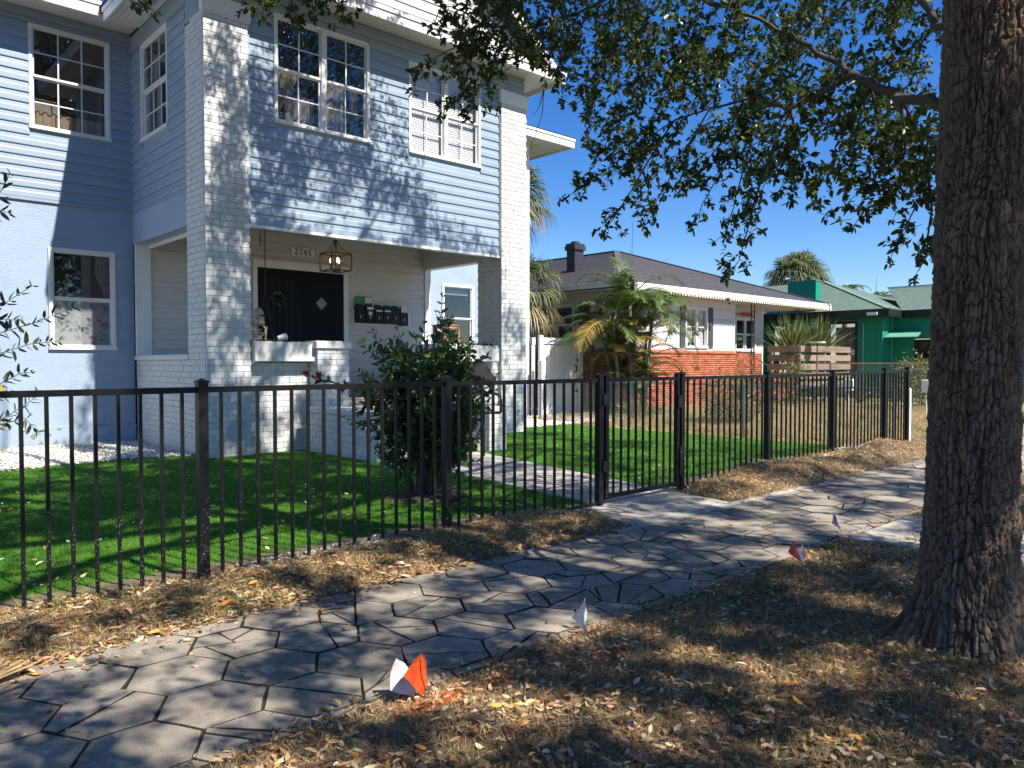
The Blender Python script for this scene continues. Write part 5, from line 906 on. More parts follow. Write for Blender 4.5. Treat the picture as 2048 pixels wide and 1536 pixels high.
MB().box(7.47, 7.545, FY - .05, FY - .027, .98, 1.12, .004).build('latch', M['black'], gt); MB().box(7.515, 7.545, FY - .045, FY - .027, .18, .52, .004).build('drop_bolt', M['black'], gt)
for z in (.35, 1.05): MB().box(6.14, 6.24, FY - .045, FY - .028, z, z + .12, .003).build('hinge', M['black'], gt)

# ------------------------------------------------------------------ survey marker flags
FLM = {'orange': 'flag_orange', 'white': 'flag_white', 'red': 'flag_red', 'whitered': 'flag_white', 'pink': 'flag_red'}
FLL = ['orange marker flag leaning over the sidewalk edge, nearest to the bottom', 'white marker flag crossed behind the orange one', 'white triangular marker flag at the sidewalk edge, standing alone', 'red marker flag folded open with a white and red flap, at the verge edge', '', 'small white flag with red print standing over the sidewalk near the oak', 'faded pink flag at the far foot of the fence', 'small bright orange flag by the last fence post']
for i, (kind, cs, base, top) in enumerate(FLAGS):
    if base: t = thing('marker_flag', FLL[i], 'flag', base, 0, 'survey marker flags along the sidewalk')
    c = [Vector(q) for q in cs]; n = len(c); ctr = sum(c, Vector()) / n; nor = (c[1] - c[0]).cross(c[2] - c[0]).normalized(); th = .0012; g = 5; vs = []; fs = []
    q4 = c[:4]
    for sgn in (-1, 1):
        for a in range(g + 1):
            for b in range(g + 1):
                u, v = a / g, b / g; p = (q4[0] * (1 - u) + q4[1] * u) * (1 - v) + (q4[3] * (1 - u) + q4[2] * u) * v
                vs.append(p + nor * (th / 2 * sgn + .016 * math.sin(PI * u * 1.3 + i) * math.sin(PI * v * 1.1) + .005 * math.sin(7 * u + 4 * v + i)))
    m2 = (g + 1) ** 2; ix = lambda s, a, b: s * m2 + a * (g + 1) + b
    for a in range(g):
        for b in range(g): fs += [(ix(0, a, b), ix(0, a, b + 1), ix(0, a + 1, b + 1), ix(0, a + 1, b)), (ix(1, a, b), ix(1, a + 1, b), ix(1, a + 1, b + 1), ix(1, a, b + 1))]
    for a in range(g):
        for b, e in ((0, 0), (g, 1)): fs.append((ix(0, a, b), ix(0, a + 1, b), ix(1, a + 1, b), ix(1, a, b))); fs.append((ix(0, b, a), ix(1, b, a), ix(1, b, a + 1), ix(0, b, a + 1)))
    MB().add(vs, fs).build('flag', M[FLM[kind]], t, smooth=False)
    if base:
        bz = Vector(base); bz.z = max(-.02, min(bz.z, .03)); MB().tube([bz, (bz + Vector(top)) / 2 + Vector((.004, .003, 0)), Vector(top)], .0022, 4).build('wire', M['galv'], t)
    pr = MB()      # faint printed lines on the flag
    if kind == 'whitered':
        for k in range(5):
            v = .2 + .13 * k; a = q4[0] * .75 + q4[1] * .25; b = q4[0] * .25 + q4[1] * .75; d2 = q4[3] * .75 + q4[2] * .25; e2 = q4[3] * .25 + q4[2] * .75
            p1 = a * (1 - v) + d2 * v; p2 = b * (1 - v) + e2 * v; w = (d2 - a) * (.035 if kind == 'orange' else .07)
            for sgn in (-1, 1): off = nor * sgn * .0125; pr.add([p1 + off, p2 + off, p2 + w + off, p1 + w + off, p1 + off * 1.06, p2 + off * 1.06, p2 + w + off * 1.06, p1 + w + off * 1.06], [(0, 1, 2, 3), (7, 6, 5, 4), (0, 4, 5, 1), (1, 5, 6, 2), (2, 6, 7, 3), (3, 7, 4, 0)])
        pr.build('print', M['flag_print' if kind == 'orange' else 'flag_red'], t)
# dried palm frond and sticks on the bank
fd = thing('fallen_frond', 'dry tan palm frond lying on the bank at the left edge', 'palm frond', (.45, 4.2, .03)); mb = MB()
for k in range(11):
    o_ = Vector((.30 + .006 * k, 3.95 + .012 * k, .03)); e_ = Vector((.70 + .012 * k + random.uniform(-.05, .05), 4.42 - .018 * k, .03 + .02 * random.random())); mb.bar(o_, e_, .014, .003)
mb.build('leaflets', M['frond_dry'], fd); MB().tube([(.2, 3.85, .02), (.62, 4.06, .025), (.86, 4.16, .02)], [.012, .009, .004], 6).build('stalk', M['frond_dry'], fd)
# ------------------------------------------------------------------ the oak
oak = thing('oak_tree', 'large oak with deeply furrowed bark on the verge, crown overhanging the sidewalk', 'tree', (4.43, 1.29, 0))
TC = lambda z: np.stack([4.43 + .010 * z + .006 * np.sin(z * 1.7), 1.29 - .010 * z + .008 * np.sin(z * 1.1 + 1)], -1)
def worley(u, v, per, seed):
    """distance to nearest / second nearest jittered cell point and the cell value; periodic in u"""
    iu = np.floor(u).astype(int); iv = np.floor(v).astype(int); d1 = np.full(u.shape, 9.0); d2 = np.full(u.shape, 9.0); cid = np.zeros(u.shape)
    for a in (-1, 0, 1):
        for b in (-1, 0, 1):
            cu = iu + a; cv = iv + b; k = (cu % per) * 127.1 + cv * 311.7 + seed
            h1 = np.sin(k) * 43758.5453; h1 -= np.floor(h1); h2 = np.sin(k * 1.37 + 5.1) * 24634.6345; h2 -= np.floor(h2)
            d = (np.abs(u - cu - .1 - .8 * h1) ** 3.2 + np.abs(v - cv - .1 - .8 * h2) ** 3.2) ** (1 / 3.2); n1 = d < d1
            d2 = np.where(n1, d1, np.minimum(d2, d)); cid = np.where(n1, h1, cid); d1 = np.where(n1, d, d1)
    return d1, d2, cid
def bark_trunk():
    nu, nv = 330, 800; z = np.concatenate([np.linspace(-.08, 4.0, nv - 20), np.linspace(4.15, 7.2, 20)]); nv = len(z)
    th = np.linspace(0, 2 * PI, nu, endpoint=False); TH, Z = np.meshgrid(th, z)
    r = .218 + .012 * np.sin(2 * TH + .6) + .008 * np.sin(3 * TH + Z * .8) - .004 * Z
    r = r + .075 * np.exp(-Z / .17) * (1 + .55 * np.cos(3 * TH + .4) + .35 * np.cos(5 * TH + 2)) + .022 * np.exp(-Z / .5)
    lob = np.exp(-(((TH - PI * .98) % (2 * PI) - 0) / .45) ** 2) ; r = r + .17 * np.exp(-Z / .15) * np.exp(-((np.mod(TH - 2.35 + PI, 2 * PI) - PI) / .42) ** 2)
    r = r + .03 * np.exp(-(((Z - 2.33) / .16) ** 2) - ((np.mod(TH - 3.35 + PI, 2 * PI) - PI) / .5) ** 2)          # knot bulge
    U = TH / (2 * PI) * 54; 
    wx = .9 * vnoise(np.cos(TH) * 2 + 9, Z * 3 + np.sin(TH) * 3, 1.0, 1) + .55 * vnoise(np.cos(TH) * 6, Z * 13 + np.sin(TH) * 6, 1.0, 2)
    knot = np.exp(-(((Z - 2.33) / .12) ** 2) - ((np.mod(TH - 3.35 + PI, 2 * PI) - PI) / .35) ** 2)
    wx = wx + 2.2 * knot * np.sign(Z - 2.33); d1, d2, cid = worley(U + wx, Z * 11.0 + .7 * vnoise(np.cos(TH) * 8, Z * 11 + 5 * np.sin(TH), 1.0, 3), 54, 3.3)
    wob = .5 * vnoise(TH * 30, Z * 55, 1.0, 7); edge = np.clip((d2 - d1) / .21 + .35 * wob - .12, 0, 1)
    e1, e2, c2 = worley(U * .5 + wx * .6, Z * 2.6, 27, 8.8); big = np.clip((e2 - e1) / .18, 0, 1)
    n1 = np.abs(vnoise(TH * 15 + .6 * wx, Z * 2.3 + .3 * wx, 1.0, 21)); n2 = np.abs(vnoise(TH * 31 + .5 * wx, Z * 5.2, 1.0, 22)); fA = np.clip(n1 / .20, 0, 1); fB = np.clip(n2 / .17, 0, 1)
    fine = vnoise(TH * 24, Z * 40, 1.0, 14) * .6 + vnoise(TH * 60, Z * 70, 1.0, 4) * .5 + vnoise(TH * 52, Z * 190, 1.0, 5) * .4
    disp = -.0105 * (1 - fA) - .006 * (1 - fB) - .0125 * (1 - edge) - .007 * (1 - big) + .008 * (cid - .5) + .0072 * fine + .005 * n1
    r = r + disp
    c = TC(Z); V = np.stack([c[..., 0] + r * np.cos(TH), c[..., 1] + r * np.sin(TH), Z], -1).reshape(-1, 3)
    i = np.arange(nu * (nv - 1)).reshape(nv - 1, nu); j = np.roll(np.arange(nu), -1); base = (np.arange(nv - 1) * nu)[:, None]
    F = np.stack([base + np.arange(nu), base + j, base + nu + j, base + nu + np.arange(nu)], -1).reshape(-1, 4)
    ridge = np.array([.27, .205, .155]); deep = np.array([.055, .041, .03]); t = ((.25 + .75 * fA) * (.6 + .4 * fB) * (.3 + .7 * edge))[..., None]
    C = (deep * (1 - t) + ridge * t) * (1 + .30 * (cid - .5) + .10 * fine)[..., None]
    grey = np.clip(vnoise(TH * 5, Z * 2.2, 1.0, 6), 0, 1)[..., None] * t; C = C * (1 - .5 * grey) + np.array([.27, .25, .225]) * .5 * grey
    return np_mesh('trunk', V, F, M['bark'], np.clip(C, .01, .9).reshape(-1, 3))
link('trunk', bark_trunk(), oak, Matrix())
def limb(pts, r0, r1, name='limb', parent=oak, n=7, m=None):
    k = len(pts); rad = [r0 + (r1 - r0) * i / (k - 1) for i in range(k)]; q = []; rr = []
    for i in range(k - 1):          # subdivide and wobble
        for j in range(4):
            t = j / 4; p = Vector(pts[i]).lerp(Vector(pts[i + 1]), t); q.append(p + (Vector((random.gauss(0, 1), random.gauss(0, 1), random.gauss(0, 1))) * r0 * .35 if 0 < i + j else Vector())); rr.append(rad[i] + (rad[i + 1] - rad[i]) * t)
    q.append(Vector(pts[-1])); rr.append(rad[-1]); return MB().tube(q, rr, n).build(name, m or M['twig'], parent, smooth=True)
c0 = TC(np.array(2.85)); lp = [[float(c0[0]), float(c0[1]), 2.80]] + LIMBS[0]
limb(lp, .032, .010); limb(LIMBS[1], .022, .009); limb(LIMBS[2], .026, .016); limb(LIMBS[3], .018, .007)
for s in SPRAYS: limb(s, .010, .003, 'branch', n=4)
for s in BARE_TWIGS: limb(s, .006, .002, 'bare_twig', n=4)
top = TC(np.array(6.9)); top = [float(top[0]), float(top[1]), 6.7]
UP = [(1.5, 3.5, 9.5), (7.5, 5.0, 10.5), (9.5, 1.0, 9.0), (6.0, -4.5, 10), (1.0, -3.5, 9.5), (-1.5, .5, 9), (4.5, 4.5, 12), (5.0, .5, 13.5)]
for e in UP:
    mid = [(top[0] + e[0]) / 2 + random.gauss(0, .3), (top[1] + e[1]) / 2 + random.gauss(0, .3), (top[2] + e[2]) / 2 + .5]; limb([top, mid, e, [e[0] + (e[0] - mid[0]) * .7, e[1] + (e[1] - mid[1]) * .7, e[2] + .8]], .13, .02)
OAKC = [(.055, .092, .022), (.078, .122, .028), (.038, .066, .02), (.14, .18, .035), (.26, .28, .06)]
VS = []; tw = MB()
def twig_leaves(p, axis, n, spread, Lr=(.042, .072), wood=True):
    """a short twig with rosettes of leaves"""
    axis = axis / np.linalg.norm(axis); k = max(2, n // 8); L = []
    for j in range(k):
        t = (j + .6) / k; q = p + axis * spread * 1.5 * t + R.normal(0, spread * .28, 3); m = n // k
        if wood and R.uniform() < .7: tw.bar(p + axis * spread * 1.5 * max(0, t - .3), q, .0035, .0035)
        d = unit(axis[None] * .55 + R.normal(0, .75, (m, 3)) + np.array([0, 0, -.15])); L.append((q + R.normal(0, .012, (m, 3)), d))
    P = np.concatenate([a for a, b in L]); D = np.concatenate([b for a, b in L]); m = len(P); ln = R.uniform(*Lr, m)
    N = unit(np.array([0, 0, 1.0]) + R.normal(0, .6, (m, 3))); VS.append(leaves(P, D, N, ln, ln * R.uniform(.46, .60, m), palette(m, OAKC, [5, 4, 3, 1.6, .45], .2), R.choice([-.5, .35, .7], m)))
for s in SPRAYS:
    pts = [np.array(p) for p in s]; seg = [np.linalg.norm(b - a) for a, b in zip(pts[:-1], pts[1:])]; tot = sum(seg); u = tot * .12
    while u < tot:
        a = u; i = 0
        while i < len(seg) - 1 and a > seg[i]: a -= seg[i]; i += 1
        d = (pts[i + 1] - pts[i]) / seg[i]; p = pts[i] + d * min(a, seg[i]); w = 1 - .55 * u / tot
        twig_leaves(p, d * .7 + R.normal(0, .8, 3) + np.array([0, 0, -.1]), int(R.integers(12, 26)), .11 * w + .035); u += R.uniform(.035, .075)
    twig_leaves(pts[-1], pts[-1] - pts[-2], 14, .05)
for c in TWIG_CENTRES:
    for q in range(1 + (R.uniform() < .45)): twig_leaves(np.array(c) + q * R.normal(0, .16, 3), np.array([-.5, .1, -.35]) + R.normal(0, .55, 3), int(R.integers(26, 46)), R.uniform(.14, .24))
V, F, C = cat(VS); link('crown', np_mesh('crown', V, F, M['leaf'], C), oak, Matrix())
tw.build('twigs', M['twig'], oak)
# upper crown above the picture: unseen leaf clumps, density shaped for the shade below
def shade_want(x0, y0):
    """crown closure set by the shade wanted, along the sunray that lands at (x0, y0) on the ground"""
    w = np.full(x0.shape, .68)
    w = np.where((y0 > 5.3) & (y0 < 7.4) & (x0 < 4.9), .18, w)
    w = np.where((y0 > 7.4) & (y0 < 12.3) & (x0 < 5.6), .82, w)
    w = np.where((y0 > 6.6) & (y0 < 8.7) & (x0 > 4.3) & (x0 < 6.1), .25, w)
    w = np.where((y0 < 2.9) & (y0 > -6), .70, w); w = np.where((y0 >= 2.9) & (y0 < 4.4), .76, w)
    w = np.where((y0 >= 4.4) & (y0 < 5.3), .52, w)
    w = np.where((x0 > 5.5) & (y0 > 5.3) & (y0 < 10), .45, w)
    w = np.where(y0 > 12.3, .82, w); w = np.where((y0 > 14.5) & (x0 > 3.6) & (x0 < 6.9), .86, w)
    w = np.where((x0 > 6.9) & (x0 < 8.8) & (y0 > 16.2), .50, w); w = np.where((x0 > 6.9) & (y0 > 14.5) & (y0 <= 16.2), .80, w)
    w = np.where((x0 >= 8.8) & (y0 > 14.5), .58, w)
    w = np.where((x0 < 3.45) & (y0 > 12.6), .0, w); w = np.where((x0 < 3.7) & (y0 > 15.5), .0, w)
    w = np.where((x0 > 3.5) & (x0 < 5.4) & (y0 > .6) & (y0 < 4.6), .95, w)
    w = np.where((np.hypot(x0 - 1.95, y0 - 2.85) < .32) | (np.hypot(x0 - 3.17, y0 - 2.95) < .28) | (np.hypot(x0 - 5.65, y0 - 2.9) < .3), .04, w)  # small gaps opened in the crown to let sun down by the flags
    w = np.where(x0 > 11.8, .30, w); w = np.where(x0 > 13.5, .0, w); w = np.where((x0 > 11.8) & (y0 > 9), .0, w)
    return w
f_ = np.array([math.cos(_yaw), math.sin(_yaw)])
def crown_clumps(nc):
    x0 = R.uniform(-9, 14, nc); y0 = R.uniform(-6, 19, nc); z = R.uniform(3.6, 14.5, nc)
    X = x0 + SUN.x / SUN.z * z; Y = y0 + SUN.y / SUN.z * z
    e = ((X - 4.4) / 10.5) ** 2 + ((Y - .6) / 9.2) ** 2 + ((z - 8.6) / 6.2) ** 2
    fw = X * f_[0] + Y * f_[1]; above = (z - CAM_H) > .53 * fw + .45; behind = fw < -.3
    w = shade_want(x0, y0); lai = -np.log(1 - np.minimum(w, .92))
    cl = 1.5 * np.clip(.66 + .75 * vnoise(x0, y0, .9, 2) + 1.15 * vnoise(x0, y0, 2.6, 5) + 1.25 * vnoise(x0, y0, 5.2, 9), .03, 2.2)
    keep = (e < 1 + .12 * vnoise(X, Y, .6, 3)) & (above | behind) & (np.hypot(X - 4.4, Y - 1.3) > .5) & (R.uniform(0, 2.6, nc) < lai * cl)
    return np.stack([X, Y, z], 1)[keep]
CC = crown_clumps(260000); m = 9; n = len(CC) * m
P = np.repeat(CC, m, 0) + R.normal(0, .062, (n, 3)); D = unit(R.normal(0, 1, (n, 3)) + [0, 0, -.2]); N = unit(np.array([0, 0, 1.0]) + R.normal(0, .7, (n, 3))); ln = R.uniform(.07, .11, n)
V, F, C = quads(P, D, N, ln, ln * .5, palette(n, OAKC, [5, 4, 3, 1.6, .3], .2)); link('upper_crown', np_mesh('upper_crown', V, F, M['leaf'], C), oak, Matrix())
print('crown clumps', len(CC), 'leaves', n, 'pavers', npv, 'bricks', len(BR))

# ------------------------------------------------------------------ shrubs in the front yard
BL = [(.06, .11, .026), (.09, .16, .036), (.036, .068, .02), (.19, .27, .07)]
ix = thing('ixora_bush', 'tall dark green flowering bush behind the fence before the porch steps', 'bush', (5.15, 6.95, 0))
stems = MB(); L = []; rb = np.random.default_rng(21)
def leafy(path, step, Lf, col, start=.3, L=L, wd=.5, wood=(.007, .003), stems=stems):
    pts = [np.array(p, float) for p in path]; seg = [np.linalg.norm(b - a) for a, b in zip(pts[:-1], pts[1:])]; tot = sum(seg); u = tot * start; k = 0
    stems.tube([tuple(p) for p in pts], list(np.linspace(wood[0], wood[1], len(pts))), 4)
    while u <= tot:
        a = u; i = 0
        while i < len(seg) - 1 and a > seg[i]: a -= seg[i]; i += 1
        d = (pts[i + 1] - pts[i]) / seg[i]; p = pts[i] + d * min(a, seg[i]); side = unit(np.cross(d, rb.normal(0, 1, 3)))
        for s in (-1, 1):
            D = unit(side * s + d * rb.uniform(.3, 1.1) + rb.normal(0, .2, 3)); N = unit(np.array([0, 0, 1.0]) + rb.normal(0, .55, 3)); ll = Lf * rb.uniform(.6, 1.15) * (1 if u < tot * .85 else .7)
            L.append(np.concatenate([p, D, N, [ll, ll * wd]]))
        u += step * rb.uniform(.7, 1.3); k += 1
for k in range(38):      # main stems from the base
    a = rb.uniform(0, 2 * PI); r0 = rb.uniform(.0, .22); b = np.array([5.18 + r0 * math.cos(a), 6.95 + r0 * math.sin(a), 0]); h = rb.uniform(.95, 1.85); rr = rb.uniform(.28, .70) * (1 if h < 1.35 else .62)
    e = np.array([5.27 + rr * math.cos(a), 6.98 + rr * math.sin(a), h]); mid = b * .5 + e * .5 + np.array([math.cos(a), math.sin(a), 0]) * -.04; leafy([b, mid, e], .07, .12, None, .30, wood=(.016, .006))
    for q in range(9):
        t = rb.uniform(.28, 1); p = b + (e - b) * t; d = unit(np.array([math.cos(a), math.sin(a), .5]) + rb.normal(0, .75, 3)); leafy([p, p + d * .16, p + d * rb.uniform(.25, .42) + np.array([0, 0, .05])], .05, .115, None, .15, wood=(.006, .003))
for s in BUSH_SHOOTS: leafy(s, .075, .105, None, .12)
A = np.array(L); n = len(A); V, F, C = leaves(A[:, :3], A[:, 3:6], A[:, 6:9], A[:, 9], A[:, 10], palette(n, BL, [4, 4, 3, 1.2], .18), R.choice([-.8, .8, 1.2], n))
link('foliage', np_mesh('foliage', V, F, M['bush_leaf'], C), ix, Matrix()); stems.build('stems', M['twig'], ix)
def petals(c, r, n, m, name, parent):
    P = np.tile(np.array(c), (n, 1)) + R.normal(0, r * .35, (n, 3)); D = unit(R.normal(0, 1, (n, 3)) + [0, 0, .3]); V, F, C = leaves(P, D, unit(R.normal(0, 1, (n, 3))), np.full(n, r), np.full(n, r * .5), np.ones((n, 3)))
    return link(name, np_mesh(name, V, F, m, C), parent, Matrix())
for c, r in (((3.92, 7.40, 1.385), .030), ((4.03, 7.34, 1.36), .042), ((5.05, 6.62, 1.26), .022), ((5.75, 6.7, .55), .02)): petals(c, r, 46, M['flower'], 'flower', ix)
petals((4.45, 7.13, 1.72), .07, 9, M['yellow'], 'yellow_leaves', ix)
MB().lathe([(.46, -.02), (.5, .0), (.42, .03), (.1, .05)], (5.15, 6.95, 0), 20).build('mulch', M['joint'], ix)
sh = thing('twiggy_shrub', 'shrub with long bare twigs and narrow paired leaves at the left edge behind the fence', 'shrub', (.55, 5.75, 0)); L2 = []; st2 = MB()
for s in SHRUB_TWIGS: leafy(s, .040, .088, None, .05, L=L2, wd=.36, wood=(.004, .002), stems=st2)
for s in SHRUB_TWIGS: st2.tube([(.52 + random.gauss(0, .04), 5.75 + random.gauss(0, .05), 0), ((.52 + s[0][0]) / 2, (5.75 + s[0][1]) / 2 + .1, s[0][2] * .55), tuple(s[0])], [.008, .006, .004], 5)
A = np.array(L2); n = len(A); V, F, C = leaves(A[:, :3], A[:, 3:6], A[:, 6:9], A[:, 9], A[:, 10], palette(n, [(.035, .055, .025), (.05, .075, .03), (.10, .14, .04)], [4, 3, .8], .2), R.choice([-.8, .8], n))
link('foliage', np_mesh('foliage', V, F, M['bush_leaf'], C), sh, Matrix()); st2.build('stems', M['twig'], sh); petals((.93, 5.72, 1.33), .075, 4, M['yellow'], 'yellow_leaves', sh); petals((.90, 5.72, 1.13), .07, 5, M['yellow'], 'yellow_leaves', sh)

# ------------------------------------------------------------------ white vinyl gate, posts, chain link
vg = thing('vinyl_gate', 'tall white vinyl privacy gate between the blue house and the next yard', 'gate', (16.1, 15.4, 0))
bw = 1.30 / 8
for k in range(8): MB().box(15.50 + bw * k + .004, 15.50 + bw * (k + 1) - .004, 15.405, 15.43, .12, 2.02, .006).build('board', M['vinyl'], vg)
mb = MB()
mb.box(15.36, 15.498, 15.37, 15.45, .02, 2.27, .005); mb.box(16.805, 16.90, 15.37, 15.45, .02, 2.24, .005); mb.box(15.50, 16.803, 15.375, 15.445, 2.03, 2.21, .005); mb.box(15.50, 16.803, 15.375, 15.445, .02, .115, .005); mb.box(15.50, 16.803, 15.38, 15.40, .62, .74, .004)
mb.build('gate_frame', M['vinyl'], vg); MB().bar((15.52, 15.395, .95), (16.79, 15.395, 1.72), .016, .075).build('brace', M['vinyl'], vg); MB().bar((15.52, 15.395, -.0 + .13), (16.79, 15.395, .60), .016, .06).build('brace', M['vinyl'], vg)
MB().lathe([(.02, 0), (.085, .0), (.085, .03), (.02, .03)], n=6).build('latch_plate', M['black'], vg, mw=T(16.98, 15.345, 1.58) @ Matrix.Rotation(-PI / 2, 4, 'X')); MB().tube([(16.80, 15.36, 1.42), (16.80, 15.29, 1.40), (16.80, 15.29, 1.25), (16.80, 15.36, 1.22)], .022, 6).build('handle', M['black'], vg); MB().box(16.83, 16.90, 15.33, 15.365, .62, .72).build('hinge', M['black'], vg)
vp = thing('vinyl_post', 'white vinyl gate post with flat pyramid cap and dark latch', 'post', (17.02, 15.4, 0)); MB().box(16.93, 17.11, 15.31, 15.49, -.05, 2.27, .006).build('shaft', M['vinyl'], vp); MB().box(16.895, 17.145, 15.275, 15.525, 2.272, 2.31, .004).add([(16.9, 15.28, 2.311), (17.14, 15.28, 2.311), (17.14, 15.52, 2.311), (16.9, 15.52, 2.311), (17.02, 15.4, 2.38)], [(0, 3, 2, 1), (0, 1, 4), (1, 2, 4), (2, 3, 4), (3, 0, 4)]).build('cap', M['vinyl'], vp)
vf = thing('vinyl_fence', 'narrow white vinyl fence panel between the house corner and the gate', 'fence panel', (15.24, 15.5, 0))
MB().box(15.17, 15.29, 15.50, 15.54, .02, 2.20, .004).build('panel', M['vinyl'], vf); MB().box(15.17, 15.29, 15.48, 15.56, 2.0, 2.202, .004).build('rail', M['vinyl'], vf)
vs_ = thing('vinyl_stub_post', 'short white vinyl post in front of the gate hinge side', 'post', (15.25, 15.2, 0)); MB().box(15.16, 15.32, 15.10, 15.26, -.05, 1.56, .006).build('shaft', M['vinyl'], vs_); MB().box(15.20, 15.215, 15.095, 15.099, 1.40, 1.46).build('slot', M['black'], vs_)
wd = thing('wood_post', 'weathered wooden post and plank standing beside the white gate post', 'post', (17.5, 15.3, 0)); MB().box(17.44, 17.56, 15.25, 15.37, -.05, 2.02, .006).build('post', M['grey_wood'], wd); MB().box(17.28, 17.38, 15.35, 15.38, -.05, 1.9, .004).build('plank', M['grey_wood'], wd)
def chainlink(label, axis, c, u0, u1, h, z0, railm, post_every=3.0):
    f = thing('chain_link_fence', label, 'fence', (c, (u0 + u1) / 2, z0) if axis == 'y' else ((u0 + u1) / 2, c, z0)); P3 = (lambda u, z, o=0: (c + o, u, z)) if axis == 'y' else (lambda u, z, o=0: (u, c + o, z))
    u = u0
    while u <= u1 + .01: MB().tube([P3(u, z0 - .1), P3(u, z0 + h + .03)], .026, 8).build('post', M['galv'], f); u += post_every
    MB().tube([P3(u0, z0 + h), P3(u1, z0 + h)], .019, 7).build('rail', railm, f); w = MB(); s = .075; k = u0 - h
    while k < u1:
        for sg, o in ((1, .004), (-1, -.004)):
            a0, a1 = max(k, u0), min(k + h, u1)
            if a1 - a0 > .02:
                za = (a0 - k) if sg > 0 else h - (a0 - k); zb = (a1 - k) if sg > 0 else h - (a1 - k); w.bar(P3(a0, z0 + za, o), P3(a1, z0 + zb, o), .0042, .0042)
        k += s
    w.build('wire_mesh', M['galv'], f, kind='stuff'); return f
chainlink('chain link fence between the turf and the dry yard', 'y', 14.45, 5.45, 14.5, 1.03, 0, M['galv'])
chainlink('rusty-railed chain link fence before the green house', 'y', 24.0, 5.0, 11.5, 1.42, .05, M['rust'])
lp_ = thing('fence_end_post', 'white-painted round post at the far end of the black fence', 'post', (14.72, 5.30, 0)); MB().tube([(14.72, 5.30, -.05), (14.72, 5.30, 1.0)], .045, 10).build('shaft', M['white_trim'], lp_); MB().ball((14.72, 5.30, 1.0), .047, 10, 6).build('cap', M['white_trim'], lp_)

# ------------------------------------------------------------------ palms
PC = [(.075, .13, .03), (.10, .165, .04), (.055, .095, .026), (.20, .22, .06)]
def pinnate(base, az, el, L, droop, nl, ll, cols, wts=None, roll=0.0, width=.024):
    """feather frond: rachis curve and folded leaflets. returns mesh arrays + rachis points"""
    n = 14; pts = []; p = Vector(base); e = el
    for i in range(n + 1):
        pts.append(p.copy()); d = Vector((math.cos(az) * math.cos(e), math.sin(az) * math.cos(e), math.sin(e))); p = p + d * (L / n); e -= droop / n * (.4 + 1.3 * i / n)
    P = []; D = []; N = []; LL = []
    for k in range(nl):
        t = .22 + .78 * k / nl; i = min(n - 1, int(t * n)); f = t * n - i; q = pts[i].lerp(pts[i + 1], f); d = (pts[i + 1] - pts[i]).normalized(); s = d.cross(Vector((0, 0, 1)))
        if s.length < .1: s = d.cross(Vector((1, 0, 0)))
        s.normalize(); s = (Matrix.Rotation(roll, 3, d) @ s); u = s.cross(d)
        for sg in (-1, 1):
            dd = (s * sg + d * (.55 + .5 * t) + u * .28 + Vector((random.gauss(0, .07), random.gauss(0, .07), random.gauss(0, .07)))).normalized(); P.append(q); D.append(dd); N.append(u); LL.append(ll * math.sin(PI * min(1, .18 + .80 * t)) ** .6 * random.uniform(.85, 1.1))
    P = np.array(P); D = np.array(D); N = np.array(N); LL = np.array(LL); m = len(P); S = unit(np.cross(D, N)); Wd = np.full((m, 1), width / 2)
    dr = np.array([0, 0, -1.0]) * (LL ** 2 * .75)[:, None]
    V = np.stack([P - S * Wd * .5, P + S * Wd * .5, P + D * (LL * .55)[:, None] + S * Wd + dr * .25, P + D * (LL * .55)[:, None] - S * Wd + dr * .25, P + D * LL[:, None] + dr], 1).reshape(-1, 3)
    b = 5 * np.arange(m)[:, None]; F = [b + np.array([[0, 1, 2, 3]]), b + np.array([[3, 2, 4]])]; C = np.repeat(palette(m, cols, wts, .16), 5, 0); return V, F, C, pts
def frond_obj(parent, *a, rach=.014, **k):
    V, F, C, pts = pinnate(*a, **k); o = link('frond', np_mesh('frond', V, F, M['palm_leaf'], C), parent, Matrix()); MB().tube(pts, list(np.linspace(rach, .003, len(pts))), 5).build('rachis', M['yellow'] if random.random() < .25 else M['stemgreen'], o); return o
M['stemgreen'] = mat('palm_stem', (.16, .19, .06), .5, .2, 9)
ar_ = thing('areca_palm', 'clump of arching green and yellowing palms before the brick house', 'palm', (17.5, 13.75, 0))
DXY = (.8, .55)
ST = [((16.35, 13.35), (-.25, .10), 2.5), ((16.62, 13.2), (-.08, .0), 3.0), ((16.85, 13.3), (.06, .05), 2.75), ((17.15, 13.15), (.28, -.05), 2.6), ((17.3, 13.4), (.42, .1), 2.2), ((16.5, 13.5), (-.4, .3), 2.0)]
crowns = []
for (x, y), (dx, dy), h in ST:
    x += DXY[0]; y += DXY[1]; h *= 1.04
    MB().tube([(x, y, -.05), (x + dx * .3, y + dy * .3, h * .35), (x + dx * .75, y + dy * .75, h * .75), (x + dx, y + dy, h)], [.065, .055, .05, .042], 9).build('trunk', M['palm_trunk'], ar_, smooth=True); crowns.append((x + dx, y + dy, h))
GRN = [4, 4, 3, .6]; YEL = [(.30, .26, .06), (.42, .30, .08), (.16, .17, .045), (.36, .20, .07)]
rf_ = random.Random(5)
for ci, c in enumerate(crowns):
    for k in range(8):
        az = 2 * PI * k / 8 + rf_.uniform(-.4, .4); el = rf_.uniform(.35, 1.25); old = rf_.random() < .12
        frond_obj(ar_, c, az, el if not old else .15, rf_.uniform(1.35, 1.95), rf_.uniform(1.6, 2.6), 54, .50, YEL if old else PC, None if old else GRN, roll=rf_.uniform(-.4, .4))
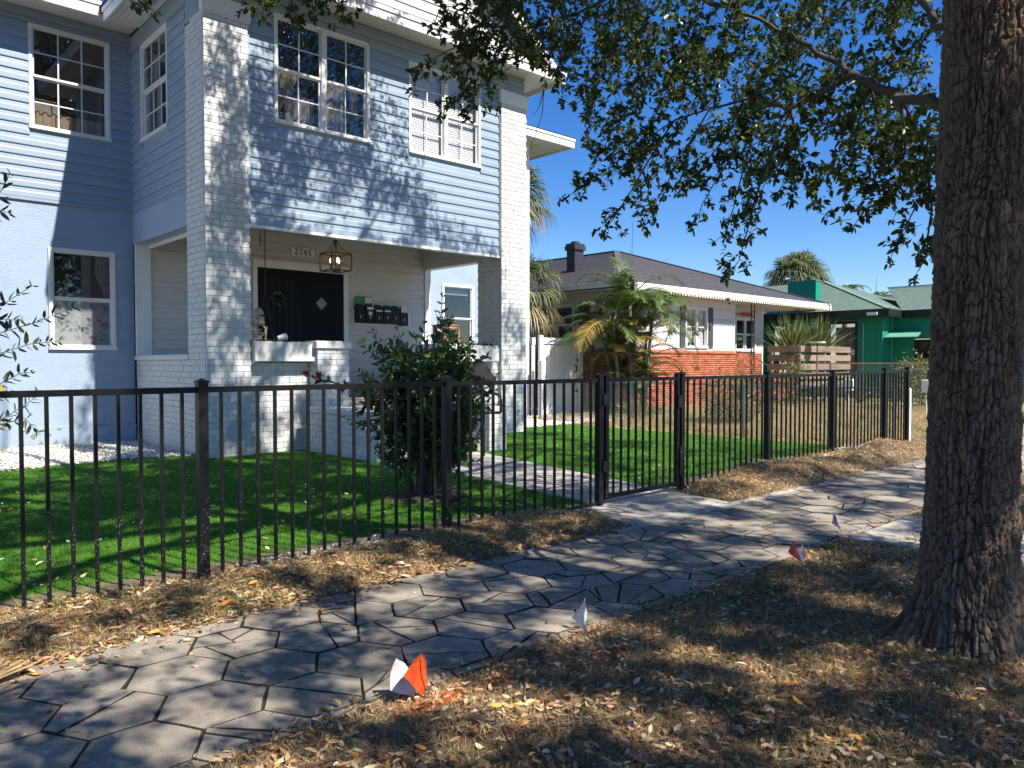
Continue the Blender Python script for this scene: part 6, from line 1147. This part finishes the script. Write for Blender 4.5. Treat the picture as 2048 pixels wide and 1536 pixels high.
for c, az, el, L, dr in ((crowns[1], 2.4, 1.25, 2.15, 2.6), (crowns[1], -.75, 1.15, 2.0, 2.3), (crowns[2], -.7, .95, 2.0, 2.1), (crowns[1], 1.2, 1.4, 1.9, 1.2), (crowns[3], -.6, .55, 1.9, 1.9), (crowns[4], -.8, .35, 1.8, 1.9), (crowns[0], 2.3, .45, 1.9, 1.5), (crowns[5], 2.6, .2, 1.5, .9)): frond_obj(ar_, c, az, el, L, dr, 40, .54, PC, GRN)
for k in range(64):
    x_, y_ = random.choice(ST)[0]; frond_obj(ar_, (x_ + DXY[0], y_ + DXY[1], rf_.uniform(.3, 2.3)), rf_.uniform(0, 2 * PI), rf_.uniform(.5, 1.2), rf_.uniform(1.0, 1.65), rf_.uniform(1.4, 2.4), 42, .44, YEL if k % 7 == 0 else PC, None if k % 7 == 0 else GRN)
frond_obj(ar_, (16.95, 13.9, 1.9), 2.45, .5, 1.3, 1.1, 34, .5, [(.42, .36, .12), (.34, .30, .08)]); frond_obj(ar_, (18.4, 13.75, 1.7), -.75, .5, 1.7, 2.3, 40, .42, YEL); frond_obj(ar_, (18.2, 13.75, 1.6), -.9, .2, 1.5, 2.0, 40, .4, PC, GRN)
for p, q in (((17.35, 13.75, 3.0), (17.4, 13.75, 4.9)), ((17.75, 13.85, 2.9), (17.8, 13.85, 4.2))): MB().tube([p, ((p[0] + q[0]) / 2, p[1], (p[2] + q[2]) / 2), q], [.022, .014, .002], 5).build('spear_leaf', M['stemgreen'], ar_)
def fan(c, d, Lp, Lf, nseg, cols, wts, droop=.5, wide=2.6):
    """fan frond: petiole then blade segments; returns V,F,C and petiole points"""
    c = Vector(c); d = Vector(d).normalized(); s = d.cross(Vector((0, 0, 1))); s = s.normalized() if s.length > .05 else Vector((1, 0, 0)); u = s.cross(d).normalized(); h = c + d * Lp + Vector((0, 0, -.10 * Lp)); V = []; Fq = []; Ft = []; col = palette(nseg, cols, wts, .15); C = []
    for k in range(nseg):
        a = (k / (nseg - 1) - .5) * wide + random.gauss(0, .03); e = (d * math.cos(a) + s * math.sin(a) + u * (.22 * math.cos(a * 1.4) + random.gauss(0, .05))).normalized(); L = Lf * (.72 + .28 * math.cos(a)) * random.uniform(.9, 1.08); w = (e.cross(u)).normalized() * (Lf * .027); b = len(V); g = Vector((0, 0, -1)) * L
        V += [h - w * .3, h + w * .3, h + e * L * .45 + w + g * .10 * droop, h + e * L * .45 - w + g * .10 * droop, h + e * L * .78 + w * .5 + g * .38 * droop, h + e * L * .78 - w * .5 + g * .38 * droop, h + e * L * .96 + g * .85 * droop]
        Fq += [(b, b + 1, b + 2, b + 3), (b + 3, b + 2, b + 4, b + 5)]; Ft += [(b + 5, b + 4, b + 6)]; C += [col[k]] * 7
    return np.array([tuple(v) for v in V]), [np.array(Fq), np.array(Ft)], np.array(C), [c, c.lerp(h, .5) + Vector((0, 0, .04)), h]
FP = [(.14, .18, .08), (.20, .23, .10), (.08, .115, .05), (.33, .31, .16)]; FD = [(.36, .29, .16), (.30, .24, .13), (.22, .20, .09)]
def sabal(label, base, ztop, nf, Lp, Lf, seed, trunk_r=.17, group=None, nseg=30, parts=True):
    t = thing('cabbage_palm', label, 'palm', base, 0, group); random.seed(seed); x, y, z = base
    MB().tube([(x, y, z - .2), (x + .05, y, (z + ztop) / 2), (x, y, ztop)], [trunk_r * 1.1, trunk_r * .9, trunk_r], 10).build('trunk', M['palm_trunk'], t, smooth=True)
    for k in range(nf):
        az = k * 2.39996 + random.uniform(-.2, .2); f = k / nf; el = 1.35 - 2.15 * f + random.uniform(-.12, .12); dry = f > .80
        V, F, C, pts = fan((x, y, ztop), (math.cos(az) * math.cos(el), math.sin(az) * math.cos(el), math.sin(el)), Lp * random.uniform(.85, 1.1), Lf * random.uniform(.88, 1.1), nseg, FD if dry else FP, None if dry else [4, 3, 3, 1.1], .55 + .5 * f)
        o = link('frond', np_mesh('frond', V, F, M['palm_leaf'], C), t, Matrix()); MB().tube(pts, [.02, .014, .01], 4).build('petiole', M['stemgreen'], o)
    return t
sabal('tall cabbage palm rising behind the blue house at its right corner', (17.35, 18.9, 0), 7.0, 34, .85, 1.05, 1)
sabal('lower cabbage palm with drooping fans just right of the blue house corner', (15.95, 16.9, 0), 3.75, 32, .75, .95, 2)
sabal('round-headed cabbage palm against the sky behind the green house', (43.0, 21.7, 0), 6.35, 72, .95, 1.5, 3, .22, nseg=26)
random.seed(77)
for i, (x, y, zt, lab) in enumerate(((40.0, 17.6, 5.0, 'feathery palm top showing above the green ridge, left one'), (43.3, 17.35, 4.75, 'feathery palm top with upright spear above the dip in the green roof'), (46.0, 16.5, 4.85, 'feathery palm top peeking over the green roof beside the oak trunk'))):
    t = thing('queen_palm', lab, 'palm', (x, y, 0), 0, 'palm tops beyond the green house'); MB().tube([(x, y, -.1), (x, y, zt)], [.15, .12], 8).build('trunk', M['palm_trunk'], t)
    for k in range(13): frond_obj(t, (x, y, zt), k * 2.4 + i, random.uniform(.1, 1.0), 1.5, 2.0, 26, .45, PC, [4, 3, 3, 1], rach=.02, width=.05)
    if i == 1: MB().tube([(x, y, zt), (x + .02, y, zt + 1.6)], [.03, .004], 5).build('spear_leaf', M['stemgreen'], t)

# ------------------------------------------------------------------ brick bungalow next door
bh = thing('brick_bungalow', 'single-storey red brick and pale board bungalow with dark hip roof', 'house', (24.5, 17, 0))
def bp(mb, name, m, parent=None, **k): return mb.build(name, m, parent or bh, **k)
BX0, BX1, BY, BZ = 18.4, 25.05, 15.0, 1.90
NW = (21.95, 23.30, 2.0, 3.40); NL = (16.9, 18.6, 2.05, 3.40)
bp(MB().box(BX0 + .012, BX1 - .012, BY + .012, 27, -.1, BZ), 'brick_backing', M['red_mortar'])
def red_bricks(axis, c, out, u0, u1, z0, z1, name, ch=.075, L=.215, dep=.04):
    Vs = []; Cs = []; z = z0; k = 0; rng = np.random.default_rng(4)
    while z < z1 - .02:
        u = u0 - (L / 2 if k % 2 else 0)
        while u < u1 - .02:
            a, b = max(u, u0) + .005, min(u + L, u1) - .005
            if b - a > .03:
                zz = (z + .005, min(z + ch, z1) - .005); cc = (c, c - out * dep)
                Vs.append([(x, cc[i], q) if axis == 'x' else (cc[i], x, q) for q in zz for i in (0, 1) for x in (a, b)]); Cs.append(np.array([(.46, .125, .06), (.52, .15, .07), (.40, .10, .05), (.52, .18, .09)][rng.integers(4)]) * rng.uniform(.88, 1.12))
            u += L
        z += ch; k += 1
    n = len(Vs); F = np.array([(0, 2, 3, 1), (4, 5, 7, 6), (0, 1, 5, 4), (1, 3, 7, 5), (3, 2, 6, 7), (2, 0, 4, 6)])[None] + 8 * np.arange(n)[:, None, None]
    return link(name, np_mesh(name, np.array(Vs).reshape(-1, 3), F.reshape(-1, 4), M['red_brick'], np.repeat(np.array(Cs), 8, 0)), bh, Matrix(), kind='stuff')
red_bricks('x', BY, -1, BX0, BX1, -.05, BZ - .14, 'bricks'); red_bricks('y', BX0, -1, BY + .05, 24, -.05, BZ - .14, 'bricks')
n = int((BX1 - BX0 + .06) / .075)
red_bricks('x', BY - .02, -1, BX0 - .02, BX1 + .02, BZ - .13, BZ + .0, 'cap_bricks', .13, .072, .06)
def wallb(axis, c0, c1, u0, u1, z0, z1, holes, m, name): return wall(name, m, axis, c0, c1, u0, u1, z0, z1, holes, parent=bh)
wallb('y', BY + .06, BY + .2, BX0 + .05, BX1 - .05, BZ + .001, 3.72, [NW], M['grey_board'], 'board_wall'); wallb('x', BX0 + .06, BX0 + .2, BY + .2, 27, BZ + .001, 3.72, [NL], M['grey_board'], 'board_wall')
for k in range(4):
    z = BZ + .02 + .37 * k; zt = min(z + .37, 3.40 if k == 3 else 9)
    for a, b in ((BX0 + .05, NW[0] - .33), (NW[1] + .33, BX1 - .05)): bp(MB().box(a, b, BY + .045 - .004, BY + .059, z, zt - .008, .004), 'board', M['grey_board'])
    bp(MB().box(BX0 + .041, BX0 + .059, BY + .06, NL[0] - .06, z, zt - .008, .004), 'board', M['grey_board'])
bp(MB().box(BX0 + .04, BX1 - .05, BY + .03, BY + .058, 3.41, 3.72), 'frieze_board', M['grey_board']); bp(MB().box(BX1 - .05, BX1 + .0, BY + .03, BY + .3, BZ + .01, 3.72), 'corner_board', M['white_trim'])
W = window(bh, T(NW[0], BY + .06, NW[2]), NW[1] - NW[0], NW[3] - NW[2], 1, 1, 1, 2, cw=.07, mull=.12, glass=M['glass_clear'])
for u0, u1 in ((.1, .60), (.75, 1.25)):
    for k in range(26): MB().box(u0, u1, .10, .13, .10 + .048 * k, .135 + .048 * k).build('blind_slat', M['blind'], W, mw=WM[W.name])
for x in (NW[0] - .31, NW[1] + .03):
    s = bp(MB().box(x, x + .27, BY + .01, BY + .040, NW[2] + .02, NW[3] + .02, .004), 'shutter', M['shutter'])
    for k in range(26): MB().box(x + .035, x + .235, BY + .001, BY + .0095, NW[2] + .09 + .048 * k, NW[2] + .118 + .048 * k).build('louvre', M['shutter'], s)
window(bh, T(BX0 + .06, NL[1], NL[2], -PI / 2), NL[1] - NL[0], NL[3] - NL[2], 1, 1, 1, 1, cw=.08)
bp(MB().box(BX0 + .025, BX0 + .0585, 16.22, 16.68, 2.02, 3.42), 'shutter', M['shutter'])
# roof: hip with front apex, real courses of shingles
def slope(mb, e0, e1, t0, t1, n, step=.016):
    e0, e1, t0, t1 = map(Vector, (e0, e1, t0, t1)); nor = (e1 - e0).cross(((t0 + t1) / 2) - ((e0 + e1) / 2)).normalized()
    if nor.z < 0: nor = -nor
    for k in range(n):
        a0, a1 = e0.lerp(t0, k / n), e1.lerp(t1, k / n); b0, b1 = e0.lerp(t0, (k + 1) / n), e1.lerp(t1, (k + 1) / n); mb.add([a0 + nor * step, a1 + nor * step, b1 + nor * .002, b0 + nor * .002, a0, a1], [(0, 1, 2, 3), (4, 5, 1, 0)])
EV, AP = 3.90, 6.0; ex0, ex1, ey = 17.85, 31.1, 14.38; rx = (ex0 + ex1) / 2; ay = 20.1
rm = MB(); slope(rm, (ex0, ey, EV), (ex1, ey, EV), (rx, ay, AP), (rx, ay, AP), 40); slope(rm, (ex0, 30, EV), (ex0, ey, EV), (rx, 30, AP), (rx, ay, AP), 40); slope(rm, (ex1, ey, EV), (ex1, 30, EV), (rx, ay, AP), (rx, 30, AP), 40)
bp(rm, 'roof', M['shingle']); hp = MB()
for q in ((ex0, ey), (ex1, ey)): hp.bar((q[0], q[1], EV + .02), (rx, ay, AP + .03), .22, .02)
hp.bar((rx, ay, AP + .03), (rx, 30, AP + .03), .22, .02); bp(hp, 'hip_caps', M['shingle'])
bp(MB().box(ex0, ex1, ey, 30, 3.70, 3.72), 'soffit', M['soffit'])
bp(MB().box(ex0, ex1, ey - .03, ey + .005, 3.76, EV + .005), 'fascia', M['white_trim']); bp(MB().box(ex0 - .03, ex0 + .004, ey + .01, 30, 3.76, EV + .005), 'fascia', M['white_trim']); bp(MB().box(ex1 - .004, ex1 + .03, ey + .01, 30, 3.76, EV + .005), 'fascia', M['white_trim'])
bp(MB().box(ex0 - .02, ex1 + .02, ey - .045, ey - .031, 3.71, 3.84), 'cream_band', M['cream']); sc = MB(); k = 0
while ex0 + k * .16 < ex1: sc.box(ex0 + k * .16, ex0 + k * .16 + .085, ey - .044, ey - .032, 3.645, 3.712); k += 1
bp(sc, 'scallop_trim', M['cream'], kind='stuff'); bp(MB().tube([(ex1 - .05, ey - .05, 3.9), (ex1 + .06, ey - .06, 3.86), (ex1 + .06, ey - .06, 3.62)], .05, 6), 'downspout_end', M['cream'])
# porch at its right end
bp(MB().box(BX1, 30.9, BY + .5, 30, .0, .98), 'porch_base', M['red_mortar']); red_bricks('x', BY + .48, -1, BX1 + .01, 30.8, -.05, .95, 'bricks')
wallb('y', 15.62, 15.77, BX1, 28.0, 1.86, 3.70, [(26.02, 27.52, 1.93, 3.22)], M['grey_board'], 'porch_wall'); red_bricks('x', 15.62, -1, BX1, 28.0, .98, 1.85, 'bricks'); bp(MB().box(28.0, 28.1, 15.6, 26, .98, 3.70), 'corner_board', M['white_trim'])
window(bh, T(26.02, 15.62, 1.93), 1.5, 1.29, 1, 1, 1, 2, cw=.08)
ip = MB()
for dx in (0, .22):
    ip.box(26.15 + dx, 26.175 + dx, BY, BY + .03, .98, 3.70)
for k in range(7):
    z = 1.15 + .36 * k; ip.tube([(26.175 + .1 + .09 * math.cos(t) * (1 - t / 9), BY + .015, z + .13 * math.sin(t)) for t in np.linspace(-1.5, 5.5, 16)], .009, 4)
bp(ip, 'iron_column', M['iron']); ip = MB()
for dx in (0, .25): ip.box(29.6 + dx, 29.63 + dx, BY, BY + .03, .98, 3.70)
bp(ip, 'iron_column', M['iron'])
for k in range(5): bp(MB().box(25.15, 26.6, 13.75 + .32 * k, 15.45, -.05, .19 * (k + 1), .006), 'step', M['pink'] if k in (0, 1, 2) else M['red_mortar'])
for x in (25.12, 26.65):
    rl = MB(); rl.bar((x, 13.8, .95), (x, 15.45, 1.85), .03, .03)
    for k in range(7): y = 13.85 + .25 * k; rl.bar((x, y, .1 + .55 * (y - 13.85)), (x, y, .95 + .545 * (y - 13.8)), .012, .012)
    bp(rl, 'stair_rail', M['steel'])
bp(MB().box(26.5, 27.2, 15.56, 15.59, 3.28, 3.42).bar((25.9, 15.57, 3.33), (26.5, 15.57, 3.35), .02, .05), 'red_oar', M['red'])
fl_ = bp(MB().ball((23.35, 14.28, 3.66), .07, 8, 6).ball((23.5, 14.30, 3.55), .06, 8, 6), 'floodlight', M['shutter'])
cm = bp(MB().box(20.55, 21.02, 18.8, 19.2, 4.4, 5.62), 'chimney', M['dark_brick']); MB().box(20.49, 21.08, 18.74, 19.26, 5.56, 5.72, .01).box(20.52, 21.05, 18.77, 19.23, 5.722, 5.80, .01).build('chimney_cap', M['dark_brick'], cm); MB().box(20.66, 20.9, 18.88, 19.1, 5.80, 5.88).build('flue', M['iron'], cm)
an = bp(MB().tube([(20.9, 16.5, 4.6), (20.95, 16.5, 6.3)], .006, 4), 'aerial', M['iron'])
bk = thing('rear_annexe', 'small white flat-roofed block behind the bungalow', 'building', (18.7, 24.5, 0)); MB().box(17.2, 20.5, 23.5, 26, 0, 5.35).build('wall', M['white_stucco'], bk); MB().box(17.0, 20.7, 23.3, 26.1, 5.352, 5.46).build('roof', M['white_trim'], bk)

# ------------------------------------------------------------------ slat screen, spiky plants, yard shrubs
ss = thing('slat_screen', 'weathered horizontal-board privacy screen round the bungalow deck', 'screen', (26.9, 12.5, 0))
for k in range(5):
    z = .62 + .31 * k; MB().box(25.02, 28.95, 12.50, 12.53, z, z + .215, .004).build('board', M['grey_wood'], ss); MB().box(25.0, 25.03, 12.54, 13.7, z, z + .215, .004).build('board', M['grey_wood'], ss)
for x, y in ((25.08, 12.58), (26.95, 12.58), (28.85, 12.58), (25.08, 13.6)): MB().box(x - .045, x + .045, y - .04, y + .04, -.05, 2.06).build('post', M['grey_wood'], ss)
def spiky(label, c, n, L, seed):
    t = thing('spiky_palm', label, 'plant', c); rs = np.random.default_rng(seed); az = rs.uniform(0, 2 * PI, n); el = rs.uniform(.35, 1.45, n); D = np.stack([np.cos(az) * np.cos(el), np.sin(az) * np.cos(el), np.sin(el)], 1)
    N = unit(rs.normal(0, 1, (n, 3))); l = L * rs.uniform(.7, 1.1, n); V, F, C = leaves(np.tile(np.array(c, float), (n, 1)) + rs.normal(0, .05, (n, 3)), D, N, l, np.full(n, .036), palette(n, [(.09, .13, .035), (.13, .18, .05), (.26, .27, .10), (.32, .28, .12)], [4, 3, 2, .8], .2), .15)
    link('leaves', np_mesh('leaves', V, F, M['palm_leaf'], C), t, Matrix()); MB().tube([(c[0], c[1], .0), tuple(c)], .10, 8).build('stem', M['palm_trunk'], t)
spiky('spiky fan plant rising behind the screen, on the chimney side', (26.3, 13.5, 1.75), 230, 1.5, 4); spiky('spiky fan plant rising behind the screen, on the right side', (28.2, 13.5, 1.75), 250, 1.6, 5)
def shrub(label, c, rx, rz, n, Lf, cols, seed, wts=None, name='shrub'):
    t = thing(name, label, 'shrub', c); rs = np.random.default_rng(seed); d = unit(rs.normal(0, 1, (n, 3))); r = rs.uniform(.2, 1, (n, 1)) ** .5; P = np.array(c) + d * r * [rx, rx, rz] * (1 + .3 * rs.normal(0, 1, (n, 1)) * .5) + [0, 0, rz * .95]; P[:, 2] = np.maximum(P[:, 2], .03)
    P = P + .10 * rx * np.sin(P[:, [1, 2, 0]] * 9 / rx); l = Lf * rs.uniform(.6, 1.2, n); V, F, C = leaves(P, unit(d + rs.normal(0, .8, (n, 3))), unit(rs.normal(0, .6, (n, 3)) + [0, 0, 1]), l, l * .4, palette(n, cols, wts, .2)); link('foliage', np_mesh('foliage', V, F, M['bush_leaf'], C), t, Matrix()); s = MB()
    for k in range(12): e = P[rs.integers(n)]; s.tube([(c[0], c[1], -.03), tuple((np.array(c) + e) / 2 + [0, 0, .05]), tuple(e)], [.012, .008, .004], 4)
    s.build('stems', M['twig'], t)
YG = [(.26, .24, .06), (.16, .17, .045), (.34, .28, .08), (.09, .11, .03)]; GG = [(.06, .09, .025), (.10, .14, .04), (.19, .21, .07)]
shrub('sparse yellow-green shrub seen through the fence before the brick wall', (16.9, 10.1, .05), .95, .62, 3600, .085, YG, 1); shrub('leafy shrub at the foot of the slat screen beside the stair rail', (24.2, 12.3, .05), .62, .85, 1000, .10, GG + YG[:1], 2); shrub('low yellow shrub before the lit boards of the slat screen', (26.3, 11.9, .05), .45, .5, 600, .09, YG, 3)
shrub('rounded green shrub below the right end of the slat screen', (27.9, 11.7, .05), .5, .55, 700, .09, GG, 4); shrub('bright feathery shrub beside the oak trunk before the green house', (26.2, 9.1, .05), .9, .85, 1800, .13, GG + [(.30, .34, .12)], 5); shrub('dark hedge plant under the green house wall', (29.5, 11.2, .0), 1.0, .4, 1300, .08, GG, 6); shrub('low weeds at the foot of the palm clump', (16.2, 12.6, .03), .8, .22, 600, .09, YG + GG, 7)
for i, (x, y, lab) in enumerate(((21.2, 9.2, 'white box lantern on a stake, first from the bungalow steps'), (21.5, 7.3, 'white box lantern on a stake near the oak trunk'))):
    t = thing('yard_lantern', lab, 'lantern', (x, y, 0), 0, 'white lanterns in the dry yard'); MB().box(x - .10, x + .10, y - .10, y + .10, .72, 1.05, .01).build('body', M['white_trim'], t); MB().box(x - .035, x + .035, y - .104, y - .1005, .78, 1.0).build('slot', M['black'], t); MB().tube([(x, y, -.03), (x, y, .72)], .012, 5).build('stake', M['white_trim'], t)
bb = thing('white_bird_feeder', 'flat white feeder tray on a pole among the spiky plants', 'bird feeder', (25.6, 12.2, 0)); MB().lathe([(.02, 0), (.26, .0), (.28, .06), (.05, .05)], (25.6, 12.2, 2.16), 12).build('tray', M['white_trim'], bb); MB().tube([(25.6, 12.2, 0), (25.6, 12.2, 2.16)], .018, 6).build('pole', M['iron'], bb)
wc = thing('white_chair', 'white metal scroll-backed garden chair behind the stair rail', 'chair', (25.9, 13.4, .0)); mb = MB()
for s in (-.22, .22): mb.tube([(25.9 + s, 13.2, 0), (25.9 + s, 13.2, .95)], .02, 6); mb.tube([(25.9 + s, 13.6, 0), (25.9 + s, 13.6, 1.55)], .02, 6)
mb.build('legs', M['white_trim'], wc); MB().box(25.66, 26.14, 13.15, 13.62, .95, .99, .01).build('seat', M['white_trim'], wc); mb = MB()
for k in range(3): mb.tube([(25.9 + .17 * math.cos(t) * (1 if k else .7), 13.6, 1.3 + .17 * math.sin(t) + .12 * (k - 1)) for t in np.linspace(0, 2 * PI, 13)], .016, 5)
mb.build('back', M['white_trim'], wc)

# ------------------------------------------------------------------ green house
gh = thing('green_house', 'bright green stucco bungalow with green shingle roof and chimney', 'house', (36, 15, 0))
def gp_(mb, name, m, parent=None, **k): return mb.build(name, m, parent or gh, **k)
wall('wall', M['green_wall'], 'x', 32.0, 32.2, 12.75, 22, -.1, 3.55, [(16.30, 17.3, 1.6, 3.12), (13.62, 14.75, 1.2, 3.12)], parent=gh)
gp_(MB().box(32.0, 33.0, 12.55, 12.745, -.1, 3.55), 'return_wall', M['green_wall']); wall('wall', M['green_wall'], 'x', 33.0, 33.2, 6, 12.549, -.1, 3.55, [(10.1, 11.75, .2, 2.45)], parent=gh)
for y0, y1, z0, z1 in ((16.32, 17.28, 1.62, 3.1), (13.64, 14.73, 1.22, 3.1)):
    w_ = gp_(MB().box(31.96, 32.04, y0 - .1, y0, z0 - .1, z1 + .1).box(31.96, 32.04, y1, y1 + .1, z0 - .1, z1 + .1).box(31.96, 32.04, y0, y1, z1, z1 + .1).box(31.96, 32.04, y0, y1, z0 - .1, z0), 'window', M['green_dark']); MB().box(32.05, 32.06, y0, y1, z0, z1).build('pane', M['glass'], w_); MB().box(32.3, 32.32, y0, y1 - .15, z0 + .0, z1 - .12).build('blind', M['blind'] if y0 > 15 else M['room'], w_)
d_ = gp_(MB().box(33.08, 33.14, 10.12, 11.73, .2, 2.43), 'door', M['green_dark']); MB().box(33.05, 33.075, 10.3, 10.85, 1.2, 2.3).build('pane', M['glass'], d_); MB().box(33.05, 33.075, 11.0, 11.6, 1.2, 2.3).build('pane', M['glass'], d_)
gp_(MB().add([(32.98, 11.35, 2.83), (32.98, 12.5, 2.83), (32.05, 12.5, 2.52), (32.05, 11.25, 2.52), (32.98, 11.35, 2.79), (32.98, 12.5, 2.79), (32.05, 12.5, 2.49), (32.05, 11.25, 2.49)], [(0, 1, 2, 3), (7, 6, 5, 4), (0, 3, 7, 4), (1, 5, 6, 2), (3, 2, 6, 7), (0, 4, 5, 1)]), 'awning', M['awning'])
ch_ = gp_(MB().box(31.5, 31.99, 15.10, 16.35, -.1, 4.95), 'chimney', M['green_wall']); MB().box(31.47, 32.0, 15.07, 16.38, 4.952, 4.99).build('chimney_top', M['green_shingle'], ch_); MB().tube([(31.75, 15.5, 4.99), (31.75, 15.5, 5.15)], .1, 8).build('flue', M['iron'], ch_)
rm = MB()
slope(rm, (31.4, 24, 3.62), (31.4, 12.1, 3.62), (36.2, 24, 5.35), (36.2, 16.9, 5.35), 30); slope(rm, (31.4, 12.1, 3.62), (41, 12.1, 3.62), (36.2, 16.9, 5.35), (36.2, 16.9, 5.35), 30)
slope(rm, (32.75, 12.1, 3.60), (32.75, 4, 3.60), (36.2, 14, 4.85), (36.2, 7.5, 4.85), 24); slope(rm, (32.75, 4, 3.60), (42, 4, 3.6), (36.2, 7.5, 4.85), (38, 7.5, 4.85), 24); slope(rm, (45, 4, 3.6), (45, 14, 3.60), (36.2, 7.5, 4.85), (36.2, 14, 4.85), 20)
gp_(rm, 'roof', M['green_shingle']); gp_(MB().bar((31.4, 12.1, 3.64), (36.2, 16.9, 5.38), .2, .02).bar((36.2, 7.5, 4.88), (36.2, 14, 4.88), .2, .02), 'hip_caps', M['green_shingle'])
gp_(MB().box(31.38, 31.44, 12.08, 24, 3.32, 3.62), 'fascia', M['green_dark']); gp_(MB().box(31.45, 32.78, 12.08, 12.14, 3.32, 3.62), 'fascia', M['green_dark']); gp_(MB().box(32.73, 32.79, 4, 12.07, 3.30, 3.60), 'fascia', M['green_dark'])
gp_(MB().box(31.45, 33, 12.15, 24, 3.50, 3.53), 'soffit', M['green_dark']); gp_(MB().box(32.80, 34, 4, 12.07, 3.48, 3.51), 'soffit', M['green_dark']); gp_(MB().box(31.30, 31.375, 12.5, 12.9, 3.38, 3.5), 'eave_light', M['white_trim'])
gp_(MB().tube([(31.98, 13.3, .3), (31.97, 13.3, 3.1), (31.97, 13.45, 3.25), (31.97, 15.0, 3.2), (31.4, 15.2, 3.15), (31.45, 16.4, 3.1), (31.97, 17.2, 2.95)], .02, 5), 'cable', M['steel'])
